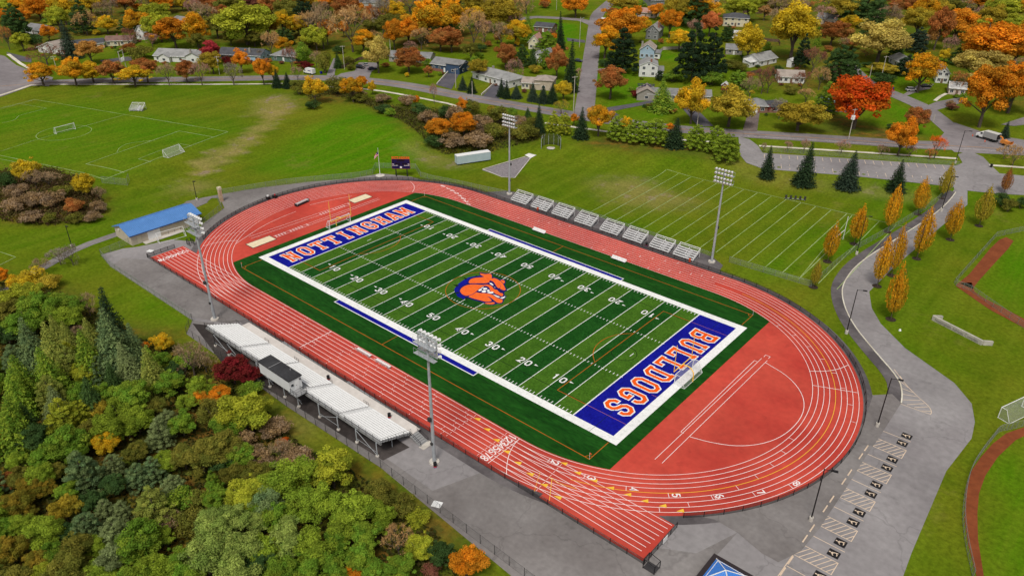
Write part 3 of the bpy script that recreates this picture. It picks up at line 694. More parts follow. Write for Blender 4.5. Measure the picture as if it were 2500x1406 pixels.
# yard numbers, black drop edge below white
mk = MB(); mw = MB()
for i in range(10, 100, 10):
    n = i if i <= 50 else 100-i; t = str(n); x = i*YD
    for side in (0, 1):
        if side == 0: dx, dy, oy = (1,0), (0,1), 6.5
        else: dx, dy, oy = (-1,0), (0,-1), FW-6.5
        for mbb, w_, z_, of in ((mk,.48,.1245,.10),(mw,.32,.130,0)):
            word(mbb, t[0], PLAIN, (x-dx[0]*1.62+of*dx[0], oy+dy[1]*.15-of*dy[1]), dx, dy, 1, w_, z_, sx=.32, sy=.305)
            word(mbb, t[1], PLAIN, (x+dx[0]*.36+of*dx[0], oy+dy[1]*.15-of*dy[1]), dx, dy, 1, w_, z_, sx=.32, sy=.305)
        if n != 50:
            s = -1 if i < 50 else 1
            ax = x+s*2.35; ay = oy+dy[1]*1.55
            mw.flat([(ax,ay-.26*1),(ax+s*.95,ay),(ax,ay+.26)] if s > 0 else [(ax,ay+.26),(ax-.95,ay),(ax,ay-.26)], .1305)
mk.build('number_shadow_edge', MT['line_black'], field); mw.build('yard_number', MT['turf_white'], field)
# end-zone words
mw = MB(); mo = MB()
def ezword(txt, y0, adv, xb, dx, dy, sx, sy, w=.50):
    for mbb, w_, z_, e in ((mw,w+.52,.118,.26),(mo,w,.132,0)): word(mbb, txt, SLAB, (xb,y0), dx, dy, adv, w_, z_, ext=e, sx=sx, sy=sy)
ezword('NOTTINGHAM', 2.6, 4.42, -1.95, (0,1), (-1,0), .80, .93, .72)
ezword('BULLDOGS', FW-6.1, 4.75, 93.9, (0,-1), (1,0), .86, .93, .78)
mw.build('letter_outline', MT['turf_white'], field); mo.build('letter', MT['turf_orange'], field)
# lines of the other sports
mb = MB(); ob = [(-9.1,-7.9),(100.9,-7.9),(100.9,56.6),(-9.1,56.6)]
mb.ribbon([(-9.1,-2),(-9.1,-7.9),(100.9,-7.9),(100.9,-2)], .15, .1065); mb.ribbon([(-9.1,51),(-9.1,56.6),(100.9,56.6),(100.9,51)], .15, .1065)
for x0, s in ((-9.1,1),(100.9,-1)):
    xa = x0+s*16.5
    mb.ribbon([(0 if s > 0 else 91.44,YC-20.15),(xa,YC-20.15),(xa,YC+20.15),(0 if s > 0 else 91.44,YC+20.15)], .15, .1255)
    th = math.acos(5.5/9.15); c = x0+s*11
    mb.ribbon([(c+s*9.15*math.cos(-th+2*th*i/20), YC+9.15*math.sin(-th+2*th*i/20)) for i in range(21)], .15, .1265)
    for yy in (-7.9,56.6):
        a0 = math.pi/2 if 0 else 0; sy = 1 if yy < 0 else -1
        mb.ribbon([(x0+s*.95*math.cos(math.pi/2*i/8), yy+sy*.95*math.sin(math.pi/2*i/8)) for i in range(9)], .12, .1085)
mb.ribbon([(YD*50+9.15*math.cos(2*math.pi*i/72), YC+9.15*math.sin(2*math.pi*i/72)) for i in range(72)], .15, .1255, closed=True)
mb.ribbon([(45.7,-7.9),(45.7,-BW-1.5)], .15, .1065); mb.ribbon([(45.7,56.6),(45.7,FW+BW+1.3)], .15, .1065)
mb.build('orange_line', MT['line_orange'], field)
mb = MB(); mb.ribbon([(-9,8.2),(100,8.2)][:0] or [(0.2,4.4),(91,4.4)], .12, .1225); mb.ribbon([(.2,FW-4.4),(91,FW-4.4)], .12, .1225); mb.ribbon([(-8,-3.1),(23,-3.1)], .1, .1055); mb.ribbon([(68.6,-3.0),(97.6,-3.0),(97.6,-1.9)], .1, .1055)
mb.ribbon([(96.5,.2),(96.5,FW-.2)], .09, .128); mb.ribbon([(96.5,-1.8),(96.5,-.02)], .06, .118)
for cx in (87.2,): mb.ribbon([(cx+2.7*math.cos(2*math.pi*i/32), YC-.6+2.7*math.sin(2*math.pi*i/32)) for i in range(32)], .13, .124, closed=True)
mb.build('dark_line', MT['line_black'], field)
mb = MB()
for x0, x1 in ((L0+.1,-.2),(91.7,L1-.1)):
    for y in (YC-20.15, YC+20.15, YC-9.2, YC+9.2): mb.ribbon([(x0,y),(x1,y)] if abs(y-YC) > 15 else [((x0+x1)/2+3.2*(1 if x0 > 0 else -1),y),(x1 if x0 > 0 else x0,y)], .1, .1405)
mb.build('pale_line', mat('turf_pink', (.40,.14,.20), .95, spec=.1), field)
# --- the team emblem: a snarling bulldog head (field drawing, 1 unit = a twelfth of a photo pixel)
K = .08818
def em(pts, sm=1):
    q = [at2(1080+K*a, 640+K*b) for a, b in pts]
    for _ in range(sm):
        o = []
        for a, b in zip(q, q[1:]+q[:1]): o += [(.78*a[0]+.22*b[0], .78*a[1]+.22*b[1]), (.22*a[0]+.78*b[0], .22*a[1]+.78*b[1])]
        q = o
    return q
def emblem(name, m, polys, z, sm=1):
    mb = MB()
    for i, p in enumerate(polys): mb.flat(em(p, sm), z+.001*i)
    return mb.build(name, m, field)
emblem('emblem_collar', MT['turf_blue'], [[(1120,392),(1000,383),(850,412),(700,440),(610,490),(520,555),(420,630),(370,700),(328,760),(340,830),(380,890),(420,965),(500,995),(600,1045),(730,1010),(900,900),(900,500)]], .134)
emblem('emblem_outline', MT['turf_navy'], [[(1022,300),(1060,296),(1180,318),(1300,316),(1372,338),(1395,395),(1400,430),(1480,432),(1575,486),(1660,476),(1745,506),(1758,575),(1722,640),(1775,750),(1792,795),(1775,815),(1705,845),(1728,900),(1705,955),(1765,928),(1775,965),(1710,1035),(1698,1100),(1645,1168),(1500,1165),(1440,1196),(1300,1198),(1170,1165),(1120,1128),(950,1088),(800,1048),(670,985),(600,965),(510,912),(460,830),(470,740),(550,665),(690,612),(700,540),(750,470),(880,428),(1100,418),(1060,380),(1030,350)]], .136)
emblem('emblem_spike', MT['line_black'], [[(290,632),(455,640),(445,682),(385,692)],[(585,432),(705,470),(640,505)],[(925,375),(1000,400),(915,415)],[(295,872),(450,833),(455,882)],[(615,1035),(640,985),(730,1010),(660,1055)]], .1365, 0)
emblem('emblem_face', MT['turf_coral'], [
 [(725,560),(770,490),(890,445),(1100,432),(1165,412),(1085,385),(1045,345),(1047,318),(1110,330),(1190,346),(1300,332),(1355,350),(1372,400),(1358,470),(1420,452),(1500,472),(1600,532),(1680,612),(1722,700),(1758,780),(1700,795),(1640,772),(1590,742),(1622,685),(1604,640),(1612,700),(1580,737),(1530,722),(1490,672),(1450,602),(1400,542),(1300,512),(1310,565),(1200,598),(900,598),(740,598)],
 [(1595,512),(1650,502),(1720,522),(1730,570),(1702,612),(1655,572)],
 [(492,785),(550,705),(690,642),(880,622),(1090,647),(1240,627),(1330,652),(1390,702),(1430,762),(1520,782),(1560,832),(1610,862),(1680,882),(1682,940),(1640,962),(1580,932),(1480,892),(1420,852),(1400,832),(1325,822),(1315,742),(1270,688),(1190,666),(1120,685),(1050,728),(950,812),(860,882),(760,932),(640,945),(545,900),(492,830)],
 [(720,962),(850,902),(940,842),(980,855),(1080,868),(1200,872),(1300,884),(1400,924),(1480,984),(1570,1024),(1660,1044),(1672,1092),(1640,1137),(1560,1147),(1480,1112),(1400,1042),(1320,982),(1230,952),(1310,1005),(1372,1080),(1320,1105),(1200,1112),(1100,1082),(900,1032),(760,987)],
 [(1160,1142),(1300,1132),(1420,1117),(1462,1142),(1420,1175),(1300,1182),(1200,1165)]], .138)
emblem('emblem_tooth', MT['turf_white'], [[(1298,590),(1352,584),(1418,640),(1402,666),(1330,622)],[(985,802),(1030,760),(1085,745),(1095,790),(1040,816)],[(1110,752),(1180,714),(1252,735),(1232,772),(1150,782)],[(1085,822),(1110,796),(1200,790),(1216,830),(1180,856),(1100,852)],[(1225,792),(1300,764),(1312,830),(1240,822)],[(1060,738),(1150,690),(1135,722),(1080,748)],
 [(1210,852),(1310,832),(1422,828),(1400,882),(1320,882)],[(1380,890),(1480,930),(1592,970),(1590,1002),(1500,982)],[(1590,1000),(1680,980),(1748,950),(1730,992),(1660,1032)],[(1420,695),(1478,716),(1452,724)]], .144)
emblem('emblem_nose', MT['turf_navy'], [[(1545,788),(1640,800),(1702,840),(1680,852),(1612,872),(1568,830)],[(1395,690),(1440,670),(1500,735),(1420,720)][:0] or [(1395,675),(1415,668),(1410,690)]], .1455)
# worn patch inside the left penalty box
# ------------------------------------------------------------------ fences
def fence(label, pts, hgt, link, postm, step=3.0, post_r=.045, rail=.035, drapez=True, cat='fence', bottom=.05, name='chain_link_fence', signs=()):
    P = resample(pts, step); bx, by = P[0]; bz = h(bx,by)
    t = thing(name, label, cat, (bx,by,bz))
    Q = [(x-bx, y-by, h(x,y)-bz) for x,y in P]
    if len(Q) > 100: Q2 = Q[::2]
    else: Q2 = Q
    mb = MB()
    for a, b in zip(Q, Q[1:]): mb.add([(a[0],a[1],a[2]+bottom),(b[0],b[1],b[2]+bottom),(b[0],b[1],b[2]+hgt),(a[0],a[1],a[2]+hgt)], [(0,1,2,3)])
    mb.build('wire_mesh', link, t)
    for nm_, zz_, rr_ in (('top_rail',hgt,rail),('bottom_rail',.08,rail*.6)):
        mb = MB()
        for a, b in zip(Q, Q[1:]): mb.tube((a[0],a[1],a[2]+zz_),(b[0],b[1],b[2]+zz_),rr_,n=4,cap=False)
        mb.build(nm_, postm, t)
    src = None
    for q in Q2:
        if src is None:
            src = MB().tube((0,0,-.1),(0,0,hgt+.06),post_r,n=6).build('post', postm, t); o = src
        else: o = src.copy(); COL.objects.link(o); o.parent = t
        o.location = q
    return t
rF = RI+8*LANE+1.15
far_bend = [(XL+rF*math.cos(a), YC+rF*math.sin(a)) for a in np.linspace(math.radians(90), math.radians(221), 30)]
fence('black chain-link fence following the far bend of the track', far_bend, 1.15, MT['link_black'], MT['black'], 3.6, .06, .04)
fence('black chain-link fence in front of the row of small bleachers', [(XL,YC+rF),(XR,YC+rF)], 1.15, MT['link_black'], MT['black'], 3.4, .06, .04)
near_bend = [(XR+rF*math.cos(a), YC+rF*math.sin(a)) for a in np.linspace(math.radians(90), math.radians(-47), 34)]
bend_fence = fence('black chain-link fence around the near bend by the car park', near_bend, 1.15, MT['link_black'], MT['black'], 3.4, .06, .04)
yF = YO-.85
fence('black chain-link fence along the near edge of the track, past the grandstand', [(-32.6,yF),(120.4,yF)], 1.15, MT['link_black'], MT['black'], 3.1, .06, .04)
fence('short black chain-link fence closing the near end of the sprint chute', [(120.4,yF),(120.4,-11.6)], 1.15, MT['link_black'], MT['black'], 2.0, .06, .04)
fence('short black chain-link fence closing the far sprint chute by the storage building', [(-33,yF),(-33,-13.5)], 1.15, MT['link_black'], MT['black'], 2.0, .06, .04)
fence('grey chain-link fence between the apron and the wood', ats([(247,624),(270,652),(470,783)]), 1.8, MT['link'], MT['galv_rail'], 3)
fence('grey chain-link fence behind the grandstand down to the lower edge', ats([(470,783),(456,815),(700,992),(930,1142),(1280,1408),(1330,1446)]), 1.9, MT['link_thin'], MT['steel_dark'], 3.1, .05, .02)
fence('green-grey chain-link fence beside the storage building', ats([(247,624),(316,596)]), 1.8, MT['link'], MT['galv_rail'], 3)
fence('tall grey chain-link fence between footpath and far bend', ats([(492,555),(543,512),(533,492)]), 2.0, MT['link'], MT['galv_rail'], 3)
fence('grey chain-link fence on the grass behind the far bend', ats([(545,474),(700,449),(880,432),(910,425),(917,410),(1015,412),(1027,432),(1060,441),(1130,455),(1235,478)]), 1.7, MT['link'], MT['galv_rail'], 3.4)
fence('grey chain-link fence between practice field and bleachers', ats([(1262,470),(1400,512),(1560,565),(1740,628)]), 1.2, MT['link'], MT['galv_rail'], 3.6)
fence('grey chain-link fence along the lower end of the practice field', ats([(1780,640),(1980,700),(2030,655)]), 1.6, MT['link'], MT['galv_rail'], 3.4)
fence('grey chain-link fence along the driveway walkway under the hornbeams', ats([(2030,655),(2085,612),(2180,560),(2270,505),(2310,470),(2326,458)]), 1.7, MT['link'], MT['galv_rail'], 3.4)
fence('grey chain-link fence on the verge above the car park', ats([(1862,370),(2000,379),(2170,391),(2340,404)]), 1.3, MT['link'], MT['galv_rail'], 3.4)
fence('green-grey outfield fence of the upper ball field', crop(1860,340,.256, [(2520,870),(2232,930),(1835,1375),(1850,1395)])+crop(1860,690,.256, [(1990,80),(2200,230),(2520,450)]), 1.5, MT['link'], MT['galv_rail'], 3.4)
fence('grey outfield fence curving round the lower ball field', smooth_line(crop(1860,1046,.256, [(2640,-70),(2380,10),(2260,25),(2200,100),(2090,240),(1985,400),(1930,620),(1910,850),(1935,1080),(2010,1420)]),2), 1.6, MT['link'], MT['galv_rail'], 3)
fence('pale chain-link fence at the corner of the soccer field', ats([(250,447),(312,453),(316,440)]), 2.2, MT['link'], MT['galv_rail'], 4)
bo = thing('information_board', 'white notice board hanging on the fence of the sprint chute', 'board', (120.62,-15.6,.3))
MB().box(-.03,.05,-.6,.6,.1,1.1).build('panel', MT['white'], bo); MB().box(-.05,-.01,-.68,.68,.02,.1).build('frame', MT['black'], bo)
# ------------------------------------------------------------------ light towers
def tower(label, x, y, face, hgt=25.6):
    t = thing('floodlight_tower', label, 'light tower', (x,y,0), 0 if face > 0 else math.pi, 'floodlight towers')
    MB().tube((0,0,0),(0,0,.35),.95,.9,n=16).build('footing', MT['concrete'], t)
    mb = MB(); zs = [.3,8,16,hgt]
    for a, b in zip(zs, zs[1:]): mb.tube((0,0,a),(0,0,b),.34-.15*a/hgt,.34-.15*b/hgt,n=12,cap=False)
    mb.build('pole', MT['galv'], t, smooth=False)
    MB().box(-.3,.3,-.75,-.3,9.4,10.1).build('control_box', MT['steel_dark'], t); MB().box(-.2,.2,-.55,-.25,4.2,4.7).build('control_box', MT['steel_dark'], t)
    fr = MB()
    for z in (hgt-3.1, hgt-2.1, hgt-.9, hgt+.0):
        fr.box(-2.3,2.3,-.10,.10,z-.07,z+.07)
    for x_ in (-2.1,0,2.1): fr.box(x_-.05,x_+.05,-.08,.08,hgt-3.2,hgt+.05)
    for z in (hgt-3.5, hgt-1.4):
        fr.box(-2.35,2.35,.3 if 0 else -1.0,-.15,z-.03,z+.02)
        for x_ in (-2.3,-1.15,0,1.15,2.3): fr.tube((x_,-.95,z),(x_,-.95,z+1.0),.03,n=4)
        fr.tube((-2.3,-.95,z+1),(2.3,-.95,z+1),.03,n=4)
    fr.build('frame', MT['galv'], t)
    first = None
    for z in (hgt-3.1, hgt-2.1, hgt-.9, hgt+.1):
        n = 6
        for i in range(n):
            if first is None:
                mb = MB(); mb.tube((0,.02,0),(0,.28,.0),.10,.16,n=10); mb.tube((0,.28,0),(0,.62,-.22),.18,.34,n=12); mb.tube((0,.62,-.22),(0,.64,-.235),.33,.30,n=12)
                first = mb.build('floodlight', MT['white'], t, smooth=False); o = first
            else: o = first.copy(); COL.objects.link(o); o.parent = t
            o.location = (-2.1+4.2*i/(n-1), .08, z+.1)
    return t
tower('tall grey floodlight tower standing beside the near steps of the grandstand', 81.0, -26.2, 1, 25.9)
tower('tall grey floodlight tower in front of the blue-roofed storage building, past the grandstand', 8.9, -26.0, 1, 25.3)
tower('tall grey floodlight tower at the right end of the small bleachers', 80.7, 75.0, -1, 25.4)
tower('tall grey floodlight tower at the left end of the small bleachers, near the throwing sector', 9.7, 75.6, -1, 25.2)
# ------------------------------------------------------------------ grandstand
gs = thing('grandstand', 'long white aluminium grandstand on dark steel legs beside the near straight', 'grandstand', (0,0,0))
NR = 11; ya, yb = -24.9, -31.1; za, zb = 1.15, 3.35
x0, x1 = 16.8, 73.3
aisle = [(28.7,30.0),(39.4,40.0),(50.6,51.9),(61.7,63.0)]
def rowx(i):
    segs = []; a = x0-.08*i
    lo = [s for s in aisle]
    for s0, s1 in lo: segs.append((a,s0)); a = s1
    segs.append((a,x1)); return segs
fb = MB()
for i in range(NR):
    y = ya+(yb-ya)*i/(NR-1); z = za+(zb-za)*i/(NR-1)
    mb = MB()
    for a, b in rowx(i):
        if i >= NR-3: 
            for c, d in ((a,min(b,39.8)),(max(a,50.4),b)):
                if d-c > .5: mb.box(c,d,y-.19,y+.19,z+.40,z+.46)
        else: mb.box(a,b,y-.19,y+.19,z+.40,z+.46)
    mb.build('bench_row', MT['alu'], gs)
    fb.box(x0-.08*i,x1,y-.33,y+.27,z-.04,z)
fb.build('footboards', MT['alu_grey'], gs)
tread = mat('step_tread', (.66,.66,.67), .5, fine=(2,.1), obj=True)
for s0, s1 in aisle:
    mb = MB()
    for i in range(NR):
        y = ya+(yb-ya)*i/(NR-1); z = za+(zb-za)*i/(NR-1); mb.box(s0+.03,s1-.03,y-.29,y+.28,z+.02,z+.30)
    mb.build('aisle_steps', tread, gs)
MB().box(17.5,73.5,-24.5,-22.45,.95,1.08).build('walkway', MT['concrete_walk'] if 0 else mat('deck', (.62,.57,.54), .8, (.70,.65,.62), .4, fine=(2,.06), obj=True), gs)
for s0, s1, y0, y1, dz in ((73.5,76.4,-25.0,-23.2,0),):
    st = MB()
    for i in range(6): st.box(73.5+.45*i,73.5+.45*(i+1)+.06,y0,y1,1.0-.17*(i+1),1.08-.17*(i+1))
    for y in (y0,y1): st.add([(73.5,y-.03,.75),(76.2,y-.03,0),(76.2,y+.03,0),(73.5,y+.03,.75),(73.5,y-.03,1.1),(76.4,y-.03,.1),(76.4,y+.03,.1),(73.5,y+.03,1.1)], [(0,3,2,1),(4,5,6,7),(0,1,5,4),(2,3,7,6)])
    st.build('staircase', MT['alu_grey'], gs)
    MB().box(76.1,77.3,-25.3,-22.9,.03,.12).build('landing', MT['concrete'], gs)
    for y in (y0,y1): MB().path([(73.5,y,1.1),(73.5,y,2.1),(76.3,y,1.1),(76.3,y,.1)], .035).path([(73.5,y,1.6),(76.3,y,.6)], .025).build('handrail', MT['black'], gs)
rp = MB()   # wheelchair ramps along the front
rp.add([(52,-22.4,1.05),(70,-22.4,.15),(70,-21.75,.15),(52,-21.75,1.05)], [(0,1,2,3)]); rp.add([(30,-22.4,1.05),(43.5,-22.4,.45),(43.5,-21.75,.45),(30,-21.75,1.05)], [(0,1,2,3)])
rp.build('ramp', MT['alu_grey'], gs)
def railing(pts, hgt, m, name='guard_rail', step=1.9, bars=3):
    mb = MB(); Q = []
    for a, b in zip(pts, pts[1:]):
        a = Vector(a); b = Vector(b); n = max(1, int((b-a).length/step))
        for i in range(n): Q.append(a+(b-a)*i/n)
    Q.append(Vector(pts[-1]))
    for q in Q: mb.tube(q, q+Vector((0,0,hgt)), .035, n=4)
    for k in range(bars):
        z = hgt*(1-k*.42)
        for a, b in zip(pts, pts[1:]): mb.tube(Vector(a)+Vector((0,0,z)), Vector(b)+Vector((0,0,z)), .03 if k == 0 else .02, n=4, cap=False)
    return mb.build(name, m, gs)
railing([(15.6,-31.6,3.25),(40,-31.6,3.25)], 1.25, MT['black']); railing([(50.3,-31.6,3.25),(73.4,-31.6,3.25)], 1.25, MT['black'])
railing([(73.4,-31.6,3.25),(73.4,-24.6,1.1)], 1.15, MT['black'], step=1.6, bars=3); railing([(15.8,-31.6,3.25),(16.9,-24.6,1.1)], 1.1, MT['black'], step=1.6)
railing([(17.5,-22.45,1.1),(49,-22.45,1.1)], 1.0, MT['black'], step=1.5, bars=3); railing([(51.5,-22.45,1.1),(73.4,-22.45,1.1)], 1.0, MT['black'], step=1.5, bars=3)
for s0, s1 in aisle+[(17.4,17.5)]:
    railing([(s0-1.6,-24.5,1.1),(s0-.2,-24.5,1.1)], .95, MT['black'], 'front_rail', .7, 3)
    mb = MB(); mb.path([(s0+.6,-25.2,2.1),(s0+.6,-30.8,4.2)], .03); mb.tube((s0+.6,-25.2,1.1),(s0+.6,-25.2,2.1),.03); mb.tube((s0+.6,-30.8,3.2),(s0+.6,-30.8,4.2),.03); mb.build('aisle_rail', MT['alu'], gs)
leg = None
for x in (19.1,24.5,29.9,35.4,40.7,45.8,50.3,55.9,61.5,66.8,72.4):
    mb = MB(); yy = -31.75 if not 39 < x < 52 else -32.5
    mb.tube((x,yy,0),(x,yy,3.1 if yy > -32 else 3.8),.12,n=4); mb.tube((x,-28.3,0),(x,-28.3,2.1),.09,n=4); mb.tube((x,-24.8,0),(x,-24.8,.95),.08,n=4)
    mb.box(x-.07,x+.07,-31.9 if yy > -32 else -32.6,-24.6,.7,.9) if 0 else mb.add([(x-.07,-31.8,3.0),(x+.07,-31.8,3.0),(x+.07,-24.5,.75),(x-.07,-24.5,.75),(x-.07,-31.8,3.25),(x+.07,-31.8,3.25),(x+.07,-24.5,1.0),(x-.07,-24.5,1.0)], [(0,3,2,1),(4,5,6,7),(0,1,5,4),(1,2,6,5),(2,3,7,6),(3,0,4,7)])
    mb.build('leg', MT['galv'] if x > 30 else MT['steel_dark'], gs)
    MB().tube((x,yy,0),(x,yy,.32),.33,n=12).build('pad', MT['concrete'], gs)
mb = MB()
for a, b in ((19.1,24.5),(24.5,29.9),(35.4,40.7),(45.8,50.3),(61.5,55.9),(66.8,72.4)): mb.tube((a,-31.75,3.0),(b,-31.75,.3),.05,n=4); mb.tube((a,-31.75,1.0),(b,-31.75,1.0),.04,n=4)
mb.build('brace', MT['galv'], gs)
mb = MB(); mb.box(x0-1.2,x1+.05,-31.55,-31.25,2.95,3.3); mb.box(x0,x1+.05,-24.75,-24.6,.78,1.05); mb.build('edge_beam', MT['alu_grey'], gs)
pb = thing('press_box', 'white press box with a black flat roof at the back of the grandstand', 'press box', (45,-32.2,0))
MB().box(-5,5,-1.35,1.35,3.85,6.35).build('wall', mat('white_siding', (.74,.75,.77), .6, (.68,.69,.71), .5, obj=True), pb)
mb = MB(); mb.box(-5.15,5.15,-1.5,1.5,6.36,6.55); rf = mb.build('roof', MT['roof_black'], pb); MB().box(-1.55,-1.45,-1.4,1.4,6.551,6.60).tube((2.2,1.0,6.5),(2.2,1.0,6.85),.1).build('roof_seam', MT['alu_grey'], rf)
d = MB().box(5.0,5.05,-.2,.75,3.9,5.9).build('door', MT['white'], pb); MB().box(5.05,5.09,.05,.12,4.8,4.95).build('handle', MT['steel_dark'], d)
MB().box(5.0,5.06,-1.0,-.5,5.0,5.45).build('window', MT['glass'], pb); MB().box(5.0,5.25,.9,1.15,5.7,5.95).build('wall_lamp', MT['steel_dark'], pb)
MB().box(-4.7,4.7,1.35,1.40,4.9,5.9).build('front_window', MT['glass'], pb)
mb = MB(); mb.box(5.0,7.0,-1.4,1.0,3.7,3.82); mb.build('landing', MT['alu_grey'], pb)
mb = MB(); mb.path([(5.05,-1.38,4.8),(6.97,-1.38,4.8),(6.97,.95,4.8)], .035, 4).path([(5.05,-1.38,4.35),(6.97,-1.38,4.35),(6.97,.95,4.35)], .025, 4)
for q in ((5.1,-1.38),(6.0,-1.38),(6.97,-1.38),(6.97,-.3),(6.97,.9)): mb.tube((q[0],q[1],3.8),(q[0],q[1],4.8),.035,n=4)
mb.build('landing_rail', MT['black'], pb)
# ------------------------------------------------------------------ small bleachers
NTH = ['first','second','third','fourth','fifth','sixth','seventh','eighth']
def bleacher(x, y, label, rz=0, w=6.1, z=0, group='small white bleachers facing the field'):
    t = thing('bleacher', label, 'bleachers', (x,y,z), rz, group)
    for i in range(5):
        mb = MB(); yy = .3+.72*i; zz = .45+.32*i
        mb.box(-w/2,w/2,yy-.16,yy+.16,zz,zz+.06); mb.build('bench_row', MT['alu'], t)
        if i: MB().box(-w/2,w/2,yy-.52,yy-.22,zz-.32,zz-.28).build('footboard', MT['alu_grey'], t)
    mb = MB()
    for xx in (-w/2+.1,w/2-.1):
        mb.tube((xx,.1,.85),(xx,3.7,2.7),.07,n=4); mb.tube((xx,.6,.5),(xx,3.7,2.15),.04,n=4); mb.tube((xx,3.7,0),(xx,3.7,2.75),.05,n=4); mb.tube((xx,.1,.1),(xx,.1,.85),.04,n=4)
    mb.tube((-w/2+.1,3.7,2.7),(w/2-.1,3.7,2.7),.08,n=4); mb.tube((-w/2+.1,3.7,2.25),(w/2-.1,3.7,2.25),.05,n=4)
    mb.build('guard_rail', MT['white'], t)
    mb = MB()
    for xx in (-w/2+.3,-1,1,w/2-.3): mb.tube((xx,.2,.1),(xx,3.5,1.7),.05,n=4); mb.tube((xx,3.3,0),(xx,3.3,1.7),.04,n=4); mb.tube((xx,.2,.05),(xx,3.5,.05),.05,n=4); mb.tube((xx,1.8,0),(xx,1.8,.9),.04,n=4)
    mb.build('frame', MT['galv'], t)
    mb = MB(); mb.tube((.15,.5,1.0),(.15,3.2,2.4),.05,n=4); mb.tube((.15,.5,.2),(.15,.5,1.0),.04,n=4); mb.tube((.15,3.2,1.4),(.15,3.2,2.4),.04,n=4); mb.build('handrail', MT['alu'], t)
    MB().add([(.35,.1,.35),(1.35,.1,.35),(1.35,3.2,1.75),(.35,3.2,1.75),(.35,.1,.41),(1.35,.1,.41),(1.35,3.2,1.81),(.35,3.2,1.81)],[(0,3,2,1),(4,5,6,7),(0,1,5,4),(1,2,6,5),(2,3,7,6),(3,0,4,7)]).build('aisle_steps', MT['alu_grey'], t)
    return t
for i, x in enumerate((16.8,24.8,32.8,41.2,50.2,58.0,66.6,74.0)):
    bleacher(x, 71.5, {0:'small white five-row bleacher, leftmost of eight, beside the far light tower', 7:'small white five-row bleacher, rightmost of the row of eight'}.get(i, 'small white five-row bleacher, %s from the left in the row of eight' % NTH[i]))
bx, by = at2(340,271); bleacher(bx, by-1.5, 'lone small bleacher on the grass beside the soccer field', math.radians(38), 5.5, h(bx,by), None)
# ------------------------------------------------------------------ benches, bins, corner flags, goals
def team_bench(x, y, label, rz=0):
    t = thing('team_bench', label, 'bench', (x,y,.1), rz, 'white team benches')
    MB().box(-2.2,2.2,-.50,.20,.43,.50).build('seat', MT['white'], t)
    mb = MB(); mb.add([(-2.2,.2,.6),(2.2,.2,.6),(2.2,.36,1.0),(-2.2,.36,1.0),(-2.2,.24,.58),(2.2,.24,.58),(2.2,.40,.98),(-2.2,.40,.98)],[(0,1,2,3),(4,7,6,5),(3,2,6,7),(0,4,5,1)]); mb.build('backrest', MT['white'], t)
    for xx in (-1.8,0,1.8): MB().tube((xx,-.35,0),(xx,.3,0),.04,n=4).tube((xx,-.1,0),(xx,0,.43),.04,n=4).tube((xx,.15,.1),(xx,.36,.98),.035,n=4).build('leg', MT['galv'], t)
    return t
team_bench(45.6,-12.9,'white team bench on the track, farther of the two by the near straight', math.pi)
team_bench(51.8,-12.9,'white team bench on the track, nearer of the two by the near straight', math.pi)
team_bench(35.0,59.3,'white team bench on the far touchline, left one facing the bleachers row')
team_bench(62.0,59.3,'white team bench on the far touchline, right one')
def bin_(x, y, z, label, m=None):
    t = thing('litter_bin', label, 'bin', (x,y,z), 0, 'barrel litter bins'); mm = m or MT['black']
    MB().tube((0,0,.25),(0,0,.95),.31,.31,n=14,cap=False).tube((0,0,.93),(0,0,.86),.28,.27,n=14).build('drum', mm, t)
    MB().tube((0,0,0),(0,0,.14),.315,n=14).build('blue_base', MT['turf_blue'], t); MB().tube((0,0,.14),(0,0,.27),.313,n=14).build('orange_band', MT['orange_paint'], t)
bin_(81.9,-26.9,.03,'black barrel bin with orange and blue bands beside the near light tower'); bin_(66.8,-24.0,1.08,'black banded barrel bin at the near end of the grandstand walkway'); bin_(48.6,-24.1,1.08,'black banded barrel bin in the middle of the grandstand walkway')
bin_(25.0,71.0,.04,'orange barrel bin in front of the second bleacher', MT['orange_paint']); bin_(76.4,71.0,.04,'orange barrel bin at the corner of the rightmost bleacher', MT['orange_paint']); bin_(62.6,72.0,.04,'dark barrel bin between the sixth and seventh bleachers')
for q, lab in (((100.9,-7.9),'near corner by the right end zone'),((100.9,56.6),'at the far right corner of the turf'),((-9.1,-7.9),'at the near left corner of the turf'),((-9.1,56.6),'at the far left corner of the turf')):
    t = thing('corner_flag', 'thin pole with orange pennant, '+lab, 'corner flag', (*q,.1), 0, 'corner flags')
    MB().tube((0,0,0),(0,0,1.5),.03,n=5).build('pole', MT['white'], t); MB().add([(.03,.0,1.5),(.45,.02,1.35),(.03,.0,1.15),(.03,.02,1.5),(.45,.04,1.35),(.03,.02,1.15)],[(0,1,2),(5,4,3)]).build('pennant', MT['orange_paint'], t)
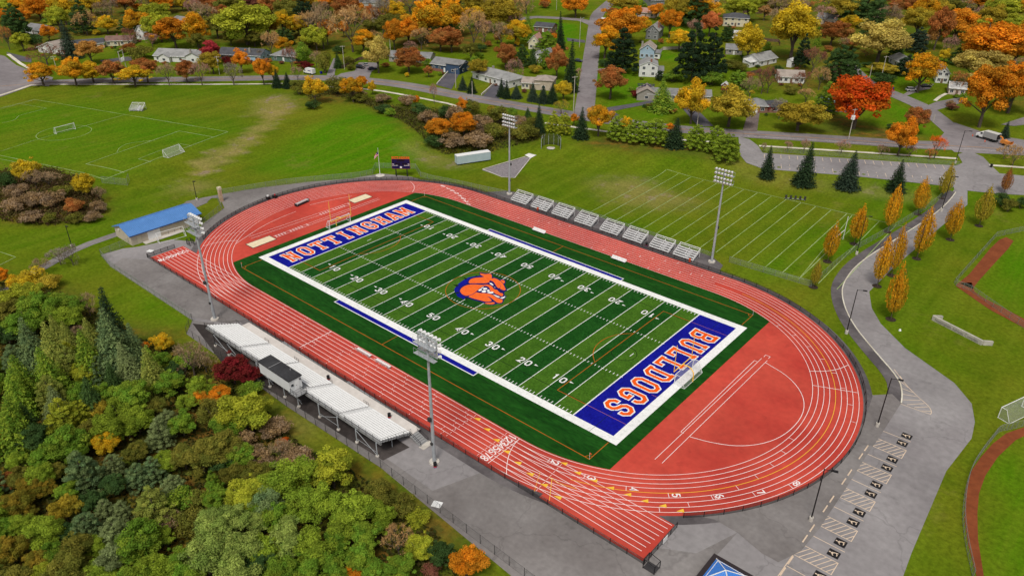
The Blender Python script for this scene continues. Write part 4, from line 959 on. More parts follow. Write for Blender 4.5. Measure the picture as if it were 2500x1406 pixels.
def soccer_goal(x, y, z, rz, label, depth=2.0, top=.9, m=None, net=True, w=7.32, hh=2.44, group='soccer goals', r=.07):
    t = thing('soccer_goal', label, 'soccer goal', (x,y,z), rz, group); m = m or MT['white']
    MB().path([(-w/2,0,0),(-w/2,0,hh),(w/2,0,hh),(w/2,0,0)], r, 8).build('goal_frame', m, t)
    mb = MB()
    for s in (-w/2,w/2): mb.path([(s,0,hh),(s,top,hh),(s,depth,.06),(s,0,.06)], r*.7, 6)
    mb.tube((-w/2,depth,.06),(w/2,depth,.06),r*.7); mb.build('back_frame', m, t)
    if net:
        mb = MB(); mb.add([(-w/2,0,hh),(w/2,0,hh),(w/2,top,hh),(-w/2,top,hh)],[(0,1,2,3)]); mb.add([(-w/2,top,hh),(w/2,top,hh),(w/2,depth,.06),(-w/2,depth,.06)],[(0,1,2,3)])
        for s in (-w/2,w/2): mb.add([(s,0,.05),(s,0,hh),(s,top,hh),(s,depth,.06)],[(0,1,2,3)])
        mb.build('net', MT['lawnnet'], t)
    return t
soccer_goal(100.9,24.7,.1,-math.pi/2,'white soccer goal with a boxed net in front of the blue BULLDOGS end zone', 2.3, 1.1)
soccer_goal(-11.2,25.3,.1,math.pi/2,'white soccer goal with netting under the far goal post by NOTTINGHAM', 1.9, .7)
def goal_from_px(a, b, label, depthsgn, **kw):
    p = at2(*a); q = at2(*b); rz = math.atan2(q[1]-p[1], q[0]-p[0]); c = ((p[0]+q[0])/2, (p[1]+q[1])/2)
    return soccer_goal(c[0], c[1], h(*c), rz+(0 if depthsgn > 0 else math.pi), label, **kw)
goal_from_px((138,328),(185,316),'white soccer goal standing in the centre circle of the upper left field', 1, depth=1.8, top=.6)
goal_from_px((399,385),(441,368),'white soccer goal at the end line of the upper left field, net sagging behind', -1, depth=2.2, top=.1)
goal_from_px((385,590),(450,572),'white goal frame without a net leaning before the storage building', -1, depth=1.6, top=.2, net=False)
t = goal_from_px((2421,1026),(2508,985),'white soccer goal with netting at the right edge beside the lower ball field', -1, depth=2.2, top=1.0)
t.location.z = .0
def goalpost(x, s, label):
    t = thing('football_goal_post', label, 'goal post', (x+s*2.6,YC,.1), 0, 'yellow football goal posts'); X_ = -s*2.6
    m = MT['yellow_paint']
    MB().tube((0,0,0),(0,0,1.4),.12,n=10).path([(0,0,1.4),(-s*.15,0,2.2),(-s*.7,0,2.85),(-s*1.5,0,3.05),(X_,0,3.05)], .11, 10).build('gooseneck', m, t)
    MB().tube((X_,-3.55,3.05),(X_,3.55,3.05),.10,n=10).build('crossbar', m, t)
    for y in (-3.55,3.55): MB().tube((X_,y,3.05),(X_,y,9.3),.075,.06,n=8).build('upright', m, t)
goalpost(100.6, 1, 'yellow goal post with two uprights over the BULLDOGS end zone'); goalpost(-9.2, -1, 'yellow goal post with two uprights behind the NOTTINGHAM end zone')
t = thing('practice_goal_post', 'plain white H-shaped goal post at the end of the practice field', 'goal post', (*at2(2050,588), 0))
p = at2(2033,605); q = at2(2055,587); dx = (q[0]-p[0])/2*1.25; dy = (q[1]-p[1])/2*1.25; t.location = ((p[0]+q[0])/2,(p[1]+q[1])/2,0)
for s in (-1,1): MB().tube((s*dx,s*dy,0),(s*dx,s*dy,7.0),.09,n=8).build('upright', MT['white'], t)
MB().tube((-dx,-dy,3.0),(dx,dy,3.0),.09,n=8).build('crossbar', MT['white'], t)
# ------------------------------------------------------------------ scoreboard, flag
ang = math.atan2(1.25,1.6)
sb = thing('scoreboard', 'dark blue scoreboard on two posts topped with orange letters NOTTINGHAM', 'scoreboard', ((-29.4-25.9)/2,(62.1+65.3)/2,0), math.atan2(3.1,3.7))
for x in (-1.85,1.85): MB().box(x-.16,x+.16,-.16,.16,0,5.2).build('post', MT['black'], sb)
f = MB().box(-3.0,3.0,-.35,-.17,2.75,6.15).build('panel', MT['score_navy'], sb)
MB().box(-3.03,3.03,-.34,-.16,2.71,2.75).box(-3.03,3.03,-.34,-.16,6.15,6.18).box(-3.03,-3.0,-.36,-.16,2.7,6.2).box(3.0,3.03,-.34,-.16,2.7,6.2).build('trim', MT['orange_paint'], f)
MB().box(-1.3,1.3,-.375,-.35,5.35,6.0).box(-1.9,-1.1,-.375,-.35,4.1,4.9).box(-.95,-.3,-.375,-.35,4.1,4.9).box(.5,1.1,-.375,-.35,4.1,4.9).box(1.3,1.9,-.375,-.35,4.1,4.9).build('digit_window', MT['score_black'], f)
mb = MB()
for a, b, z, t_ in ((-2.85,-2.3,4.25,.22),(2.3,2.85,4.25,.22)): mb.box(a,b,-.372,-.35,z,z+t_)
for a0 in (-2.85,1.0):
    for i, wd in enumerate((.22,.16,.2,.18,.1,.24,.16,.2)): mb.box(a0+i*.235,a0+i*.235+wd*.9,-.372,-.35,3.82,4.0)
mb.build('sponsor_lettering', MT['white'], f)
mb = MB(); mb.add([(x,-.372,z) for x,z in ((-.35,3.6),(-.4,3.2),(-.15,2.98),(.15,3.02),(.4,3.25),(.25,3.5),(-.05,3.68))],[tuple(range(7))]); mb.build('emblem', MT['white'], f)
mb = MB()
for i, x in enumerate('NOTTINGHAM'):
    def fx(a, b, i=i): return (-2.95+.595*i+a*.122, 6.28+b*.115)
    tmp = MB(); strokes(tmp, SLAB[x], fx, .13, 0)
    for k, vtx in enumerate(tmp.v): tmp.v[k] = (vtx[0], -.30-.004*(k%3)*0-vtx[2], vtx[1])
    mb.add(tmp.v, tmp.f); mb.add([(a,b+.1,c) for a,b,c in tmp.v], [tuple(reversed(q)) for q in tmp.f])
mb.build('letter_sign', MT['orange_paint'], sb)
MB().box(-2.9,2.9,-.24,-.2,6.36,6.42).box(-2.9,2.9,-.24,-.2,6.80,6.86).build('letter_rail', MT['black'], sb)
fp = thing('flagpole', 'white flagpole on a concrete pad left of the scoreboard', 'flagpole', (*at2(928,429),0))
MB().tube((0,0,0),(0,0,9.4),.10,.05,n=10).tube((0,0,9.4),(0,0,9.55),.09,n=8).build('pole', MT['white'], fp); MB().tube((0,0,0),(0,0,.12),1.6,n=8).build('pad', MT['concrete'], fp)
fl = MB(); n = 12; V = []
for i in range(n+1):
    for j in range(8):
        u = i/n; x = -2.0*u; z = 8.1-.95*u*u*1.6-1.25*j/7; V.append((x*.75, .16*math.sin(u*7)+.25*u, z+.1*math.sin(u*6+j*.3)))
fo = thing('flag', 'red, white and blue striped flag drooping from the flagpole', 'flag', (fp.location.x,fp.location.y,0), math.atan2(3.1,3.7))
stripes = [MB(), MB(), MB()]
for i in range(n):
    for j in range(7):
        k = 2 if (i < 5 and j < 4) else j % 2
        a = i*8+j; stripes[k].add([V[a],V[a+8],V[a+9],V[a+1]], [(0,1,2,3)])
for mb, nm, m in zip(stripes, ('red_stripe','white_stripe','canton'), (MT['red'],MT['white'],MT['turf_navy'])): mb.build(nm, m, fo)
# ------------------------------------------------------------------ other track-side things
t = thing('hurdle_cart', 'black-framed cart stacked with white hurdles inside the far bend', 'hurdle cart', (-32.6,27.4,.07), math.radians(98))
MB().box(-2.6,2.6,-.5,.5,.25,.35).box(-2.6,-2.5,-.5,.5,.3,1.0).box(2.5,2.6,-.5,.5,.3,1.0).build('cart_frame', MT['black'], t)
for i in range(6): MB().box(-2.4,2.4,-.42+.15*i,-.38+.15*i,.75,.95).box(-2.3,-2.24,-.42+.15*i,-.38+.15*i,.35,.75).box(2.24,2.3,-.42+.15*i,-.38+.15*i,.35,.75).build('hurdle', MT['white'], t)
for x in (-2.1,2.1):
    for y in (-.45,.45): MB().tube((x,y-.05,.16),(x,y+.05,.16),.16,n=10).build('wheel', MT['tyre'], t)
t = thing('brick_pillar', 'narrow pale brick pillar with a white cap at the footpath gate', 'pillar', (*at2(541,492),0))
MB().box(-.45,.45,-.45,.45,0,3.9).build('shaft', mat('pale_brick', (.50,.33,.22), .9, (.58,.42,.30), 1.5, fine=(5,.15), obj=True), t); MB().box(-.52,.52,-.52,.52,3.9,4.7).build('cap', mat('cream_panel', (.62,.54,.40), .8, obj=True), t)
for px, lab in (((655,487),'black equipment trolley with a white drum on the far apron'),((672,484),'black folding chair rack on the far apron beside the trolley')):
    t = thing('equipment_trolley', lab, 'trolley', (*at2(*px),.06)); MB().box(-.7,.7,-.4,.4,.3,.9).build('body', MT['black'], t); MB().tube((0,0,.9),(0,0,1.3),.35 if px[0] < 660 else .2,n=12).build('drum', MT['white'] if px[0] < 660 else MT['red'], t)
    for x in (-.5,.5): MB().tube((x,-.42,.17),(x,.42,.17),.17,n=8).build('wheel', MT['tyre'], t)
t = thing('barred_cage', 'black barred cage stand at the far chute fence', 'cage', (*at2(466,598),.06))
MB().path([(-.9,-.6,0),(-.9,-.6,1.6),(.9,-.6,1.6),(.9,-.6,0)],.06).path([(-.9,.6,0),(-.9,.6,1.6),(.9,.6,1.6),(.9,.6,0)],.06).path([(-.9,-.6,1.6),(-.9,.6,1.6)],.06).path([(.9,-.6,1.6),(.9,.6,1.6)],.06).build('frame', MT['black'], t)
mb = MB(); [mb.tube((x,-.6,0),(x,-.6,1.6),.035,n=4) for x in np.linspace(-.7,.7,6)]; [mb.tube((x,.6,0),(x,.6,1.6),.035,n=4) for x in np.linspace(-.7,.7,6)]; mb.build('bar', MT['black'], t)
t = thing('gate_frame', 'black open gate frame at the tip of the near sprint chute', 'gate', (121.5,-21.0,.05))
MB().path([(-.9,-.8,0),(-.9,-.8,1.9),(1.0,-.8,1.5),(1.0,-.8,0)],.06).path([(-.9,.8,0),(-.9,.8,1.9),(1.0,.8,1.5),(1.0,.8,0)],.06).path([(-.9,-.8,1.9),(-.9,.8,1.9)],.06).path([(1,-.8,1.5),(1,.8,1.5)],.06).build('frame', MT['black'], t); MB().box(-.9,1.0,-.8,.8,.05,.12).build('base', MT['steel_dark'], t)
for px, lab, kind in (((367,614),'white tabletop sign lying on the apron by the far chute',0),((1067,1232),'white square pad lying on the asphalt behind the wood fence',1)):
    t = thing('white_panel', lab, 'panel', (*at2(*px),.06), .4); MB().box(-.8,.8,-.65,.65,.05,.13).build('board', MT['white'], t); MB().box(-.03,.03,-.65,.65,.131,.135).build('seam', MT['galv'], t)
sw = thing('wall_sign', 'long low white concrete sign wall with angled ends on the right lawn', 'sign wall', (0,0,0))
wa = at2(2274,781); wb = at2(2395,843); d = Vector((wb[0]-wa[0],wb[1]-wa[1])).normalized(); nn = Vector((-d.y,d.x)); ln = math.dist(wa,wb)
sw.location = (wa[0],wa[1],h(*wa)); sw.rotation_euler = (0,0,math.atan2(d.y,d.x))
wm = mat('cast_concrete', (.50,.47,.41), .9, (.40,.38,.34), .8, fine=(3,.08), obj=True)
MB().box(0,ln,0,.45,-.3,1.15).build('wall', wm, sw)
for x, s in ((0,1),(ln,1)):
    e = Vector((.55,.83)) ; p0 = Vector((x,.0)); mb = MB(); q0 = Vector((x-.0,.45)); mb.prism([tuple(q0+Vector((-.22,0))),tuple(q0+Vector((.22,0))),tuple(q0+Vector((.22,0))+e*1.9),tuple(q0+Vector((-.22,0))+e*1.9)], -.3, 1.10); mb.build('wing', wm, sw)
tc = bpy.data.curves.new('sign_text', 'FONT'); tc.body = 'Nottingham Athletic Complex'; tc.size = .98; tc.extrude = .02
tob = bpy.data.objects.new('sign_text_source', tc); COL.objects.link(tob); bpy.context.view_layer.update(); tme = bpy.data.meshes.new_from_object(tob); bpy.data.objects.remove(tob); to = bpy.data.objects.new('sign_lettering', tme); COL.objects.link(to); to.parent = sw; to.location = (.75,-.03,.22); to.rotation_euler = (math.pi/2,0,0); to.scale = (.86,1,1); tme.materials.clear(); tme.materials.append(mat('grey_letters', (.22,.20,.19), .7))
st = thing('storage_building', 'cream storage building with a bright blue ribbed metal roof', 'building', (0,0,0))
sp = Vector(at2(333,606)[0:2]); gp = Vector(at2(293,573)[0:2])
# long axis runs along y; the gable end faces the wood
SX0, SX1, SY0, SY1 = -52.4, -43.0, -20.4, -.2
st.location = (SX0,SY0,0); wS, lS = SX1-SX0, SY1-SY0
e_, r_ = 3.0, 4.55
mb = MB(); mb.add([(0,0,0),(wS,0,0),(wS,0,e_),(wS/2,0,r_),(0,0,e_),(0,lS,0),(wS,lS,0),(wS,lS,e_),(wS/2,lS,r_),(0,lS,e_)], [(0,1,2,3,4),(9,8,7,6,5),(1,6,7,2),(5,0,4,9)]); mb.build('wall', MT['wall_tan'], st)
mb = MB(); o_ = .5
sl_ = (r_-e_)/(wS/2)
for s in (1,-1):
    xe = wS+o_ if s > 0 else -o_; ze = e_-sl_*o_+.08
    a = [(wS/2,-o_,r_+.08),(xe,-o_,ze),(xe,lS+o_,ze),(wS/2,lS+o_,r_+.08)]
    mb.add(a+[(x,y,z+.1) for x,y,z in a], [(0,1,2,3),(7,6,5,4),(0,4,5,1),(1,5,6,2),(2,6,7,3)])
    for k in range(0, 44):
        y = -o_+(lS+2*o_)*(k+.5)/44
        mb.add([(wS/2,y-.04,r_+.18),(xe,y-.04,ze+.1),(xe,y+.04,ze+.1),(wS/2,y+.04,r_+.18),(wS/2,y-.02,r_+.27),(xe,y-.02,ze+.19),(xe,y+.02,ze+.19),(wS/2,y+.02,r_+.27)], [(4,5,6,7),(0,1,5,4),(3,7,6,2)])
rf = mb.build('roof', MT['roof_blue'], st)
MB().box(wS+o_-.02,wS+o_+.06,-o_,lS+o_,e_-sl_*o_-.08,e_-sl_*o_+.1).build('fascia', MT['roof_navy'], rf)
MB().box(wS,wS+.06,4.6,8.2,.05,2.6).build('garage_door', MT['white'], st); dd = MB().box(wS,wS+.05,1.6,2.7,.05,2.15).build('door', mat('cream_door', (.56,.50,.40), .6, obj=True), st); MB().box(wS+.05,wS+.09,2.5,2.56,1.0,1.12).build('handle', MT['steel_dark'], dd)
MB().box(2.9,3.3,-.35,0,2.9,3.15).build('wall_lamp', MT['white'], st)
MB().box(wS,wS+1.9,2.8,lS-6,.035,.11).build('slab', MT['concrete'], st)
mb = MB(); [mb.tube((wS+.35,y,.0),(wS+.35,y,1.0),.04,n=5) for y in (10.2,12,13.8,15.4)]; mb.build('bollard', MT['steel_dark'], st)
tr = thing('storage_trailer', 'pale blue box trailer with a white roof parked on the grass', 'trailer', (*at2(1117,405),0))
pa = at2(1117,405); pq = at2(1198,393); L_ = math.dist(pa,pq); tr.rotation_euler = (0,0,math.atan2(pq[1]-pa[1],pq[0]-pa[0])); tr.location.z = h(*pa)
MB().box(0,L_,0,2.6,.45,3.25).build('body', MT['pale_blue'], tr); MB().box(-.04,L_+.04,-.04,2.64,3.25,3.34).build('roof', MT['white'], tr)
mb = MB(); [mb.box(x-.04,x+.04,-.045,.0,.5,3.2) for x in np.linspace(.3,L_-.3,12)]; mb.build('rib', MT['pale_blue'], tr)
for x in (1.6,2.9): MB().tube((x,.1,.45),(x,.5,.45),.45,n=14).tube((x,2.1,.45),(x,2.5,.45),.45,n=14).build('wheel', MT['tyre'], tr)
MB().box(L_-2.4,L_-2.1,.4,.6,-.15,.5).box(L_-2.4,L_-2.1,2.0,2.2,-.15,.5).build('landing_leg', MT['steel_dark'], tr)
ki = thing('ticket_kiosk', 'kiosk with a ribbed bright blue hipped roof and wide dark eaves', 'kiosk', (131.4,-18.2,.03))
MB().box(-2.3,2.3,-2.3,2.3,0,2.7).build('wall', MT['wall_tan'], ki)
MB().box(-3.2,3.2,-3.2,3.2,2.75,2.95).build('eave', mat('dark_eave', (.030,.022,.024), .8, obj=True), ki)
mb = MB(); E_ = 2.45
for k in range(4):
    a = k*math.pi/2; rot = lambda p: (p[0]*math.cos(a)-p[1]*math.sin(a), p[0]*math.sin(a)+p[1]*math.cos(a), p[2])
    mb.add([rot(p) for p in ((-E_,-E_,2.96),(E_,-E_,2.96),(0,0,4.6))], [(0,1,2)])
    for i in range(1,16):
        x = -E_+2*E_*i/16; t_ = 1-abs(x)/E_
        mb.add([rot(p) for p in ((x-.04,-E_,2.99),(x+.04,-E_,2.99),(x+.03,-E_+E_*t_,2.99+1.64*t_),(x-.03,-E_+E_*t_,2.99+1.64*t_),(x-.02,-E_,3.10),(x+.02,-E_,3.10),(x+.01,-E_+E_*t_,3.07+1.64*t_),(x-.01,-E_+E_*t_,3.07+1.64*t_))], [(4,5,6,7),(0,4,7,3),(1,2,6,5)])
rf = mb.build('roof', mat('kiosk_blue', (.07,.25,.70), .45, obj=True), ki)
mb = MB()
for k in range(4):
    a = k*math.pi/2; rot = lambda p: (p[0]*math.cos(a)-p[1]*math.sin(a), p[0]*math.sin(a)+p[1]*math.cos(a), p[2])
    mb.tube(rot((-E_+.5,-E_+.45,3.42)), rot((E_-.5,-E_+.45,3.42)), .05, n=4); mb.tube(rot((E_,-E_,3.05)), rot((0,0,4.68)), .08, n=4)
mb.build('snow_guard', MT['white'], rf)
dc = thing('discus_cage', 'dark netted discus cage with curved poles at the field edge', 'cage', (*at2(1345,362),0)); dc.location.z = h(dc.location.x,dc.location.y)
cpx = [at2(*q) for q in ((1325,372),(1333,374),(1341,368),(1360,350),(1382,362),(1322,362))]
base = [(3.6*math.cos(a),3.6*math.sin(a)) for a in np.linspace(math.radians(20),math.radians(235),8)]
for i,(x,y) in enumerate(base): MB().path([(x,y,0),(x,y,3.6),(x*.86,y*.86,4.4)],.07,6).build('post', MT['galv'], dc)
mb = MB(); [mb.add([(a[0],a[1],0),(b[0],b[1],0),(b[0],b[1],4.0),(a[0],a[1],4.0)],[(0,1,2,3)]) for a,b in zip(base,base[1:])]; mb.build('net', mesh_mat('black_netting', (.012,.014,.012), .6), dc)
MB().tube((0,0,0),(0,0,.12),1.5,n=16).build('throwing_circle', MT['concrete'], dc)
# ------------------------------------------------------------------ black lamp posts
LP = [((2332,399),11.5,1.4,'beside the car park entrance on the verge'),((2298,516),11.2,1.0,'at the top of the walkway fence'),((2091,621),11.2,.8,'halfway along the walkway, before a hornbeam'),((2066,814),11.2,1.2,'on the grass strip where the driveway bends'),((2141,1041),11.0,1.2,'beside the hatched kerb at the car park end'),((1979,1271),10.9,1.2,'next to the accessible stalls on the plaza'),((176,603),6.2,0,'by the dark bush on the left footpath'),((481,489),6.2,0,'near the brick pillar behind the far bend')]
for (px, hh, arm, where) in LP:
    x, y = at2(*px); t = thing('lamp_post', 'black lamp post '+where, 'lamp post', (x,y,h(x,y)), math.radians(20), 'black lamp posts')
    MB().tube((0,0,0),(0,0,.9 if hh > 8 else .7),.34,n=14).build('footing', MT['concrete'], t)
    MB().tube((0,0,.6),(0,0,hh),.12,.085,n=8).build('pole', MT['black'], t)
    mb = MB(); mb.tube((0,0,hh-.15),(arm,0,hh),.05,n=6) if arm else None; mb.box(arm-.1,arm+.75,-.2,.2,hh-.08,hh+.08); mb.build('lamp_head', MT['black'], t)
# ------------------------------------------------------------------ accessible parking
pk = MB(); ic = MB(); ib = MB(); hx0, hx1 = 136.5, 142.1
def hatch(y0, y1, x0=hx0-1.2):
    pk.ribbon([(hx0,y0),(hx1,y0),(hx1,y1),(hx0,y1)], .12, .05)
    for k in range(9):
        xx = x0+.25+k*.82
        a = Vector((xx,y0)); b = Vector((xx+1.55,y1)); lo = x0 if xx < hx0 else hx0
        if b.x > hx1: tt = (hx1-a.x)/(b.x-a.x); b = a+(b-a)*tt
        if a.x < hx1: pk.ribbon([tuple(a),tuple(b)], .12, .055)
def icon(y):
    ib.flat([(140.1,y-.75),(141.8,y-.75),(141.8,y+.75),(140.1,y+.75)], .05)
    c = Vector((141.15,y)); pts = [(141.1+.34*math.cos(a),y-.05+.36*math.sin(a)) for a in np.linspace(math.radians(-30),math.radians(250),14)]
    ic.ribbon(pts, .13, .056); ic.ribbon([(140.35,y+.05),(140.75,y+.02),(141.05,y+.3),(141.5,y+.42)], .13, .058); ic.ribbon([(140.65,y-.18),(140.7,y+.25)], .12, .06)
    ic.flat([(140.32+.13*math.cos(2*math.pi*i/10),y+.05+.13*math.sin(2*math.pi*i/10)) for i in range(10)], .061)
for j in range(7):
    y = 31.05-8.25*j-(.0 if j < 5 else .1)
    if j < 6 or 1: hatch(y-2.75, y)
    pk.ribbon([(hx0,y-5.5),(hx1,y-5.5)], .12, .05)
    icon(y-4.1); icon(y-6.9)
hatch(39.2-2.75-.1, 39.2-.1) if 0 else None
icon(32.6); icon(35.2); pk.ribbon([(136.6,33.8),(142.0,34.0)], .12, .05); pk.ribbon([(136.4,-2.2),(136.2,-20)], .12, .05)
zeb = ats([(2198,975),(2200,950),(2195,920),(2188,905)]); zr = ats([(2184,903),(2215,945),(2245,975),(2265,990),(2274,1004),(2270,1012),(2195,985)])
pk.ribbon(smooth_line(ats([(2183,902),(2212,940),(2242,970),(2264,988),(2273,1000),(2274,1008),(2271,1012),(2196,985)]),1), .13, .05)
for a, b in (((2197,918),(2204,928)),((2199,932),(2217,946)),((2201,948),(2228,958)),((2201,962),(2238,968)),((2202,976),(2247,977)),((2214,988),(2257,985)),((2232,995),(2266,993)),((2250,1003),(2273,1004))): pk.ribbon(ats([a,b]), .13, .055)
pl = struct(pk.build('parking_markings', MT['paint_cream']), 'cream painted lines of the accessible stalls and hatched aisles')
ib.build('icon_ground', MT['black'], pl); ic.build('wheelchair_icon', MT['paint_cream'], pl)
si = 0
for j in range(7):
    y = 31.05-8.25*j
    for yy in (y-4.1,y-6.9):
        if yy < -14 or j == 6: continue
        t = thing('wheel_stop', 'cream concrete wheel stop, %s down the line from the hatched kerb' % ['first','second','third','fourth','fifth','sixth','seventh','eighth','ninth','tenth','eleventh','twelfth','thirteenth','fourteenth'][si], 'wheel stop', (136.5,yy,.03), 0, 'concrete wheel stops'); si += 1
        MB().add([(-.13,-.95,0),(.13,-.95,0),(.13,.95,0),(-.13,.95,0),(-.07,-.9,.14),(.07,-.9,.14),(.07,.9,.14),(-.07,.9,.14)],[(4,5,6,7),(0,1,5,4),(1,2,6,5),(2,3,7,6),(3,0,4,7)]).build('block', MT['paint_cream'], t)
# ------------------------------------------------------------------ painted lines on the grass pitches
gp_ = MB()
def gl(pts, w=.16, z=.06): gp_.ribbon(resample(pts, 2.5), w, z, drape=True)
A1o = (0,0,.256); A2o = (0,340,.256); C2o = (1240,340,.256); D2o = (1860,340,.256)
e1, e2, e3 = crop(*A2o, [(1000,385)])[0], crop(*A1o, [(2175,1260)])[0], crop(*A1o, [(330,952)])[0]
e4 = (e1[0]+e3[0]-e2[0], e1[1]+e3[1]-e2[1])
gl([e1,e2,e3,e4,e1], .2)
gl(crop(*A2o, [(1185,320),(820,238)])+crop(*A1o, [(1710,1252),(2035,1310)]), .2)
gl(crop(*A2o, [(1440,218),(1320,190),(1710,42)][:2])+crop(*A2o, [(1700,42),(1830,68)]), .16)
gl(crop(*A1o, [(1195,1095),(860,1190),(330,1340),(-100,1480)]), .16)
cc = crop(*A1o, [(612,1268)])[0]; gl([(cc[0]+9.3*math.cos(2*math.pi*i/40), cc[1]+9.3*math.sin(2*math.pi*i/40)) for i in range(41)], .17)
gl(smooth_line(crop(*A2o, [(1115,125),(1140,80),(1220,40),(1440,15)]),1), .16)
gl(crop(*A1o, [(175,990),(445,1035),(180,1105)]), .14); gl(smooth_line(crop(*A1o, [(180,1105),(140,1150),(20,1175)]),1), .14); gl(crop(*A1o, [(310,960),(0,1045)]), .14)
gl(crop(*A2o, [(0,190),(720,330),(1000,385)]), .14); gl(crop(*A2o, [(0,1075),(150,1125),(0,1200)]), .14)
far = [(1515,290),(1632,320),(1750,350),(1872,380),(1985,415),(2110,452),(2245,482),(2385,510),(2500,535)]
nea = [(765,708),(890,742),(1030,772),(1160,812),(1275,858),(1415,895),(1545,945),(1690,990),(1830,1030)]
F = crop(*C2o, far); Nn = crop(*C2o, nea)
f0 = F[0]; df = ((F[7][0]-F[0][0])/7, (F[7][1]-F[0][1])/7); n0 = Nn[0]; dn = ((Nn[7][0]-n0[0])/7, (Nn[7][1]-n0[1])/7)
for i in range(17): gl([(f0[0]+df[0]*i, f0[1]+df[1]*i-.4), (n0[0]+dn[0]*i, n0[1]+dn[1]*i)], .17)
gl([f0,(f0[0]+df[0]*17.2,f0[1]+df[1]*17.2)], .17); gl(crop(*D2o, [(860,728),(820,950)][:1])+crop(*D2o, [(350,1335)]), .15)
gl(crop(*D2o, [(20,1240),(400,1335)]), .14)
struct(gp_.build('pitch_lines', MT['paint_field']), 'worn white lines of the grass soccer and practice pitches')
t = thing('blocking_sled', 'low steel football blocking sled with dark pads on the practice field', 'sled', (*at2(1941,488),h(*at2(1941,488))), math.radians(28))
MB().box(-3.2,3.2,-.08,.08,.25,.4).build('beam', MT['galv'], t)
for x in (-2.8,-1.4,0,1.4,2.8): MB().box(x-.3,x+.3,-.35,-.1,.35,1.4).build('pad', MT['steel_dark'], t); MB().tube((x,-.2,0),(x,1.1,.08),.06,n=5).tube((x,.9,.1),(x,0,.9),.04,n=4).build('runner', MT['white'], t)
t = thing('lawn_marker', 'small white ball marker on the lawn beside the driveway', 'marker', (*at2(2197,807),0)); o = MB().tube((0,0,0),(0,0,.3),.3,.22,n=12).tube((0,0,.3),(0,0,.42),.22,.08,n=12).build('dome', MT['white'], t)
# ------------------------------------------------------------------ houses
WALL = {'white':(.74,.74,.73),'cream':(.68,.62,.46),'tan':(.50,.42,.34),'grey':(.24,.25,.26),'blue':(.38,.52,.66),'navy':(.045,.085,.16),'green':(.10,.17,.14),'brown':(.20,.13,.09),'brick':(.26,.13,.10),'pinkish':(.62,.50,.46),'red':(.20,.03,.025),'stone':(.34,.31,.28),'slate':(.20,.27,.34)}
ROOF = {'grey':(.24,.24,.245),'lgrey':(.32,.32,.32),'dark':(.085,.087,.10),'brown':(.22,.13,.11),'tan':(.38,.32,.28),'pink':(.46,.26,.21),'teal':(.26,.36,.36),'white':(.66,.66,.66),'black':(.04,.04,.045)}
HM = {}
def wallm(c):
    if ('w',c) not in HM: HM['w',c] = mat(c+'_wall', WALL[c], .85, tuple(v*.86 for v in WALL[c]), .6, fine=(3,.07), obj=True)
    return HM['w',c]
def roofm(c):
    if ('r',c) not in HM: HM['r',c] = mat(c+'_shingles', ROOF[c], .9, tuple(v*.72 for v in ROOF[c]), .35, fine=(4,.16), obj=True)
    return HM['r',c]
LANDMARK = []
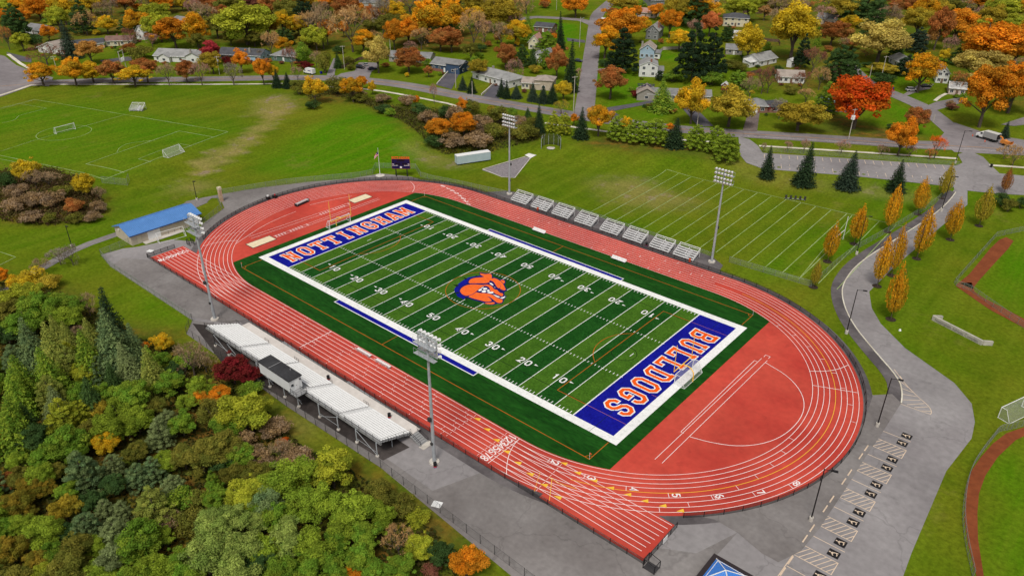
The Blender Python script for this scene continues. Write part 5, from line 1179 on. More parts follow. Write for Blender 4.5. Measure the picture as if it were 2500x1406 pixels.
def house(short, label, a, b, depth, wall, roof, style='gable', wh=2.9, rise=1.7, chim=None, win=4, door=.5, garage=None, brickbase=None, name='house', porch=False, rows=1, cp=None, over=.45, cat='house', left=False):
    if cp: a = (cp[0]+cp[2]*a[0], cp[1]+cp[2]*a[1]); b = (cp[0]+cp[2]*b[0], cp[1]+cp[2]*b[1])
    p = Vector(at2(*a)); q = Vector(at2(*b)); d = q-p; W = d.length; d.normalize()
    rz = math.atan2(d.y, d.x)                       # local +x along the front, +y away from the camera
    t = thing(name, label, cat, (p.x,p.y,min(h(*p),h(*q))), rz); D = depth
    LANDMARK.append((short, (a[0]+b[0])/2, (a[1]+b[1])/2-8))
    mb = MB(); wm, rm = wallm(wall), roofm(roof)
    if style == 'gable':   # ridge runs along the front
        mb.add([(0,0,-.6),(W,0,-.6),(W,D,-.6),(0,D,-.6),(0,0,wh),(W,0,wh),(W,D,wh),(0,D,wh),(0,D/2,wh+rise),(W,D/2,wh+rise)], [(0,1,5,4),(2,3,7,6),(1,2,6,9,5),(3,0,4,8,7)])
    elif style == 'end':
        mb.add([(0,0,-.6),(W,0,-.6),(W,D,-.6),(0,D,-.6),(0,0,wh),(W,0,wh),(W,D,wh),(0,D,wh),(W/2,0,wh+rise),(W/2,D,wh+rise)], [(0,1,5,8,4),(2,3,7,9,6),(1,2,6,5),(3,0,4,7)])
    else: mb.box(0,W,0,D,-.6,wh)
    mb.build('wall', wm, t); o = over; mb = MB(); th_ = .14
    if style == 'gable':
        k = rise/(D/2)
        for y0, y1 in ((-o,D/2),(D+o,D/2)):
            z0 = wh-k*o+.03; A = [(-o,y0,z0),(W+o,y0,z0),(W+o,y1,wh+rise+.03),(-o,y1,wh+rise+.03)]
            mb.add(A+[(x,y,z+th_) for x,y,z in A], [(0,1,2,3),(7,6,5,4),(0,4,5,1),(1,5,6,2),(3,7,4,0)])
    elif style == 'end':
        k = rise/(W/2)
        for x0, x1 in ((-o,W/2),(W+o,W/2)):
            z0 = wh-k*o+.03; A = [(x0,-o,z0),(x0,D+o,z0),(x1,D+o,wh+rise+.03),(x1,-o,wh+rise+.03)]
            mb.add(A+[(x,y,z+th_) for x,y,z in A], [(0,1,2,3),(7,6,5,4),(0,4,5,1),(1,5,6,2),(3,7,4,0)])
    elif style == 'hip':
        s = min(W,D)/2; r0 = (s, D/2) if W >= D else (W/2, s); r1 = (W-s, D/2) if W >= D else (W/2, D-s); z = wh+.03
        A = [(-o,-o,z),(W+o,-o,z),(W+o,D+o,z),(-o,D+o,z),(*r0,wh+rise),(*r1,wh+rise)]
        mb.add(A, [(0,1,5,4),(1,2,5),(2,3,4,5),(3,0,4)] if W >= D else [(0,1,4),(1,2,5,4),(2,3,5),(3,0,4,5)])
        mb.box(-o,W+o,-o,D+o,wh-.13,wh+.02)
    else: mb.box(-o,W+o,-o,D+o,wh,wh+.3)
    rf = mb.build('roof', rm, t)
    if style in ('gable','end','hip'):
        mb = MB()
        if style == 'gable': zf = wh-rise/(D/2)*o; mb.box(-o,W+o,-o-.09,-o-.005,zf-.02,zf+.16)
        elif style == 'hip': mb.box(-o-.02,W+o+.02,-o-.09,-o-.005,wh-.14,wh+.04)
        else:
            for x0 in (-o,W+o):
                z0 = wh-rise/(W/2)*o+.03; mb.add([(x0,-o-.06,z0),(x0,-o-.06,z0+.2),(W/2,-o-.06,wh+rise+.23),(W/2,-o-.06,wh+rise+.03)], [(0,1,2,3)])
        mb.build('fascia', MT['white'], rf)
    if chim is not None:
        cx = W*chim[0]; cyy = D*chim[1]; MB().box(cx-.45,cx+.45,cyy-.35,cyy+.35,wh-.2,wh+rise+1.0).build('chimney', MT['brick'] if chim[2] else wallm('stone'), rf)
    busy = []
    if garage is not None:
        g0 = W*garage; gw = min(2.7 if W < 9 else 4.4, W*.6); MB().box(g0-gw/2,g0+gw/2,-.06,-.005,0,2.2).build('garage_door', MT['white'], t); busy.append((g0-gw/2,g0+gw/2))
    if door is not None:
        d0 = W*door
        if not any(a_-.5 < d0 < b_+.5 for a_,b_ in busy):
            dd = MB().box(d0-.48,d0+.48,-.06,-.005,0,2.1).build('door', MT['white'] if wall not in ('white','cream','pinkish') else wallm('brown'), t); busy.append((d0-.5,d0+.5))
            MB().box(d0+.3,d0+.38,-.1,-.06,1.0,1.12).build('handle', MT['steel_dark'], dd)
    for r in range(rows):
        zc = 1.55+2.6*r
        for i in range(win):
            xc = W*(i+.5)/win
            ww = min(.62, W/win*.3)
            if r == 0 and any(a_-ww-.1 < xc < b_+ww+.1 for a_,b_ in busy): continue
            f = MB().box(xc-ww-.1,xc+ww+.1,-.05,-.004,zc-.72,zc+.72).build('window', MT['white'], t)
            MB().box(xc-ww,xc-.04,-.066,-.05,zc-.62,zc+.62).box(xc+.04,xc+ww,-.066,-.05,zc-.62,zc+.62).build('pane', MT['glass'], f)
        for yc in (D*.3, D*.7):
          for sx in (1,) if not left else (1,-1):
            x_ = W if sx > 0 else 0
            f = MB().box(x_+.004*sx if sx > 0 else x_-.05, x_+.05 if sx > 0 else x_-.004, yc-.7,yc+.7,zc-.62,zc+.62).build('window', MT['white'], t)
            MB().box(x_+.05 if sx > 0 else x_-.066, x_+.066 if sx > 0 else x_-.05, yc-.6,yc+.6,zc-.52,zc+.52).build('pane', MT['glass'], f)
    if style == 'end' and rows > 1 or (style == 'end' and wh+rise > 4.6):
        f = MB().box(W/2-.5,W/2+.5,-.05,-.004,wh+.2,wh+1.2).build('window', MT['white'], t); MB().box(W/2-.38,W/2+.38,-.066,-.05,wh+.3,wh+1.1).build('pane', MT['glass'], f)
    if brickbase: MB().box(W*brickbase[0],W*brickbase[1],-.09,-.07,-.3,1.3).build('brick_front', MT['brick'], t)
    if porch:
        m2 = MB(); px0, px1 = W*porch[0], W*porch[1]; m2.box(px0,px1,-2.2,-.1,wh-.25,wh-.1); m2.build('porch_roof', rm, t)
        for x in (px0+.1,px1-.1): MB().box(x-.07,x+.07,-2.1,-1.96,-.3,wh-.25).build('porch_post', MT['white'], t)
    return t, W, D
def wing(t, x0, x1, y0, y1, wh, wall, roof, style='gable', rise=1.4, o=.4):
    """a lower wing or ell of the same house"""
    mb = MB(); W = x1-x0; D = y1-y0
    if style == 'end': mb.add([(x0,y0,-.6),(x1,y0,-.6),(x1,y1,-.6),(x0,y1,-.6),(x0,y0,wh),(x1,y0,wh),(x1,y1,wh),(x0,y1,wh),((x0+x1)/2,y0,wh+rise),((x0+x1)/2,y1,wh+rise)], [(0,1,5,8,4),(2,3,7,9,6),(1,2,6,5),(3,0,4,7)])
    else: mb.box(x0,x1,y0,y1,-.6,wh)
    mb.build('wing_wall', wallm(wall), t); mb = MB()
    if style == 'end':
        k = rise/(W/2)
        for xa, xb in ((x0-o,(x0+x1)/2),(x1+o,(x0+x1)/2)):
            z0 = wh-k*o+.035; A = [(xa,y0-o,z0),(xa,y1,z0),(xb,y1,wh+rise+.035),(xb,y0-o,wh+rise+.035)]; mb.add(A+[(x,y,z+.13) for x,y,z in A], [(0,1,2,3),(7,6,5,4),(0,4,5,1),(3,7,4,0),(0,3,7,4)])
    elif style == 'shed': mb.add([(x0-o,y0-o,wh),(x1+o,y0-o,wh),(x1+o,y1,wh+rise),(x0-o,y1,wh+rise),(x0-o,y0-o,wh+.15),(x1+o,y0-o,wh+.15),(x1+o,y1,wh+rise+.15),(x0-o,y1,wh+rise+.15)],[(0,3,2,1),(4,5,6,7),(0,1,5,4),(1,2,6,5),(3,0,4,7)])
    else:
        mb.add([(x0-o,y0-o,wh+.02),(x1+o,y0-o,wh+.02),(x1+o,y1+o,wh+.02),(x0-o,y1+o,wh+.02),((x0+x1)/2,(y0+y1)/2,wh+rise)], [(0,1,4),(1,2,4),(2,3,4),(3,0,4)]); mb.box(x0-o,x1+o,y0-o,y1+o,wh-.12,wh+.015)
    mb.build('wing_roof', roofm(roof), t)
    xc = (x0+x1)/2; f = MB().box(xc-.8,xc+.8,y0-.05,y0-.004,.9,2.1).build('window', MT['white'], t); MB().box(xc-.7,xc+.7,y0-.066,y0-.05,1.0,2.0).build('pane', MT['glass'], f)
A = (0,0,.256); B = (620,0,.256); C = (1240,0,.256); Dd = (1860,0,.256)
house('the white house at upper far left','white house with a long grey roof half hidden by trees at the upper far left',(245,320),(400,345),10,'white','grey','gable',cp=A,win=3,rise=2.2)
house('the pale barn-roofed house','pale house with a broad brownish gable behind the maroon tree, upper left',(372,500),(610,525),11,'white','tan','end',cp=A,win=3,rise=3.2,wh=2.6)
house('the white house by the tall blue spruce','white one-storey house with a slate roof right of the tall blue spruce',(715,485),(1000,460),9,'white','dark','gable',cp=A,win=5)
house('the cream house with the brown roof','cream house with a reddish brown roof, upper left',(1010,445),(1270,435),10,'cream','brown','gable',cp=A,win=4,chim=(.4,.5,1))
t_, W_, D_ = house('the white steep-gabled house','narrow white house with a steep gable peeping between trees, upper left',(1308,375),(1385,385),9,'white','grey','end',cp=A,win=1,wh=4.2,rise=3.4,door=None)
t_, W_, D_ = house('the white ranch house with two gables','white ranch house with a pale grey roof and two small gables behind the street trees',(1475,585),(1835,600),12,'white','lgrey','gable',cp=A,win=5,rise=2.3,chim=(.93,.2,0),door=.45)
wing(t_, W_*.18, W_*.46, -2.0, D_*.5, 2.7, 'white','lgrey','end',1.6); wing(t_, W_*.86, W_*1.22, -.5, D_*.6, 3.2,'white','lgrey','end',1.7)
house('the blue house with the dark roof','slate-blue long house with a dark roof and stone chimney, upper left of centre',(2085,570),(2490,590),11,'blue','dark','gable',cp=A,win=5,rise=2.2,chim=(.72,.2,0),porch=(.0,.55))
house('the hidden white house','white house mostly hidden by orange trees near the top left',(1640,245),(1790,270),10,'white','grey','gable',cp=A,win=2,wh=3.4)
house('the green bungalow','dark green bungalow with a grey hipped roof and blue dormer',(170,580),(400,600),10,'green','grey','hip',cp=B,win=3,rise=2.4)
house('the grey ranch behind the red maple','low grey ranch house behind the round red maple',(1290,590),(1680,610),9,'stone','grey','gable',cp=B,win=5,rise=1.7)
t_, W_, D_ = house('the brick and navy split-level','split-level house of brick and navy siding with white garage door and grey roof',(1690,672),(1965,712),10,'navy','grey','gable',cp=B,win=5,rise=2.2,garage=.86,door=.47,brickbase=(.0,.42),wh=3.4)
wing(t_, W_*.56, W_*1.0, -.7, D_*.75, 4.6,'navy','grey','hip',1.5)
t_, W_, D_ = house('the white hip-roofed ranch','white raised ranch with a pale grey hipped roof on a hedged bank',(2085,745),(2430,845),11,'white','lgrey','hip',cp=B,win=4,rise=2.3,wh=3.3,chim=(.35,.5,0))
t_, W_, D_ = house('the tan split-level','tan split-level house with a taupe roof behind blue spruces',(130,850),(300,860),9,'cream','tan','gable',cp=C,win=5,rise=1.5)
wing(t_, W_*.72, W_*1.75, -.3, D_*.9, 4.4,'tan','tan','hip',1.6)
house('the cream steep-gabled house','cream house with a steep rose-brown roof among evergreens',(196,470),(300,478),9,'cream','pink','end',cp=C,win=2,wh=3.8,rise=3.6,rows=1,door=None)
house('the dark-roofed house by the side street','low house with a dark red-black roof near the side street lawn',(250,300),(420,315),9,'brick','dark','gable',cp=C,win=3,rise=1.7)
house('the hidden white gabled house','white gabled house behind dark evergreens left of the side street',(235,590),(330,612),10,'white','grey','end',cp=C,win=2,wh=3.4,rise=2.6)
house('the grey gabled house','tall grey house with a pale grey gable and brick chimney beyond the blue house',(1312,375),(1432,385),13,'grey','lgrey','end',cp=C,win=2,wh=5.0,rise=3.0,rows=2,chim=(.85,.3,1),door=None)
t_, W_, D_ = house('the pale blue house','pale blue house with an arched front gable and white porch',(1255,558),(1390,566),11,'blue','tan','end',cp=C,win=3,wh=4.6,rise=2.6,rows=1,door=None,chim=(.1,.2,0))
wing(t_, W_*.92, W_*1.4, 1.0, D_*.8, 3.0,'white','grey','hip',1.0)
t_, W_, D_ = house('the plain white two-storey house','plain white two-storey house with grey gable roof and four small windows',(1248,732),(1422,738),11,'white','lgrey','end',cp=C,win=2,wh=5.2,rise=1.9,rows=2,door=None,chim=(.62,.1,1),over=.25)
wing(t_, W_*1.0, W_*1.33, 2.0, D_*.7, 2.6,'white','grey','shed',1.0)
t_, W_, D_ = house('the long house with solar panels','long low taupe house with solar panels and an orange garage door',(1330,960),(1930,985),9,'tan','grey','gable',cp=C,win=6,rise=1.6,door=.62)
wing(t_, -4.6, 3.6, -.4, D_*1.05, 2.9,'stone','tan','end',2.2)
for i in range(2):
  for j in range(6): MB().box(-4.6+1.25*j,-3.5+1.25*j,D_*.55+1.25*i,D_*.55+1.25*i+1.1,4.9+.35*i,5.0+.35*i).build('solar_panel', MT['score_navy'], t_)
MB().box(W_*.02+3.6,W_*.02+7.0,-.12,-.07,0,2.3).build('garage_door', MT['orange_paint'], t_)
house('the peach and white house','peach and white house near the top edge, right of the side street',(1225,160),(1400,175),10,'pinkish','pink','gable',cp=C,win=3,rise=2.0)
house('the slate-roofed house at the top','grey house with a slate blue roof at the very top beside the orange trees',(1360,70),(1490,60),10,'grey','dark','gable',cp=C,win=3,wh=4)
house('the cream hip-roofed house','cream two-storey house with a slate hipped roof, upper right of centre',(2045,250),(2290,262),11,'cream','dark','hip',cp=C,win=4,wh=5.0,rise=2.2,rows=2)
house('the white double garage','white flat-roofed double garage next to the yellow tree',(2135,375),(2300,385),8,'white','white','flat',cp=C,win=0,door=None,garage=.25,wh=3.2)
house('the brown stone cottage','grey-brown stone cottage with a dull grey roof left of the yellow tree',(2075,520),(2230,528),8,'stone','grey','gable',cp=C,win=2,rise=1.8)
t_, W_, D_ = house('the white sunroom house','white house with a glazed sunroom wing right of the yellow tree',(2390,640),(2560,600),10,'white','lgrey','gable',cp=C,win=3,rise=2.4)
wing(t_, -5.0, .2, 1.5, D_*.6, 2.4,'white','white','shed',1.1)
house('the small red shed','small dark red shed with a white roof at a garden edge',(2032,860),(2092,866),3.2,'red','white','end',cp=C,win=1,wh=2.2,rise=1.1,door=None,name='garden_shed',cat='shed',over=.25)
t_, W_, D_ = house('the house with the white garage door','low dark-roofed house with a white garage door and crimson bushes',(2285,1075),(2470,1080),9,'brick','grey','hip',cp=C,win=2,garage=.33,door=None,rise=2.0)
wing(t_, W_*.92, W_*1.9, .6, D_*1.0, 2.6,'brick','dark','hip',1.7)
house('the white house behind bare trees','white house with a taupe roof screened by bare maroon trees, right',(150,790),(400,800),10,'white','tan','gable',cp=Dd,win=5,rise=2.0)
house('the teal-roofed house','low house with a pale teal roof behind the red maple',(560,1060),(830,1075),10,'grey','teal','gable',cp=Dd,win=4,rise=2.4)
house('the grey-roofed house under the yellow tree','white house with a pale grey roof under the wide yellow tree, right',(1205,590),(1335,670),9,'white','lgrey','gable',cp=Dd,win=3,rise=2.0)
house('the white two-gabled house','white two-storey house with blue-grey roof by the right street',(1650,790),(1770,800),10,'white','slate' if 'slate' in ROOF else 'grey','end',cp=Dd,win=2,wh=4.6,rise=2.6,rows=2)
house('the pale house with the walkway','pale pinkish house front with a curved white walkway, right',(1775,900),(1930,915),9,'pinkish','white','gable',cp=Dd,win=3,rise=1.8)
house('the pink-shrouded house','pale house wrapped in bare pink trees near the top right',(520,230),(700,245),10,'pinkish','grey','gable',cp=Dd,win=3,wh=3.4,rise=2.6)
house('the narrow white shed','narrow white shed under the tall yellow tree, upper right',(232,640),(275,648),4,'white','white','end',cp=Dd,win=0,wh=3.2,rise=1.0,door=None,name='garden_shed',cat='shed',over=.2)
house('the long white house by the bins','long white building with a pale roof peeping at the top centre',(1010,80),(1210,70),9,'white','grey','gable',cp=B,win=3,wh=3.2)
house('the far cream house','cream house in the trees at the top edge, right of centre',(1830,40),(2010,45),9,'cream','grey','gable',cp=(1240,0,.256),win=3,wh=3)
# ------------------------------------------------------------------ vehicles
def car(x, y, rz, paint, label, L=4.5, Wd=1.8, suv=False, cat='car', name='parked_car', z=None):
    t = thing(name, label, cat, (x,y,(h(x,y) if z is None else z)+.09), rz); top = 1.72 if suv else 1.42; bl = .95 if suv else .82
    prof = [(-L/2,.35),(-L/2,bl-.08),(-L/2+.1,bl),(-L*.12,bl+.08),(L*.46,bl),(L/2,bl-.2),(L/2,.35)]
    def side(prof, w0, w1, mb):
        n = len(prof); vs = [(a,-w0,b) for a,b in prof]+[(a,w0,b) for a,b in prof]
        mb.add(vs, [tuple(range(n)), tuple(range(2*n-1,n-1,-1))]+[(i,i+n,(i+1)%n+n,(i+1)%n) for i in range(n)])
    prof = [(-L/2,.32),(-L/2,bl-.05),(-L/2+.12,bl+.02),(L*.22,bl+.04),(L*.45,bl-.06),(L/2,bl-.25),(L/2,.32)]
    mb = MB(); side(prof, Wd/2, 0, mb); mb.build('body', paint, t)
    r0 = -L*.47 if suv else -L*.36
    mb = MB(); A = [(r0,-Wd/2+.06,bl),(L*.24,-Wd/2+.06,bl),(L*.24,Wd/2-.06,bl),(r0,Wd/2-.06,bl)]; Bt = [(r0+.3,-Wd/2+.26,top-.07),(L*.06,-Wd/2+.26,top-.07),(L*.06,Wd/2-.26,top-.07),(r0+.3,Wd/2-.26,top-.07)]
    mb.add(A+Bt, [(0,1,5,4),(1,2,6,5),(2,3,7,6),(3,0,4,7)]); mb.build('window', MT['glass'], t)
    mb = MB(); mb.prism([(r0+.22,-Wd/2+.2),(L*.075,-Wd/2+.2),(L*.075,Wd/2-.2),(r0+.22,Wd/2-.2)], top-.075, top); mb.build('roof', paint, t)
    for sx in (-L*.31,L*.31):
        for sy in (-1,1):
            MB().tube((sx,sy*(Wd/2-.2),.33),(sx,sy*(Wd/2+.02),.33),.33,n=14).build('wheel', MT['tyre'], t)
    for sy in (-1,1): MB().box(L/2-.06,L/2+.012,sy*.62-.2,sy*.62+.2,.6,.74).build('headlight', MT['white'], t); MB().box(-L/2-.012,-L/2+.03,sy*.66-.14,sy*.66+.14,.66,.82).build('tail_light', MT['red'], t)
    return t
pw = mat('white_car_paint', (.78,.78,.78), .3, obj=True, spec=.5); pb_ = mat('black_car_paint', (.012,.012,.014), .3, obj=True, spec=.5); ps = mat('silver_car_paint', (.42,.43,.45), .3, obj=True, spec=.5, metal=.3); pn = mat('navy_car_paint', (.015,.022,.06), .3, obj=True, spec=.5)
def cpx_(cp, a): return at2(cp[0]+cp[2]*a[0], cp[1]+cp[2]*a[1])
car(*cpx_(B,(1015,655)), math.radians(10), pb_, 'black estate car parked in the wide drive', 4.8, 1.9, True)
car(*cpx_(B,(1065,628)), math.radians(160), ps, 'silver car parked behind the black estate in the wide drive')
car(*cpx_(B,(1130,668)), math.radians(65), pn, 'dark navy car parked across the wide drive, rear toward the road')
car(*cpx_(Dd,(1425,870)), math.radians(40), pw, 'white car in the drive under the orange-green maple', 4.7, 1.9, True)
car(*cpx_(Dd,(1560,835)), math.radians(35), pb_, 'black car half hidden behind the maple beside the white car')
car(*cpx_(C,(672,592)), math.radians(10), pn, 'dark blue car at the kerb of the side street drive', 4.3)
car(*cpx_(C2o,(10,10)) if 0 else cpx_((1860,340,.256),(1730,405)), math.radians(115), pw, 'white car parked behind the columnar hornbeam at the car park corner')
vx, vy = cpx_(B,(532,708)); v = thing('delivery_van', 'white box-bodied delivery van parked at the roadside', 'van', (vx,vy,h(vx,vy)+.08), math.radians(8))
MB().box(-1.6,3.0,-1.05,1.05,.55,2.75).build('cargo_body', pw, v)
mb = MB(); mb.add([(-1.6,-1,.5),(-1.6,1,.5),(-1.6,1,2.3),(-1.6,-1,2.3),(-3.1,-.95,.5),(-3.1,.95,.5),(-3.1,.95,1.2),(-3.1,-.95,1.2),(-2.3,-.95,2.2),(-2.3,.95,2.2)], [(4,5,1,0),(4,7,6,5),(7,8,9,6),(8,3,2,9),(0,3,8,7,4),(1,5,6,9,2)]); mb.build('cab', pw, v)
MB().box(-2.5,-1.7,-1.012,1.012,1.3,2.0).add([(-2.98,-.8,1.35),(-2.98,.8,1.35),(-2.42,.8,2.1),(-2.42,-.8,2.1)],[(0,1,2,3)]).build('window', MT['glass'], v)
for x in (-2.3,1.8):
    for y in (-.95,.95): MB().tube((x,y-.12,.4),(x,y+.12,.4),.4,n=14).build('wheel', MT['tyre'], v)
MB().box(.0,2.0,-1.062,-1.05,1.6,1.9).build('side_stripe', MT['turf_blue'], v)
vx, vy = cpx_(C,(905,230)); v = thing('box_trailer', 'white enclosed trailer parked at the junction of the side street', 'trailer', (vx,vy,h(vx,vy)+.08), math.radians(120))
MB().box(-3,3,-1.2,1.2,.5,3.0).build('body', pw, v); MB().box(-3.05,3.05,-1.25,1.25,3.0,3.08).build('roof', MT['white'], v)
for y in (-1.1,1.1): MB().tube((-.3,y-.12,.38),(-.3,y+.12,.38),.38,n=14).tube((.6,y-.12,.38),(.6,y+.12,.38),.38,n=14).build('wheel', MT['tyre'], v)
MB().tube((3,-.8,.55),(4.3,0,.55),.06).tube((3,.8,.55),(4.3,0,.55),.06).build('tow_bar', MT['steel_dark'], v)
pA = Vector(at2(2383,334)); pB = Vector(at2(2436,350)); rz = math.atan2(pA.y-pB.y, pA.x-pB.x); c_ = (pA+pB)/2
tk = thing('chip_truck', 'white-cabbed tree service truck with a grey high-sided box', 'truck', (c_.x,c_.y,h(*c_)+.08), rz)
MB().box(-4.0,1.2,-1.25,1.25,1.05,3.15).build('box_body', mat('truck_box', (.33,.33,.33), .5, obj=True), tk); MB().box(-4.05,1.25,-1.28,1.28,3.15,3.22).build('box_roof', mat('truck_roof', (.60,.60,.58), .5, obj=True), tk); MB().box(-4.02,-4.0,-1.1,1.1,1.2,3.0).build('rear_opening', MT['black'], tk)
mb = MB(); mb.add([(1.35,-1.1,.7),(1.35,1.1,.7),(1.35,1.1,2.6),(1.35,-1.1,2.6),(2.9,-1.1,.7),(2.9,1.1,.7),(2.9,1.05,1.75),(2.9,-1.05,1.75),(2.55,-1.0,2.55),(2.55,1.0,2.55)],[(3,8,9,2),(8,7,6,9),(0,4,7,8,3),(1,2,9,6,5),(0,3,2,1)]); mb.box(2.9,4.1,-1.0,1.0,.7,1.6); mb.build('cab', pw, tk)
MB().box(1.6,2.4,-1.112,1.112,1.75,2.4).add([(2.93,-.9,1.8),(2.93,.9,1.8),(2.6,.9,2.5),(2.6,-.9,2.5)],[(0,1,2,3)]).build('window', MT['glass'], tk)
MB().box(-4,4.0,-.5,.5,.55,.75).build('chassis', MT['black'], tk)
for x in (-3.0,-1.9,3.1):
    for y in (-1.05,1.05): MB().tube((x,y-.16,.5),(x,y+.16,.5),.5,n=16).build('wheel', MT['tyre'], tk)
pC = Vector(at2(2446,354)); ch = thing('wood_chipper', 'orange wood chipper towed behind the tree service truck', 'chipper', (pC.x,pC.y,h(*pC)+.08), rz)
oc = mat('chipper_orange', (.72,.26,.04), .5, (.55,.2,.05), 2, obj=True)
MB().box(-2.2,.6,-.75,.75,.7,1.7).tube((-.6,-.8,1.3),(-.6,.8,1.3),.75,n=14).build('drum_housing', oc, ch); mb = MB(); mb.path([(.3,0,1.7),(.5,0,2.4),(1.5,0,2.7)],.28,8); mb.build('chute', oc, ch); mb = MB(); mb.add([(-2.2,-.6,.8),(-2.2,.6,.8),(-3.3,.9,.9),(-3.3,-.9,.9),(-2.2,-.6,1.6),(-2.2,.6,1.6),(-3.3,.9,2.0),(-3.3,-.9,2.0)],[(0,1,2,3),(0,4,7,3),(1,2,6,5),(4,5,6,7)]); mb.build('feed_hopper', oc, ch)
for y in (-.85,.85): MB().tube((-.9,y-.12,.42),(-.9,y+.12,.42),.42,n=14).build('wheel', MT['tyre'], ch)
for px, lab in (((2374,333),'orange traffic cone in front of the tree service truck'),((2404,347),'orange traffic cone beside the rear wheels of the tree service truck')):
    t = thing('traffic_cone', lab, 'cone', (*at2(*px),h(*at2(*px))+.08)); MB().tube((0,0,.04),(0,0,.75),.2,.04,n=10).build('cone', MT['orange_paint'], t); MB().box(-.24,.24,-.24,.24,0,.04).build('base', MT['black'], t)
for cp, a, m, lab in ((B,(642,708),MT['turf_blue'],'blue wheeled bin standing at the roadside right of the van'),(Dd,(1210,860),MT['black'],'black wheeled bin at the kerb of the right street'),(Dd,(1248,864),MT['turf_blue'],'blue recycling tub at the kerb beside the black bin'),((1860,340,.256),(2185,270),MT['black'],'black bin on the verge by the car park exit')):
    x, y = cpx_(cp,a); t = thing('wheeled_bin', lab, 'bin', (x,y,h(x,y)+.06)); MB().add([(-.3,-.35,.08),(.3,-.35,.08),(.3,.35,.08),(-.3,.35,.08),(-.38,-.42,1.05),(.38,-.42,1.05),(.38,.42,1.05),(-.38,.42,1.05)],[(0,3,2,1),(4,5,6,7),(0,1,5,4),(1,2,6,5),(2,3,7,6),(3,0,4,7)]).build('body', m, t); MB().box(-.42,.42,-.46,.46,1.05,1.13).build('lid', m, t)
# ------------------------------------------------------------------ utility poles
UP = [(A,(540,665),(505,540),'utility pole with a double crossarm beside the leftmost street maples',2,0),(A,(2095,715),(2052,540),'utility pole with crossarm and transformer among the bare street trees',1,1),(B,(865,665),(843,440),'leaning pale utility pole left of the wide drive',0,0),(B,(1302,492),(1296,315),'slim pale utility pole behind the wide drive',0,0),(B,(1925,840),(1918,655),'utility pole between the two house drives',0,0),(B,(2083,935),(2085,780),'short pole on the hedged bank below the white ranch',0,0),
      (C,(624,1085),(632,730),'tall pole at the corner of the side street, dark below and pale above',0,0),(C,(682,455),(702,150),'tall pole with a lamp arm beside the side street',0,2),(C,(1803,1205),(1828,1000),'pale utility pole in front of the golden maple',0,0),(C,(463,100),(466,0),'pale pole on the far corner at the top of the side street',0,0),(C,(1965,680),(1995,490),'pale pole in front of the dark spruces',0,0),
      (Dd,(1130,780),(1188,540),'leaning pale pole by the yellow hedge at the right street',0,0),(Dd,(1018,780),(1035,630),'shorter pale pole left of the leaning one at the right street',0,0),(Dd,(826,1330),(880,1040),'utility pole with big grey transformers in front of the red maple',0,3),(Dd,(1632,1165),(1640,1095),'thin street sign post at the corner of the right street',0,0),(A,(1290,330),(1220,205),'leaning pole by the white steep-gabled house',0,0)]
for cp, b_, t__, lab, arms, extra in UP:
    bx, by_ = cp[0]+cp[2]*b_[0], cp[1]+cp[2]*b_[1]; x, y = at2(bx, by_); z0 = h(x,y); ty = cp[1]+cp[2]*t__[1]
    zz = 3.0
    while zz < 16 and proj((x,y,z0+zz))[1] > ty: zz += .25
    t = thing('utility_pole', lab, 'utility pole', (x,y,z0), math.radians(60), 'utility poles'); MB().tube((0,0,-.3),(0,0,zz),.16,.11,n=8).build('pole', MT['wood_pole'], t)
    for k in range(max(arms, 1 if zz > 8 and arms == 0 and extra == 0 else arms)): MB().box(-1.3,1.3,-.07,.07,zz-.5-.9*k,zz-.36-.9*k).build('crossarm', MT['wood_pole'], t)
    if extra in (1,): MB().tube((.3,0,zz-2.6),(.3,0,zz-1.7),.28,n=10).build('transformer', MT['galv'], t)
    if extra == 3:
        for a in range(3): MB().tube((.42*math.cos(a*2.1),.42*math.sin(a*2.1),zz-4.0),(.42*math.cos(a*2.1),.42*math.sin(a*2.1),zz-2.6),.34,n=12).build('transformer', MT['white'], t)
        MB().box(-1.1,1.1,-.07,.07,zz-.4,zz-.28).build('crossarm', MT['wood_pole'], t)
    if extra == 2: MB().tube((0,0,zz-1.2),(1.6,0,zz-.6),.05).box(1.5,2.1,-.12,.12,zz-.68,zz-.55).build('lamp_arm', MT['galv'], t)
hf = [at2(*(.256*a,.256*b)) for a,b in ((1175,705),(1250,660))]
t = thing('pole_platform', 'white two-pole frame carrying a boxed transformer platform above the street trees', 'utility frame', (*hf[0],h(*hf[0]))); dx, dy = hf[1][0]-hf[0][0], hf[1][1]-hf[0][1]
for k in (0,1): MB().tube((dx*k*.5,dy*k*.5,0),(dx*k*.5,dy*k*.5,10.5),.16,n=8).build('pole', MT['wood_pole'], t)
MB().path([(0,0,10.2),(dx*.5,dy*.5,10.2)],.12).path([(0,0,5.2),(dx*.5,dy*.5,5.2)],.14).build('crossarm', MT['wood_pole'], t)
for k in (.15,.5,.85): MB().tube((dx*.5*k,dy*.5*k,5.3),(dx*.5*k,dy*.5*k,7.0),.42,n=10).build('transformer', MT['white'], t)
# garden fences
for cp, pts, lab, m in ((B,[(840,660),(1000,580),(1130,555)],'weathered timber fence beside the wide drive','wood_brown'),(C,[(1450,500),(1480,480),(1660,470),(1720,470)],'grey timber fence behind the pale blue house','wood_pole'),(C,[(2270,720),(2420,690)],'grey timber fence below the white sunroom house','wood_brown'),(C,[(2240,130),(2420,135)],'timber fence at the top beside the cream house','wood_brown'),(Dd,[(20,395),(160,405),(170,440)],'dark timber garden fence, upper right','wood_brown')):
    P = crop(*cp, pts); fence(lab, P, 1.6, MT[m], MT[m], 2.4, .06, .04, name='timber_fence')
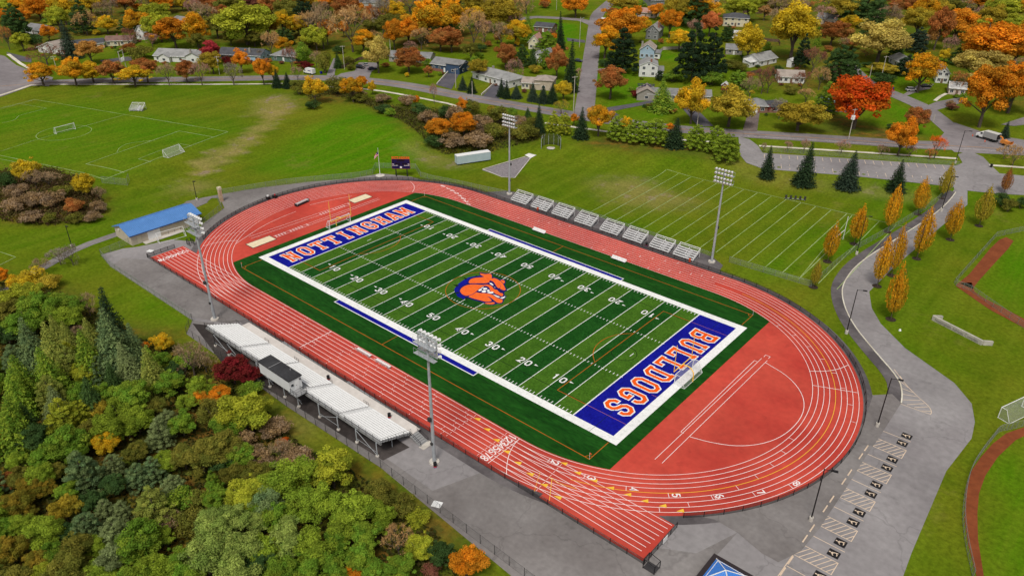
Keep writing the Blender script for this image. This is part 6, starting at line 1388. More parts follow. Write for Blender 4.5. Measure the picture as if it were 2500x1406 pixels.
# low garden walls along the sloping drives
for cp, pts, lab in ((B,[(1745,808),(1850,700)],'white retaining wall along the dark sloping drive of the split-level'),(B,[(2170,910),(2290,810)],'pale stone edging wall along the drive of the white raised ranch')):
    P = crop(*cp, pts); mb = MB(); t = thing('garden_wall', lab, 'wall', (*P[0],h(*P[0]))); a = Vector((P[1][0]-P[0][0],P[1][1]-P[0][1])); n_ = Vector((-a.y,a.x)).normalized()*.2
    z1 = h(*P[1])-h(*P[0]); mb.add([(-n_.x,-n_.y,-.2),(n_.x,n_.y,-.2),(a.x+n_.x,a.y+n_.y,z1-.2),(a.x-n_.x,a.y-n_.y,z1-.2),(-n_.x,-n_.y,.6),(n_.x,n_.y,.6),(a.x+n_.x,a.y+n_.y,z1+1.0),(a.x-n_.x,a.y-n_.y,z1+1.0)],[(4,5,6,7),(0,1,5,4),(1,2,6,5),(2,3,7,6),(3,0,4,7)]); mb.build('masonry', MT['concrete'], t)
# ------------------------------------------------------------------ trees: leaf-clump prototypes of unit height and width
NR_ = np.random.default_rng(11)
def leaf_mat(name, transl=.25, vary=.5):
    m = bpy.data.materials.new(name); m.use_nodes = True; nt = m.node_tree; N = nt.nodes; L = nt.links
    b = N['Principled BSDF']; b.inputs['Roughness'].default_value = .8; b.inputs['Specular IOR Level'].default_value = .04
    oi = N.new('ShaderNodeObjectInfo'); at1 = N.new('ShaderNodeAttribute'); at1.attribute_name = 'tone'
    at2_ = N.new('ShaderNodeAttribute'); at2_.attribute_name = 'turn'
    a3 = N.new('ShaderNodeAttribute'); a3.attribute_type = 'OBJECT'; a3.attribute_name = 'second_colour'
    x = N.new('ShaderNodeMix'); x.data_type = 'RGBA'; L.new(at2_.outputs['Fac'], x.inputs['Factor']); L.new(oi.outputs['Color'], x.inputs['A']); L.new(a3.outputs['Color'], x.inputs['B'])
    r = N.new('ShaderNodeMapRange'); r.inputs['To Min'].default_value = 1-vary; r.inputs['To Max'].default_value = 1+vary; L.new(at1.outputs['Fac'], r.inputs['Value'])
    v = N.new('ShaderNodeVectorMath'); v.operation = 'SCALE'; L.new(x.outputs['Result'], v.inputs[0]); L.new(r.outputs['Result'], v.inputs['Scale'])
    L.new(v.outputs['Vector'], b.inputs['Base Color'])
    t = N.new('ShaderNodeBsdfTranslucent'); L.new(v.outputs['Vector'], t.inputs['Color'])
    s = N.new('ShaderNodeMixShader'); s.inputs['Fac'].default_value = transl; L.new(b.outputs[0], s.inputs[1]); L.new(t.outputs[0], s.inputs[2]); L.new(s.outputs[0], N['Material Output'].inputs['Surface'])
    return m
MT['leaf'] = leaf_mat('leaves', .33, .5); MT['needle'] = leaf_mat('needles', .28, .45); MT['twig'] = leaf_mat('twigs', .0, .4)
MT['bark'] = mat('bark', (.085,.065,.05), .95, (.14,.11,.09), 3, fine=(9,.25), obj=True)
def quads_mesh(name, C, Nn, size, tone, turn, m, stretch=1.0, axis=None):
    """leaf cards: centres C, normals Nn, sizes, per-leaf tone/turn"""
    n = len(C); Nn = Nn/np.maximum(np.linalg.norm(Nn,axis=1,keepdims=True),1e-6)
    r = NR_.normal(size=(n,3)) if axis is None else axis
    U = np.cross(Nn, r); U /= np.maximum(np.linalg.norm(U,axis=1,keepdims=True),1e-6); V = np.cross(Nn, U)
    if axis is not None: U, V = V, U
    s = size[:,None]
    P = np.stack([C-U*s*stretch, C-V*s*.62, C+U*s*stretch, C+V*s*.62], 1).reshape(-1,3)
    me = bpy.data.meshes.new(name)
    me.vertices.add(4*n); me.vertices.foreach_set('co', P.astype(np.float32).ravel())
    me.loops.add(4*n); me.loops.foreach_set('vertex_index', np.arange(4*n, dtype=np.int32))
    me.polygons.add(n); me.polygons.foreach_set('loop_start', np.arange(0,4*n,4,dtype=np.int32))
    me.update(calc_edges=True)
    for nm, v in (('tone',tone),('turn',turn)):
        a = me.attributes.new(nm,'FLOAT','FACE'); a.data.foreach_set('value', np.clip(v,0,1).astype(np.float32))
    me.materials.append(m); me.validate(); return me
def clumps(cen, rad, n, size, m, name, flat=.75, up=.35, sizevar=.4, seedturn=None):
    """leaves spread over the outer part of each clump"""
    k = len(cen); C = []; Nn = []; T = []; U = []; S = []
    ct = NR_.random(k); cu = NR_.random(k) if seedturn is None else seedturn
    for c, r, t_, u_ in zip(cen, rad, ct, cu):
        nn = max(8, int(n*(r/np.mean(rad))**2)); d = NR_.normal(size=(nn,3)); d /= np.linalg.norm(d,axis=1,keepdims=True)
        rr = r*(.55+.5*NR_.random((nn,1))); p = c+d*rr*np.array([1,1,flat]); C.append(p); Nn.append(d+np.array([0,0,up])+NR_.normal(size=(nn,3))*.55)
        T.append(.5*t_+.5*NR_.random(nn)); U.append(np.clip(u_+.35*(NR_.random(nn)-.5),0,1)); S.append(size*(1-sizevar+2*sizevar*NR_.random(nn)))
    return quads_mesh(name, np.concatenate(C), np.concatenate(Nn), np.concatenate(S), np.concatenate(T), np.concatenate(U), m)
def limb_mesh(mb, base, z0, ends, r0, r1):
    for e in ends: mb.tube((base[0],base[1],z0*(.7+.5*NR_.random())), e, r0, r1, n=5, cap=False)
def proto_round(v):
    squat = [(.5,.40,.60),(.47,.44,.56),(.5,.36,.62),(.46,.42,.57),(.5,.38,.6),(.48,.43,.56),(.5,.41,.58),(.45,.45,.55)][v%8]
    R_, rz, zc = squat; k = 62; cen = []; rad = []
    while len(cen) < k:
        d = NR_.normal(size=3); d /= np.linalg.norm(d)
        if d[2] < -.75: continue
        f = NR_.random()**.35; lob = .86+.16*math.sin(3*math.atan2(d[1],d[0])+v*1.3)*(1-abs(d[2]))+.06*NR_.normal()
        q = d*f*lob*.86; far_ = NR_.random() < .16; q = q*(1.16+.12*NR_.random()) if far_ else q; cen.append((q[0]*R_, q[1]*R_, zc+q[2]*rz)); rad.append(.050+.02*NR_.random() if far_ else .075+.075*NR_.random())
    cen = np.array(cen); tn = np.clip(.5+.9*(cen[:,2]-zc)+.38*NR_.normal(size=k),0,1)
    cr = clumps(cen, np.array(rad), 230, .0165, MT['leaf'], 'crown', seedturn=1-tn)
    mb = MB(); mb.tube((0,0,-.02),(0,0,.30),.030,.020,n=7,cap=False)
    idx = NR_.choice(k, 11, replace=False); limb_mesh(mb,(0,0),.24,[tuple(cen[i]*np.array([.8,.8,.96])) for i in idx],.013,.004)
    return cr, mb
def proto_pine(v):
    cen = []; rad = []; lv = 10; rt = v % 2
    for i in range(lv):
        t_ = i/(lv-1); z = .14+.82*t_; rr = .43*(1-t_**(2.2 if rt else 1.5))**(.6 if rt else .9)+.03; n = max(2, int(10*rr/.43)+1)
        a0 = NR_.random()*6
        for j in range(n):
            a = a0+2*math.pi*(j+.4*NR_.random())/n; q = rr*(.78+.34*NR_.random()); cen.append((q*math.cos(a), q*math.sin(a), z+.035*NR_.normal())); rad.append(.068+.045*NR_.random())
            if q > .25: cen.append((q*.5*math.cos(a), q*.5*math.sin(a), z+.03)); rad.append(.07)
    cr = clumps(np.array(cen), np.array(rad), 140, .0150, MT['needle'], 'crown', flat=.42, up=.5)
    mb = MB(); mb.tube((0,0,-.02),(0,0,.9),.024,.006,n=6,cap=False); idx = NR_.choice(len(cen), 16, replace=False); 
    for i in idx: mb.tube((0,0,cen[i][2]-.03), cen[i], .007, .002, n=4, cap=False)
    return cr, mb
def proto_spruce(v):
    C = []; Nn = []; T = []; U = []; S = []
    lv = 24; slim = [.5,.42,.34][v%3]
    for i in range(lv):
        t_ = i/lv; z = .05+.93*t_; rr = slim*(1-t_)**.92+.012; n = int(8+13*rr/.5); a0 = NR_.random()*6
        for j in range(n):
            a = a0+2*math.pi*(j+.5*NR_.random())/n; L_ = rr*(.72+.42*NR_.random()); tb = NR_.random()
            nn = max(5, int(66*L_/.5))
            for q in np.linspace(.18,1,nn):
                w_ = .05*(1-.55*q)*(.4+rr)
                x = L_*q; C.append((x*math.cos(a)+NR_.normal()*w_, x*math.sin(a)+NR_.normal()*w_, z-.10*x+.05*x*q+NR_.normal()*.008)); Nn.append((math.cos(a)*.4+NR_.normal()*.4, math.sin(a)*.4+NR_.normal()*.4, 1)); T.append(.5*tb+.5*NR_.random()); U.append(tb); S.append(.0165*(.7+.7*NR_.random())*(.65+.5*rr/.5))
    cr = quads_mesh('crown', np.array(C), np.array(Nn), np.array(S), np.array(T), np.array(U), MT['needle'], 1.25)
    mb = MB(); mb.tube((0,0,-.02),(0,0,.97),.020,.003,n=6,cap=False); return cr, mb
def proto_column(v):
    C = []; Nn = []; T = []; U = []; S = []
    for b in range(95):
        a = NR_.random()*6.283; q = NR_.random()**.6; tb = NR_.random(); z0 = .15+.12*NR_.random(); zt = z0+(.5+.36*NR_.random())*(1-.30*q)
        for t_ in np.linspace(0,1,34):
            z = z0+(min(zt,1.0)-z0)*t_; u = (z-.12)/.9; env = .47*math.sin(math.pi*min(1,u**.78))**.85*(1-.25*u); rr = env*q
            C.append((rr*math.cos(a)+NR_.normal()*.022, rr*math.sin(a)+NR_.normal()*.022, z+NR_.normal()*.012)); Nn.append((math.cos(a)+NR_.normal()*.6, math.sin(a)+NR_.normal()*.6, .35)); T.append(.45*tb+.55*NR_.random()); U.append(np.clip(.75-.8*u+.3*NR_.normal(),0,1)); S.append(.021*(.6+.8*NR_.random()))
    cr = quads_mesh('crown', np.array(C), np.array(Nn), np.array(S), np.array(T), np.array(U), MT['leaf'], 1.1)
    mb = MB(); mb.tube((0,0,-.02),(0,0,.22),.022,.018,n=6,cap=False)
    for i in range(9): a = i*.7+v; mb.tube((0,0,.16),(.2*math.cos(a),.2*math.sin(a),.72+.03*i),.011,.002,n=4,cap=False)
    return cr, mb
def proto_bare(v):
    mb = MB(); mb.tube((0,0,-.02),(0,0,.2),.030,.022,n=6,cap=False); tips = []
    def grow(p, d, L_, r, lvl):
        q = p+d*L_; mb.tube(p, q, r, r*.6, n=4, cap=False)
        if lvl == 0: tips.append((q, d)); return
        for _ in range(3 if lvl > 1 else 4):
            nd = (d+Vector(NR_.normal(size=3).tolist())*.48+Vector((0,0,.10))).normalized(); grow(q, nd, L_*.70, r*.55, lvl-1)
    for i in range(6):
        a = i*1.05+v; grow(Vector((0,0,.16+.02*i)), Vector((math.cos(a)*.62,math.sin(a)*.62,.75)).normalized(), .25, .013, 3)
    C = []; Nn = []; S = []; T = []; AX = []
    for q, d in tips:
        tt = NR_.random()
        for _ in range(5):
            ax = np.array(d)+NR_.normal(size=3)*.7; ax /= np.linalg.norm(ax); c = np.array(q)+ax*.05+NR_.normal(size=3)*.025
            C.append(c); AX.append(ax); S.append(.0065+.004*NR_.random()); T.append(.5*tt+.5*NR_.random()); Nn.append(NR_.normal(size=3))
    cr = quads_mesh('twigs', np.array(C), np.array(Nn), np.array(S), np.array(T), NR_.random(len(C))*.8, MT['twig'], 6.0, axis=np.array(AX))
    co_ = np.zeros(len(cr.vertices)*3, np.float32); cr.vertices.foreach_get('co', co_); co_ = co_.reshape(-1,3)
    vv = np.array(mb.v); k = .5/np.percentile(np.hypot(co_[:,0],co_[:,1]),97); kz = 1/np.percentile(co_[:,2],99)
    co_ *= np.array([k,k,kz]); cr.vertices.foreach_set('co', co_.ravel()); mb.v = [(x*k,y*k,z*kz) for x,y,z in mb.v]
    return cr, mb
def proto_shrub(v):
    k = 24; cen = []; rad = []
    for i in range(k):
        a = NR_.random()*6.283; q = NR_.random()**.5*.36; cen.append((q*math.cos(a), q*math.sin(a), .22+.52*NR_.random()*(1-q*.9))); rad.append(.13+.08*NR_.random())
    cr = clumps(np.array(cen), np.array(rad), 130, .026, MT['leaf'], 'foliage')
    mb = MB()
    for i in range(6): mb.tube((0,0,-.05), tuple(cen[i]), .015, .006, n=4, cap=False)
    return cr, mb
PROTO = {}
def protos(kind, n):
    f = {'R':proto_round,'P':proto_pine,'S':proto_spruce,'C':proto_column,'B':proto_bare,'H':proto_shrub}[kind]; out = []
    for v in range(n):
        cr, mb = f(v)
        a_ = np.zeros(len(cr.vertices)*3, np.float32); cr.vertices.foreach_get('co', a_); a_ = a_.reshape(-1,3); kx = .5/np.percentile(np.hypot(a_[:,0],a_[:,1]),97); kz = 1/np.percentile(a_[:,2],99.3)
        cr.vertices.foreach_set('co', (a_*np.array([kx,kx,kz])).ravel().astype(np.float32)); cr.update(); mb.v = [(x*kx,y*kx,z*kz) for x,y,z in mb.v]
        tm = bpy.data.meshes.new('trunk'); tm.from_pydata(mb.v, [], mb.f); tm.materials.append(MT['bark']); tm.update(); out.append((cr, tm))
    PROTO[kind] = out
for k_, n_ in (('R',8),('P',6),('S',3),('C',4),('B',5),('H',4)): protos(k_, n_)
PAL = {  # leaf colours: (first, second where the crown has turned less or more, word)
 'og':((0.86,0.397,0.0185),(0.45,0.317,0.0264),'orange-gold'),'or':((0.856,0.311,0.0193),(0.58,0.262,0.0248),'orange'),'gd':((0.838,0.493,0.0222),(0.517,0.419,0.0308),'golden'),'ru':((0.496,0.173,0.048),(0.406,0.21,0.06),'rust-coloured'),
 'rd':((.72,.095,.014),(.68,.19,.016),'bright red-orange'),'cr':((0.22,0.02,0.026),(0.16,0.03,0.022),'crimson'),'pk':((0.525,0.0562,0.075),(0.45,0.075,0.0625),'rose-red'),'ma':((0.225,0.0788,0.0562),(0.281,0.131,0.075),'maroon'),'ye':((0.739,0.528,0.0264),(0.581,0.449,0.0396),'yellow'),
 'li':((0.48,0.492,0.042),(0.312,0.372,0.036),'yellow-green'),'yg':((0.311,0.405,0.0378),(0.203,0.304,0.0297),'light green'),'pg':((0.365,0.446,0.101),(0.223,0.324,0.0675),'pale grey-green'),'gn':((0.161,0.301,0.0308),(0.28,0.364,0.0364),'green'),'dg':((0.0562,0.112,0.0325),(0.0813,0.144,0.0375),'dark green'),
 'ol':((0.24,0.22,0.036),(0.17,0.19,0.032),'olive'),'oo':((0.356,0.247,0.0299),(0.207,0.207,0.0276),'olive-orange'),'bg':((0.15,0.24,0.102),(0.21,0.276,0.102),'blue-green'),'gp':((0.263,0.325,0.131),(0.231,0.281,0.106),'grey-green'),'op':((0.28,0.345,0.065),(0.351,0.364,0.0715),'olive-green'),'bs':((.042,.072,.048),(.058,.088,.055),'blue'),'ds':((0.028,0.055,0.026),(0.04,0.07,0.03),'dark green'),
 'br':((0.359,0.255,0.166),(0.345,0.221,0.0966),'brown-grey'),'ta':((0.504,0.324,0.156),(0.504,0.264,0.072),'tan'),'pi':((0.419,0.201,0.153),(0.386,0.258,0.193),'pinkish-brown'),'gy':((0.28,0.238,0.196),(0.238,0.196,0.14),'grey'),'sa':((0.744,0.257,0.0858),(0.572,0.186,0.0572),'salmon-orange'),'pe':((0.6,0.312,0.072),(0.504,0.264,0.06),'peach-orange'),'go':((0.522,0.383,0.0383),(0.348,0.295,0.0348),'olive-gold'),'py':((0.63,0.51,0.12),(0.45,0.33,0.09),'pale yellow'),
}
KN = {'R':('broadleaf_tree','round-crowned tree','tree'),'P':('pine_tree','layered pine','tree'),'S':('spruce_tree','cone-shaped spruce','tree'),'C':('columnar_tree','flame-shaped columnar tree','tree'),'B':('bare_tree','nearly bare tree','tree'),'H':('shrub','shrub','shrub')}
TREES = []
def top_y(P, wm, hm, kind):
    x, y, z0 = P; q = proj((x,y,z0+.6*hm)); d = q[2]; th = math.asin(min(.95,(CAM[2]-z0)/np.linalg.norm(np.array(P)-CAM)))
    if kind in 'RBH':
        zc, rz = (.58,.42) if kind != 'H' else (.5,.5); c = proj((x,y,z0+zc*hm)); return c[1]-math.hypot(rz*hm*math.cos(th), .46*wm*math.sin(th))*FPX/c[2]
    return proj((x,y,z0+hm))[1]
def plant(kind, col, cx, by, ty, w, fill=False):
    asp = by if by < 10 else None
    if asp: by = ty+w*asp*.8
    for _ in range(40 if asp else 4):
        bx = cx
        for _k in range(5):
            x, y = at2(bx, by); z0 = h(x, y); d = proj((x,y,z0))[2]; wm = w*d/FPX
            hm = asp*wm if asp else None
            if hm is None:
                lo, hi = .4*wm, 6*wm
                for _b in range(24):
                    mid = (lo+hi)/2
                    if top_y((x,y,z0), wm, mid, kind) > ty: lo = mid
                    else: hi = mid
                hm = (lo+hi)/2
            c = proj((x,y,z0+.58*hm))[0]; bx += cx-c
        if not asp: break
        e = ty-top_y((x,y,z0), wm, hm, kind)
        if abs(e) < .6: break
        by += e*.8
    hm = max(.6, min(hm, 30))
    TREES.append(dict(kind=kind, col=col, x=x, y=y, z=z0, wm=wm, hm=hm, px=cx, py=ty+.4*(by-ty) if not asp else ty+.5*w, w=w))
def rows(ox, oy, k, txt):
    for ln in txt.split(';'):
        q = ln.split()
        if not q: continue
        by = float(q[3]); plant(q[0], q[1], ox+k*float(q[2]), by if by < 10 else oy+k*by, oy+k*float(q[4]), k*float(q[5]))
rows(0,0,.256,'''R og 385 820 615 255;R og 690 820 560 250;R gd 865 790 600 230;R ru 1055 800 590 225;R gd 1270 825 640 265;R ru 1385 790 570 220;B br 1590 820 610 190;R ru 1760 790 580 170;B pi 1905 815 600 200;B gy 2210 815 610 190;
R or 2290 700 480 155;R pe 850 610 400 220;S bs 640 560 215 180;B ma 420 620 420 340;R li 200 490 320 150;R or 450 400 245 140;B ru 55 480 250 140;B ma 1235 490 275 180;R or 1650 470 180 300;R og 1870 460 140 240;R pk 1995 620 400 170;R li 2330 430 45 480;R gd 1010 330 160 190;
R or 360 200 -10 220;R gd 590 240 -30 230;R gd 850 150 -60 220;B gy 1040 170 -60 150;R ru 1180 130 -30 200;P dg 1230 300 100 200;R li 1470 240 40 260;R or 50 250 95 120;R or 190 260 90 160;P dg 190 320 185 90;B ta 800 340 110 230;R or 1570 140 -10 150;R ye 1730 110 -30 120;R ru 1960 150 -40 220;R ru 2110 230 60 150;R ol 2190 440 290 130;R ol 2420 450 310 170;R ma 2420 150 -30 220;
P gn 100 100 -40 150;H ol 1330 560 440 230;R ru 1240 520 420 130;H ol 150 280 210 100;R go 950 60 -60 160;R or 1330 110 40 120;B pi 1440 450 320 170;H dg 330 470 330 130;H gn 1140 510 450 90;H ru 1450 420 300 110;R gn 460 250 170 110;H cr 2160 640 540 90;H gy 2480 570 480 90;H ye 920 340 285 70;B gy 690 290 200 90''')
rows(620,0,.256,'''R gd 265 390 115 180;P dg 290 430 270 160;P ds 470 330 -10 210;B br 640 470 80 260;R or 690 430 195 160;B ta 920 500 60 400;R or 850 360 210 90;R py 1175 700 365 230;R or 1330 480 200 170;R or 1470 430 190 270;R og 1650 410 15 380;R og 1900 350 5 290;B ta 2090 500 100 290;S ds 1500 330 120 110;P dg 1870 420 210 130;R ru 2400 660 430 200;R ru 1470 700 465 250;H gd 1460 738 694 42;R ru 1665 740 635 80;H gn 470 600 415 160;B ma 350 680 450 150;H cr 480 655 588 150;B br 590 650 495 130;H ol 665 700 505 130;S dg 800 650 510 90;
R gd 570 990 740 190;H dg 560 1040 960 130;R og 935 975 745 200;R or 1030 860 732 100;R gd 1130 905 772 75;H ol 420 900 770 160;H ol 790 900 735 190;S ds 210 838 680 95;S ds 310 842 700 95;R or 75 812 565 140;B br 410 775 640 130;R gd 180 790 620 95;B pi 1715 995 800 80;R or 1750 1345 1135 210;R or 2000 1295 1075 225;R or 1985 1090 940 110;S bs 1990 860 735 90;S ds 2075 890 745 90;S ds 2355 925 755 85;S ds 2410 940 775 80;H gn 2110 620 540 100;H gn 2145 560 500 90;H dg 2160 500 425 120;B pi 1490 500 395 150;
B gy 1000 80 -70 240;B gy 1220 330 -20 210;B pi 1480 120 -60 380;R ye 1070 210 130 100;R ol 1120 300 190 190;B ta 2200 110 -60 260;R go 2340 320 -10 330;B pi 2470 330 120 200;R ru 60 130 -40 200;R or 320 110 -30 170;R or 700 140 -40 170;R or 960 150 30 150;R ru 120 620 560 90;H ol 890 620 540 120;H ol 520 450 360 170;R go 470 450 350 110;R pe 2320 420 310 70;H gn 1650 630 560 110;H ru 1250 640 600 80;H br 1230 980 900 150;H dg 1230 1080 1000 140;H gn 1300 1110 1030 110;H ol 1010 980 880 140;H br 1460 1010 910 150;H dg 1580 1090 990 160;R or 1540 1000 915 70;H br 1650 1180 1060 200;H dg 1840 1130 1010 160;H ol 2080 1090 960 160;H br 1920 1170 1010 160;H br 2160 1280 1100 230;H ol 2330 1180 1020 200;H ol 2300 1330 1180 200;H br 1900 1400 1270 260;H dg 1720 1400 1290 180;H br 2130 1420 1260 280;R go 2270 1090 1010 90;H gn 2440 1130 1030 120;H br 1000 930 850 130''')
rows(1240,0,.256,'''R or 650 170 -50 225;S gn 180 380 138 150;S ds 508 480 128 95;S ds 600 880 405 150;P gn 370 480 305 190;R ru 470 760 455 195;P dg 140 640 430 150;S dg 235 630 450 95;P gn 350 660 465 115;H go 260 700 625 120;R or 1110 420 95 410;R og 930 560 265 240;P ds 1100 700 280 290;R ru 985 945 645 265;B pi 672 775 655 75;S gn 1485 1065 765 225;R gd 1770 1185 785 280;R go 2130 1210 845 390;P ds 1785 780 235 310;P ds 1975 750 275 230;R ye 2310 595 245 255;R or 1550 360 105 200;R og 1830 240 5 330;R sa 1930 350 125 180;R li 2160 180 -30 260;R gd 1640 490 295 210;H gn 1580 780 680 200;H gn 1950 810 700 220;H ol 2130 660 570 190;P gn 2200 850 680 190;B ma 2440 900 655 170;R or 1420 190 45 150;P dg 2100 400 240 110;B ta 80 290 -50 230;R go 1110 130 -30 250;
S ds 300 1275 1005 115;S dg 190 1120 1030 65;P li 430 1265 1065 130;P li 540 1290 1085 120;R or 632 1205 1090 72;S ds 702 1325 1045 145;R og 870 1300 1012 225;P yg 1040 1340 1115 190;R gd 1130 1280 1120 110;P yg 1220 1360 1145 205;P yg 1410 1380 1145 235;R or 1548 1270 1180 90;S ds 1600 1405 1145 195;P yg 1800 1425 1200 175;P yg 1990 1455 1205 190;P yg 2095 1535 1290 230;S bs 80 940 815 105;S bs 240 965 795 105;S bs 335 985 825 115;S ds 420 985 805 120;R ye 530 960 785 150;B go 510 1090 955 180;H cr 1235 930 862 115;H ol 1370 1045 980 110;H ru 1560 1075 1030 110;H dg 1305 1030 995 45;H ol 150 1330 1190 260;R go 120 1330 1220 130;H ol 230 1240 1120 180;H gn 40 1130 1040 100;H br 100 1210 1100 140;
R or 360 60 -10 90;H ru 350 80 10 100;H gn 30 200 -20 140;B pi 20 300 160 100;R or 440 400 320 60;H gd 88 450 360 50;R ru 10 640 440 130;R ru 1000 150 80 120;R gd 1340 310 200 90;R or 1240 180 60 90;H dg 900 640 570 80;H gn 940 620 560 60;P ds 1450 770 680 80;R go 2300 60 -40 160;R ta 2450 200 60 110;H pk 2475 1070 1000 60;H cr 2530 1070 1000 60;H gn 1420 470 400 60;P gn 1290 130 20 120;H ru 1460 420 370 60;H gn 1180 880 830 70;H dg 2350 380 330 90;H ol 2230 690 600 110''')
rows(1860,0,.256,'''R ye 325 580 55 390;R py 1150 600 195 480;R rd 930 1230 765 490;R or 1345 1490 1140 245;R ru 1490 1285 1040 195;B rd 1680 1515 1290 185;R og 1535 885 535 300;R or 2190 650 215 520;R or 2440 660 320 330;R py 2090 850 495 450;R or 2170 1215 650 420;R or 2430 1080 615 360;S bs 2335 1315 1165 85;R ru 680 440 215 250;B ma 505 700 455 250;P dg 765 800 445 260;P dg 865 780 475 175;P bs 1500 510 270 160;R ru 1700 480 85 200;R or 1880 410 95 280;P dg 920 250 -10 270;B gy 1050 260 140 180;R ru 1430 200 -20 190;R og 1560 250 -20 250;R li 2010 350 190 300;B ma 75 890 640 200;B ma 390 890 680 190;B ta 430 980 845 170;R go 365 1250 975 390;P gn 640 1080 785 210;P yg 850 910 755 110;H dg 1160 785 700 210;R go 1170 720 635 260;P ds 1395 720 530 190;H dg 1010 645 592 110;B sa 640 90 -60 330;B pi 610 260 60 220;R li 2340 200 -30 330;B ru 1900 900 690 210;H dg 1240 1235 1185 85;P ds 400 650 330 140;S gn 535 440 335 80;
H ma 1815 1050 990 120;B ru 1000 540 480 160;R ru 870 470 370 160;B br 800 470 360 150;H ru 460 360 230 60;R gn 590 350 250 110;P dg 1120 150 -40 200;R ru 1280 150 10 180;B br 1300 260 130 170;R ol 1750 330 180 160;P dg 1890 620 440 150;R ye 1750 600 470 100;B br 1560 480 320 160;R ol 2250 480 320 200;R li 2440 330 140 220;B br 150 130 -20 220;R go 60 90 -30 150;B ru 430 150 20 140;H ol 320 620 540 60;H dg 150 720 630 120;H dg 780 920 820 120;P gn 50 500 400 80;B ma 20 470 380 100;R ru 1640 720 560 100;R ol 1700 760 640 100;H gn 1920 960 890 70;H dg 2330 1000 930 120;H br 1800 1010 960 90;R gd 1610 380 290 90;B br 1930 150 0 220;R or 2080 100 -40 200;R li 2200 180 20 180;R or 2480 470 250 200;P dg 1290 560 420 120;H ol 1080 700 600 90;B pi 700 800 620 120;H ol 270 900 820 120''')
rows(1860,340,.256,'''S ds 72 372 82 142;S ds 435 442 55 200;S bs 850 472 135 210;S ds 1312 495 215 172;C go 1765 560 245 145;C og 1540 718 385 165;C og 1262 885 465 178;C og 928 1000 635 182;C og 672 1168 805 168;C go 520 1410 1178 112;C og 1552 1140 680 205;C og 1862 960 585 180;C go 2138 828 465 178;C og 1308 1300 835 150;C og 1168 1402 945 185;C og 1310 1718 1222 205;C ru 2352 520 285 110;
B pi 255 128 15 95;B pi 410 132 0 105;B pi 770 140 15 150;B pi 1150 150 55 125;B pi 1425 165 60 120;B ru 1610 195 90 120;B ta 2330 190 55 170;B ta 2425 255 60 180;H dg 2300 640 515 140;H ol 2365 690 565 125;H dg 2485 660 555 110;B br 20 130 30 60''')
rows(0,340,.256,'''R ye 255 420 200 220;R ye 785 540 330 185;B br 450 450 310 250;B br 320 470 290 200;B br 940 600 450 130;B gy 555 1195 1035 220;B gy 665 1205 1000 190;B br 380 1290 1140 180;H ye 300 1400 1230 260;H go 470 1420 1290 200;H dg 60 470 320 160;R or 25 1390 1230 130;H ol 480 800 700 120;H br 880 780 690 160;H br 120 700 560 200;H ru 700 690 560 180;H ol 720 800 700 150;H br 520 640 490 220;H br 320 640 500 200;H br 930 700 590 140;H ol 580 560 440 200;H br 160 560 430 200;H br 300 790 690 220''')
rows(0,640,.2747,'''S ds 960 2.31 255 302;S bg 985 1.76 440 358;S op 790 1.76 510 213;S bg 245 1.87 520 269;S op 480 1.76 560 291;S op 500 1.98 475 168;S op 600 1.87 530 168;S gn 775 1.87 615 269;R gn 330 .9 270 330;R gn 540 .9 280 330;R yg 600 .9 400 260;R li 110 .9 215 300;R li 260 .9 190 260;R ol 60 .9 330 260;R gn 200 .9 420 300;R dg 60 1.0 560 200;H gd 120 .9 115 130;B br 770 1.2 280 180;R li 550 1.0 700 210;S op 1080 1.87 735 157;S gn 1340 1.87 750 202;S bg 1170 1.87 560 213;R gd 1420 .9 645 160;R or 1280 .9 710 90;B br 690 .9 560 130''')
rows(0,860,.2747,'''S gn 190 1.54 45 325;S gn 430 1.65 -20 302;P op 600 1.3 -10 230;R li 740 1.0 80 210;S gp 1120 1.76 -75 235;S op 1345 1.76 -20 258;S gn 130 1.65 190 291;S gp 480 1.54 325 258;P li 540 1.2 430 330;P li 700 1.2 440 220;S gn 90 1.54 430 358;S dg 230 1.54 480 246;R gn 920 1.2 275 210;R gn 1200 1.1 265 310;R yg 1065 1.2 390 250;R go 905 1.1 440 170;R yg 1210 1.1 475 260;R yg 970 1.1 560 280;R yg 1130 1.1 575 220;R ol 1395 1.1 405 160;R ol 790 1.1 615 190;R gn 600 1.0 665 340;R gd 950 .9 705 190;P gp 1400 1.3 590 240;R gd 40 1.0 690 190;S dg 780 1.65 250 246;S dg 980 1.76 110 190;R gn 700 1.0 270 200;R dg 280 1.0 640 260''')
rows(380,820,.2747,'''R gd 70 1.0 0 150;R gn 50 1.0 150 200;B br 310 1.0 50 330;B br 430 .9 140 220;R gn 110 1.0 320 240;R yg 185 1.0 385 110;R cr 680 .95 175 290;R cr 830 .9 260 200;R or 560 .8 445 190;R or 375 1.0 490 150;R li 780 .95 490 420;R ol 540 .95 540 330;R yg 280 .9 505 190;P gp 110 1.1 675 220;H gn 850 .7 400 200;H br 1070 .7 720 250;R gn 640 .9 680 300;R li 900 .9 560 240;H gn 480 .8 430 160;H gn 250 .8 150 200;R dg 150 1.0 240 180''')
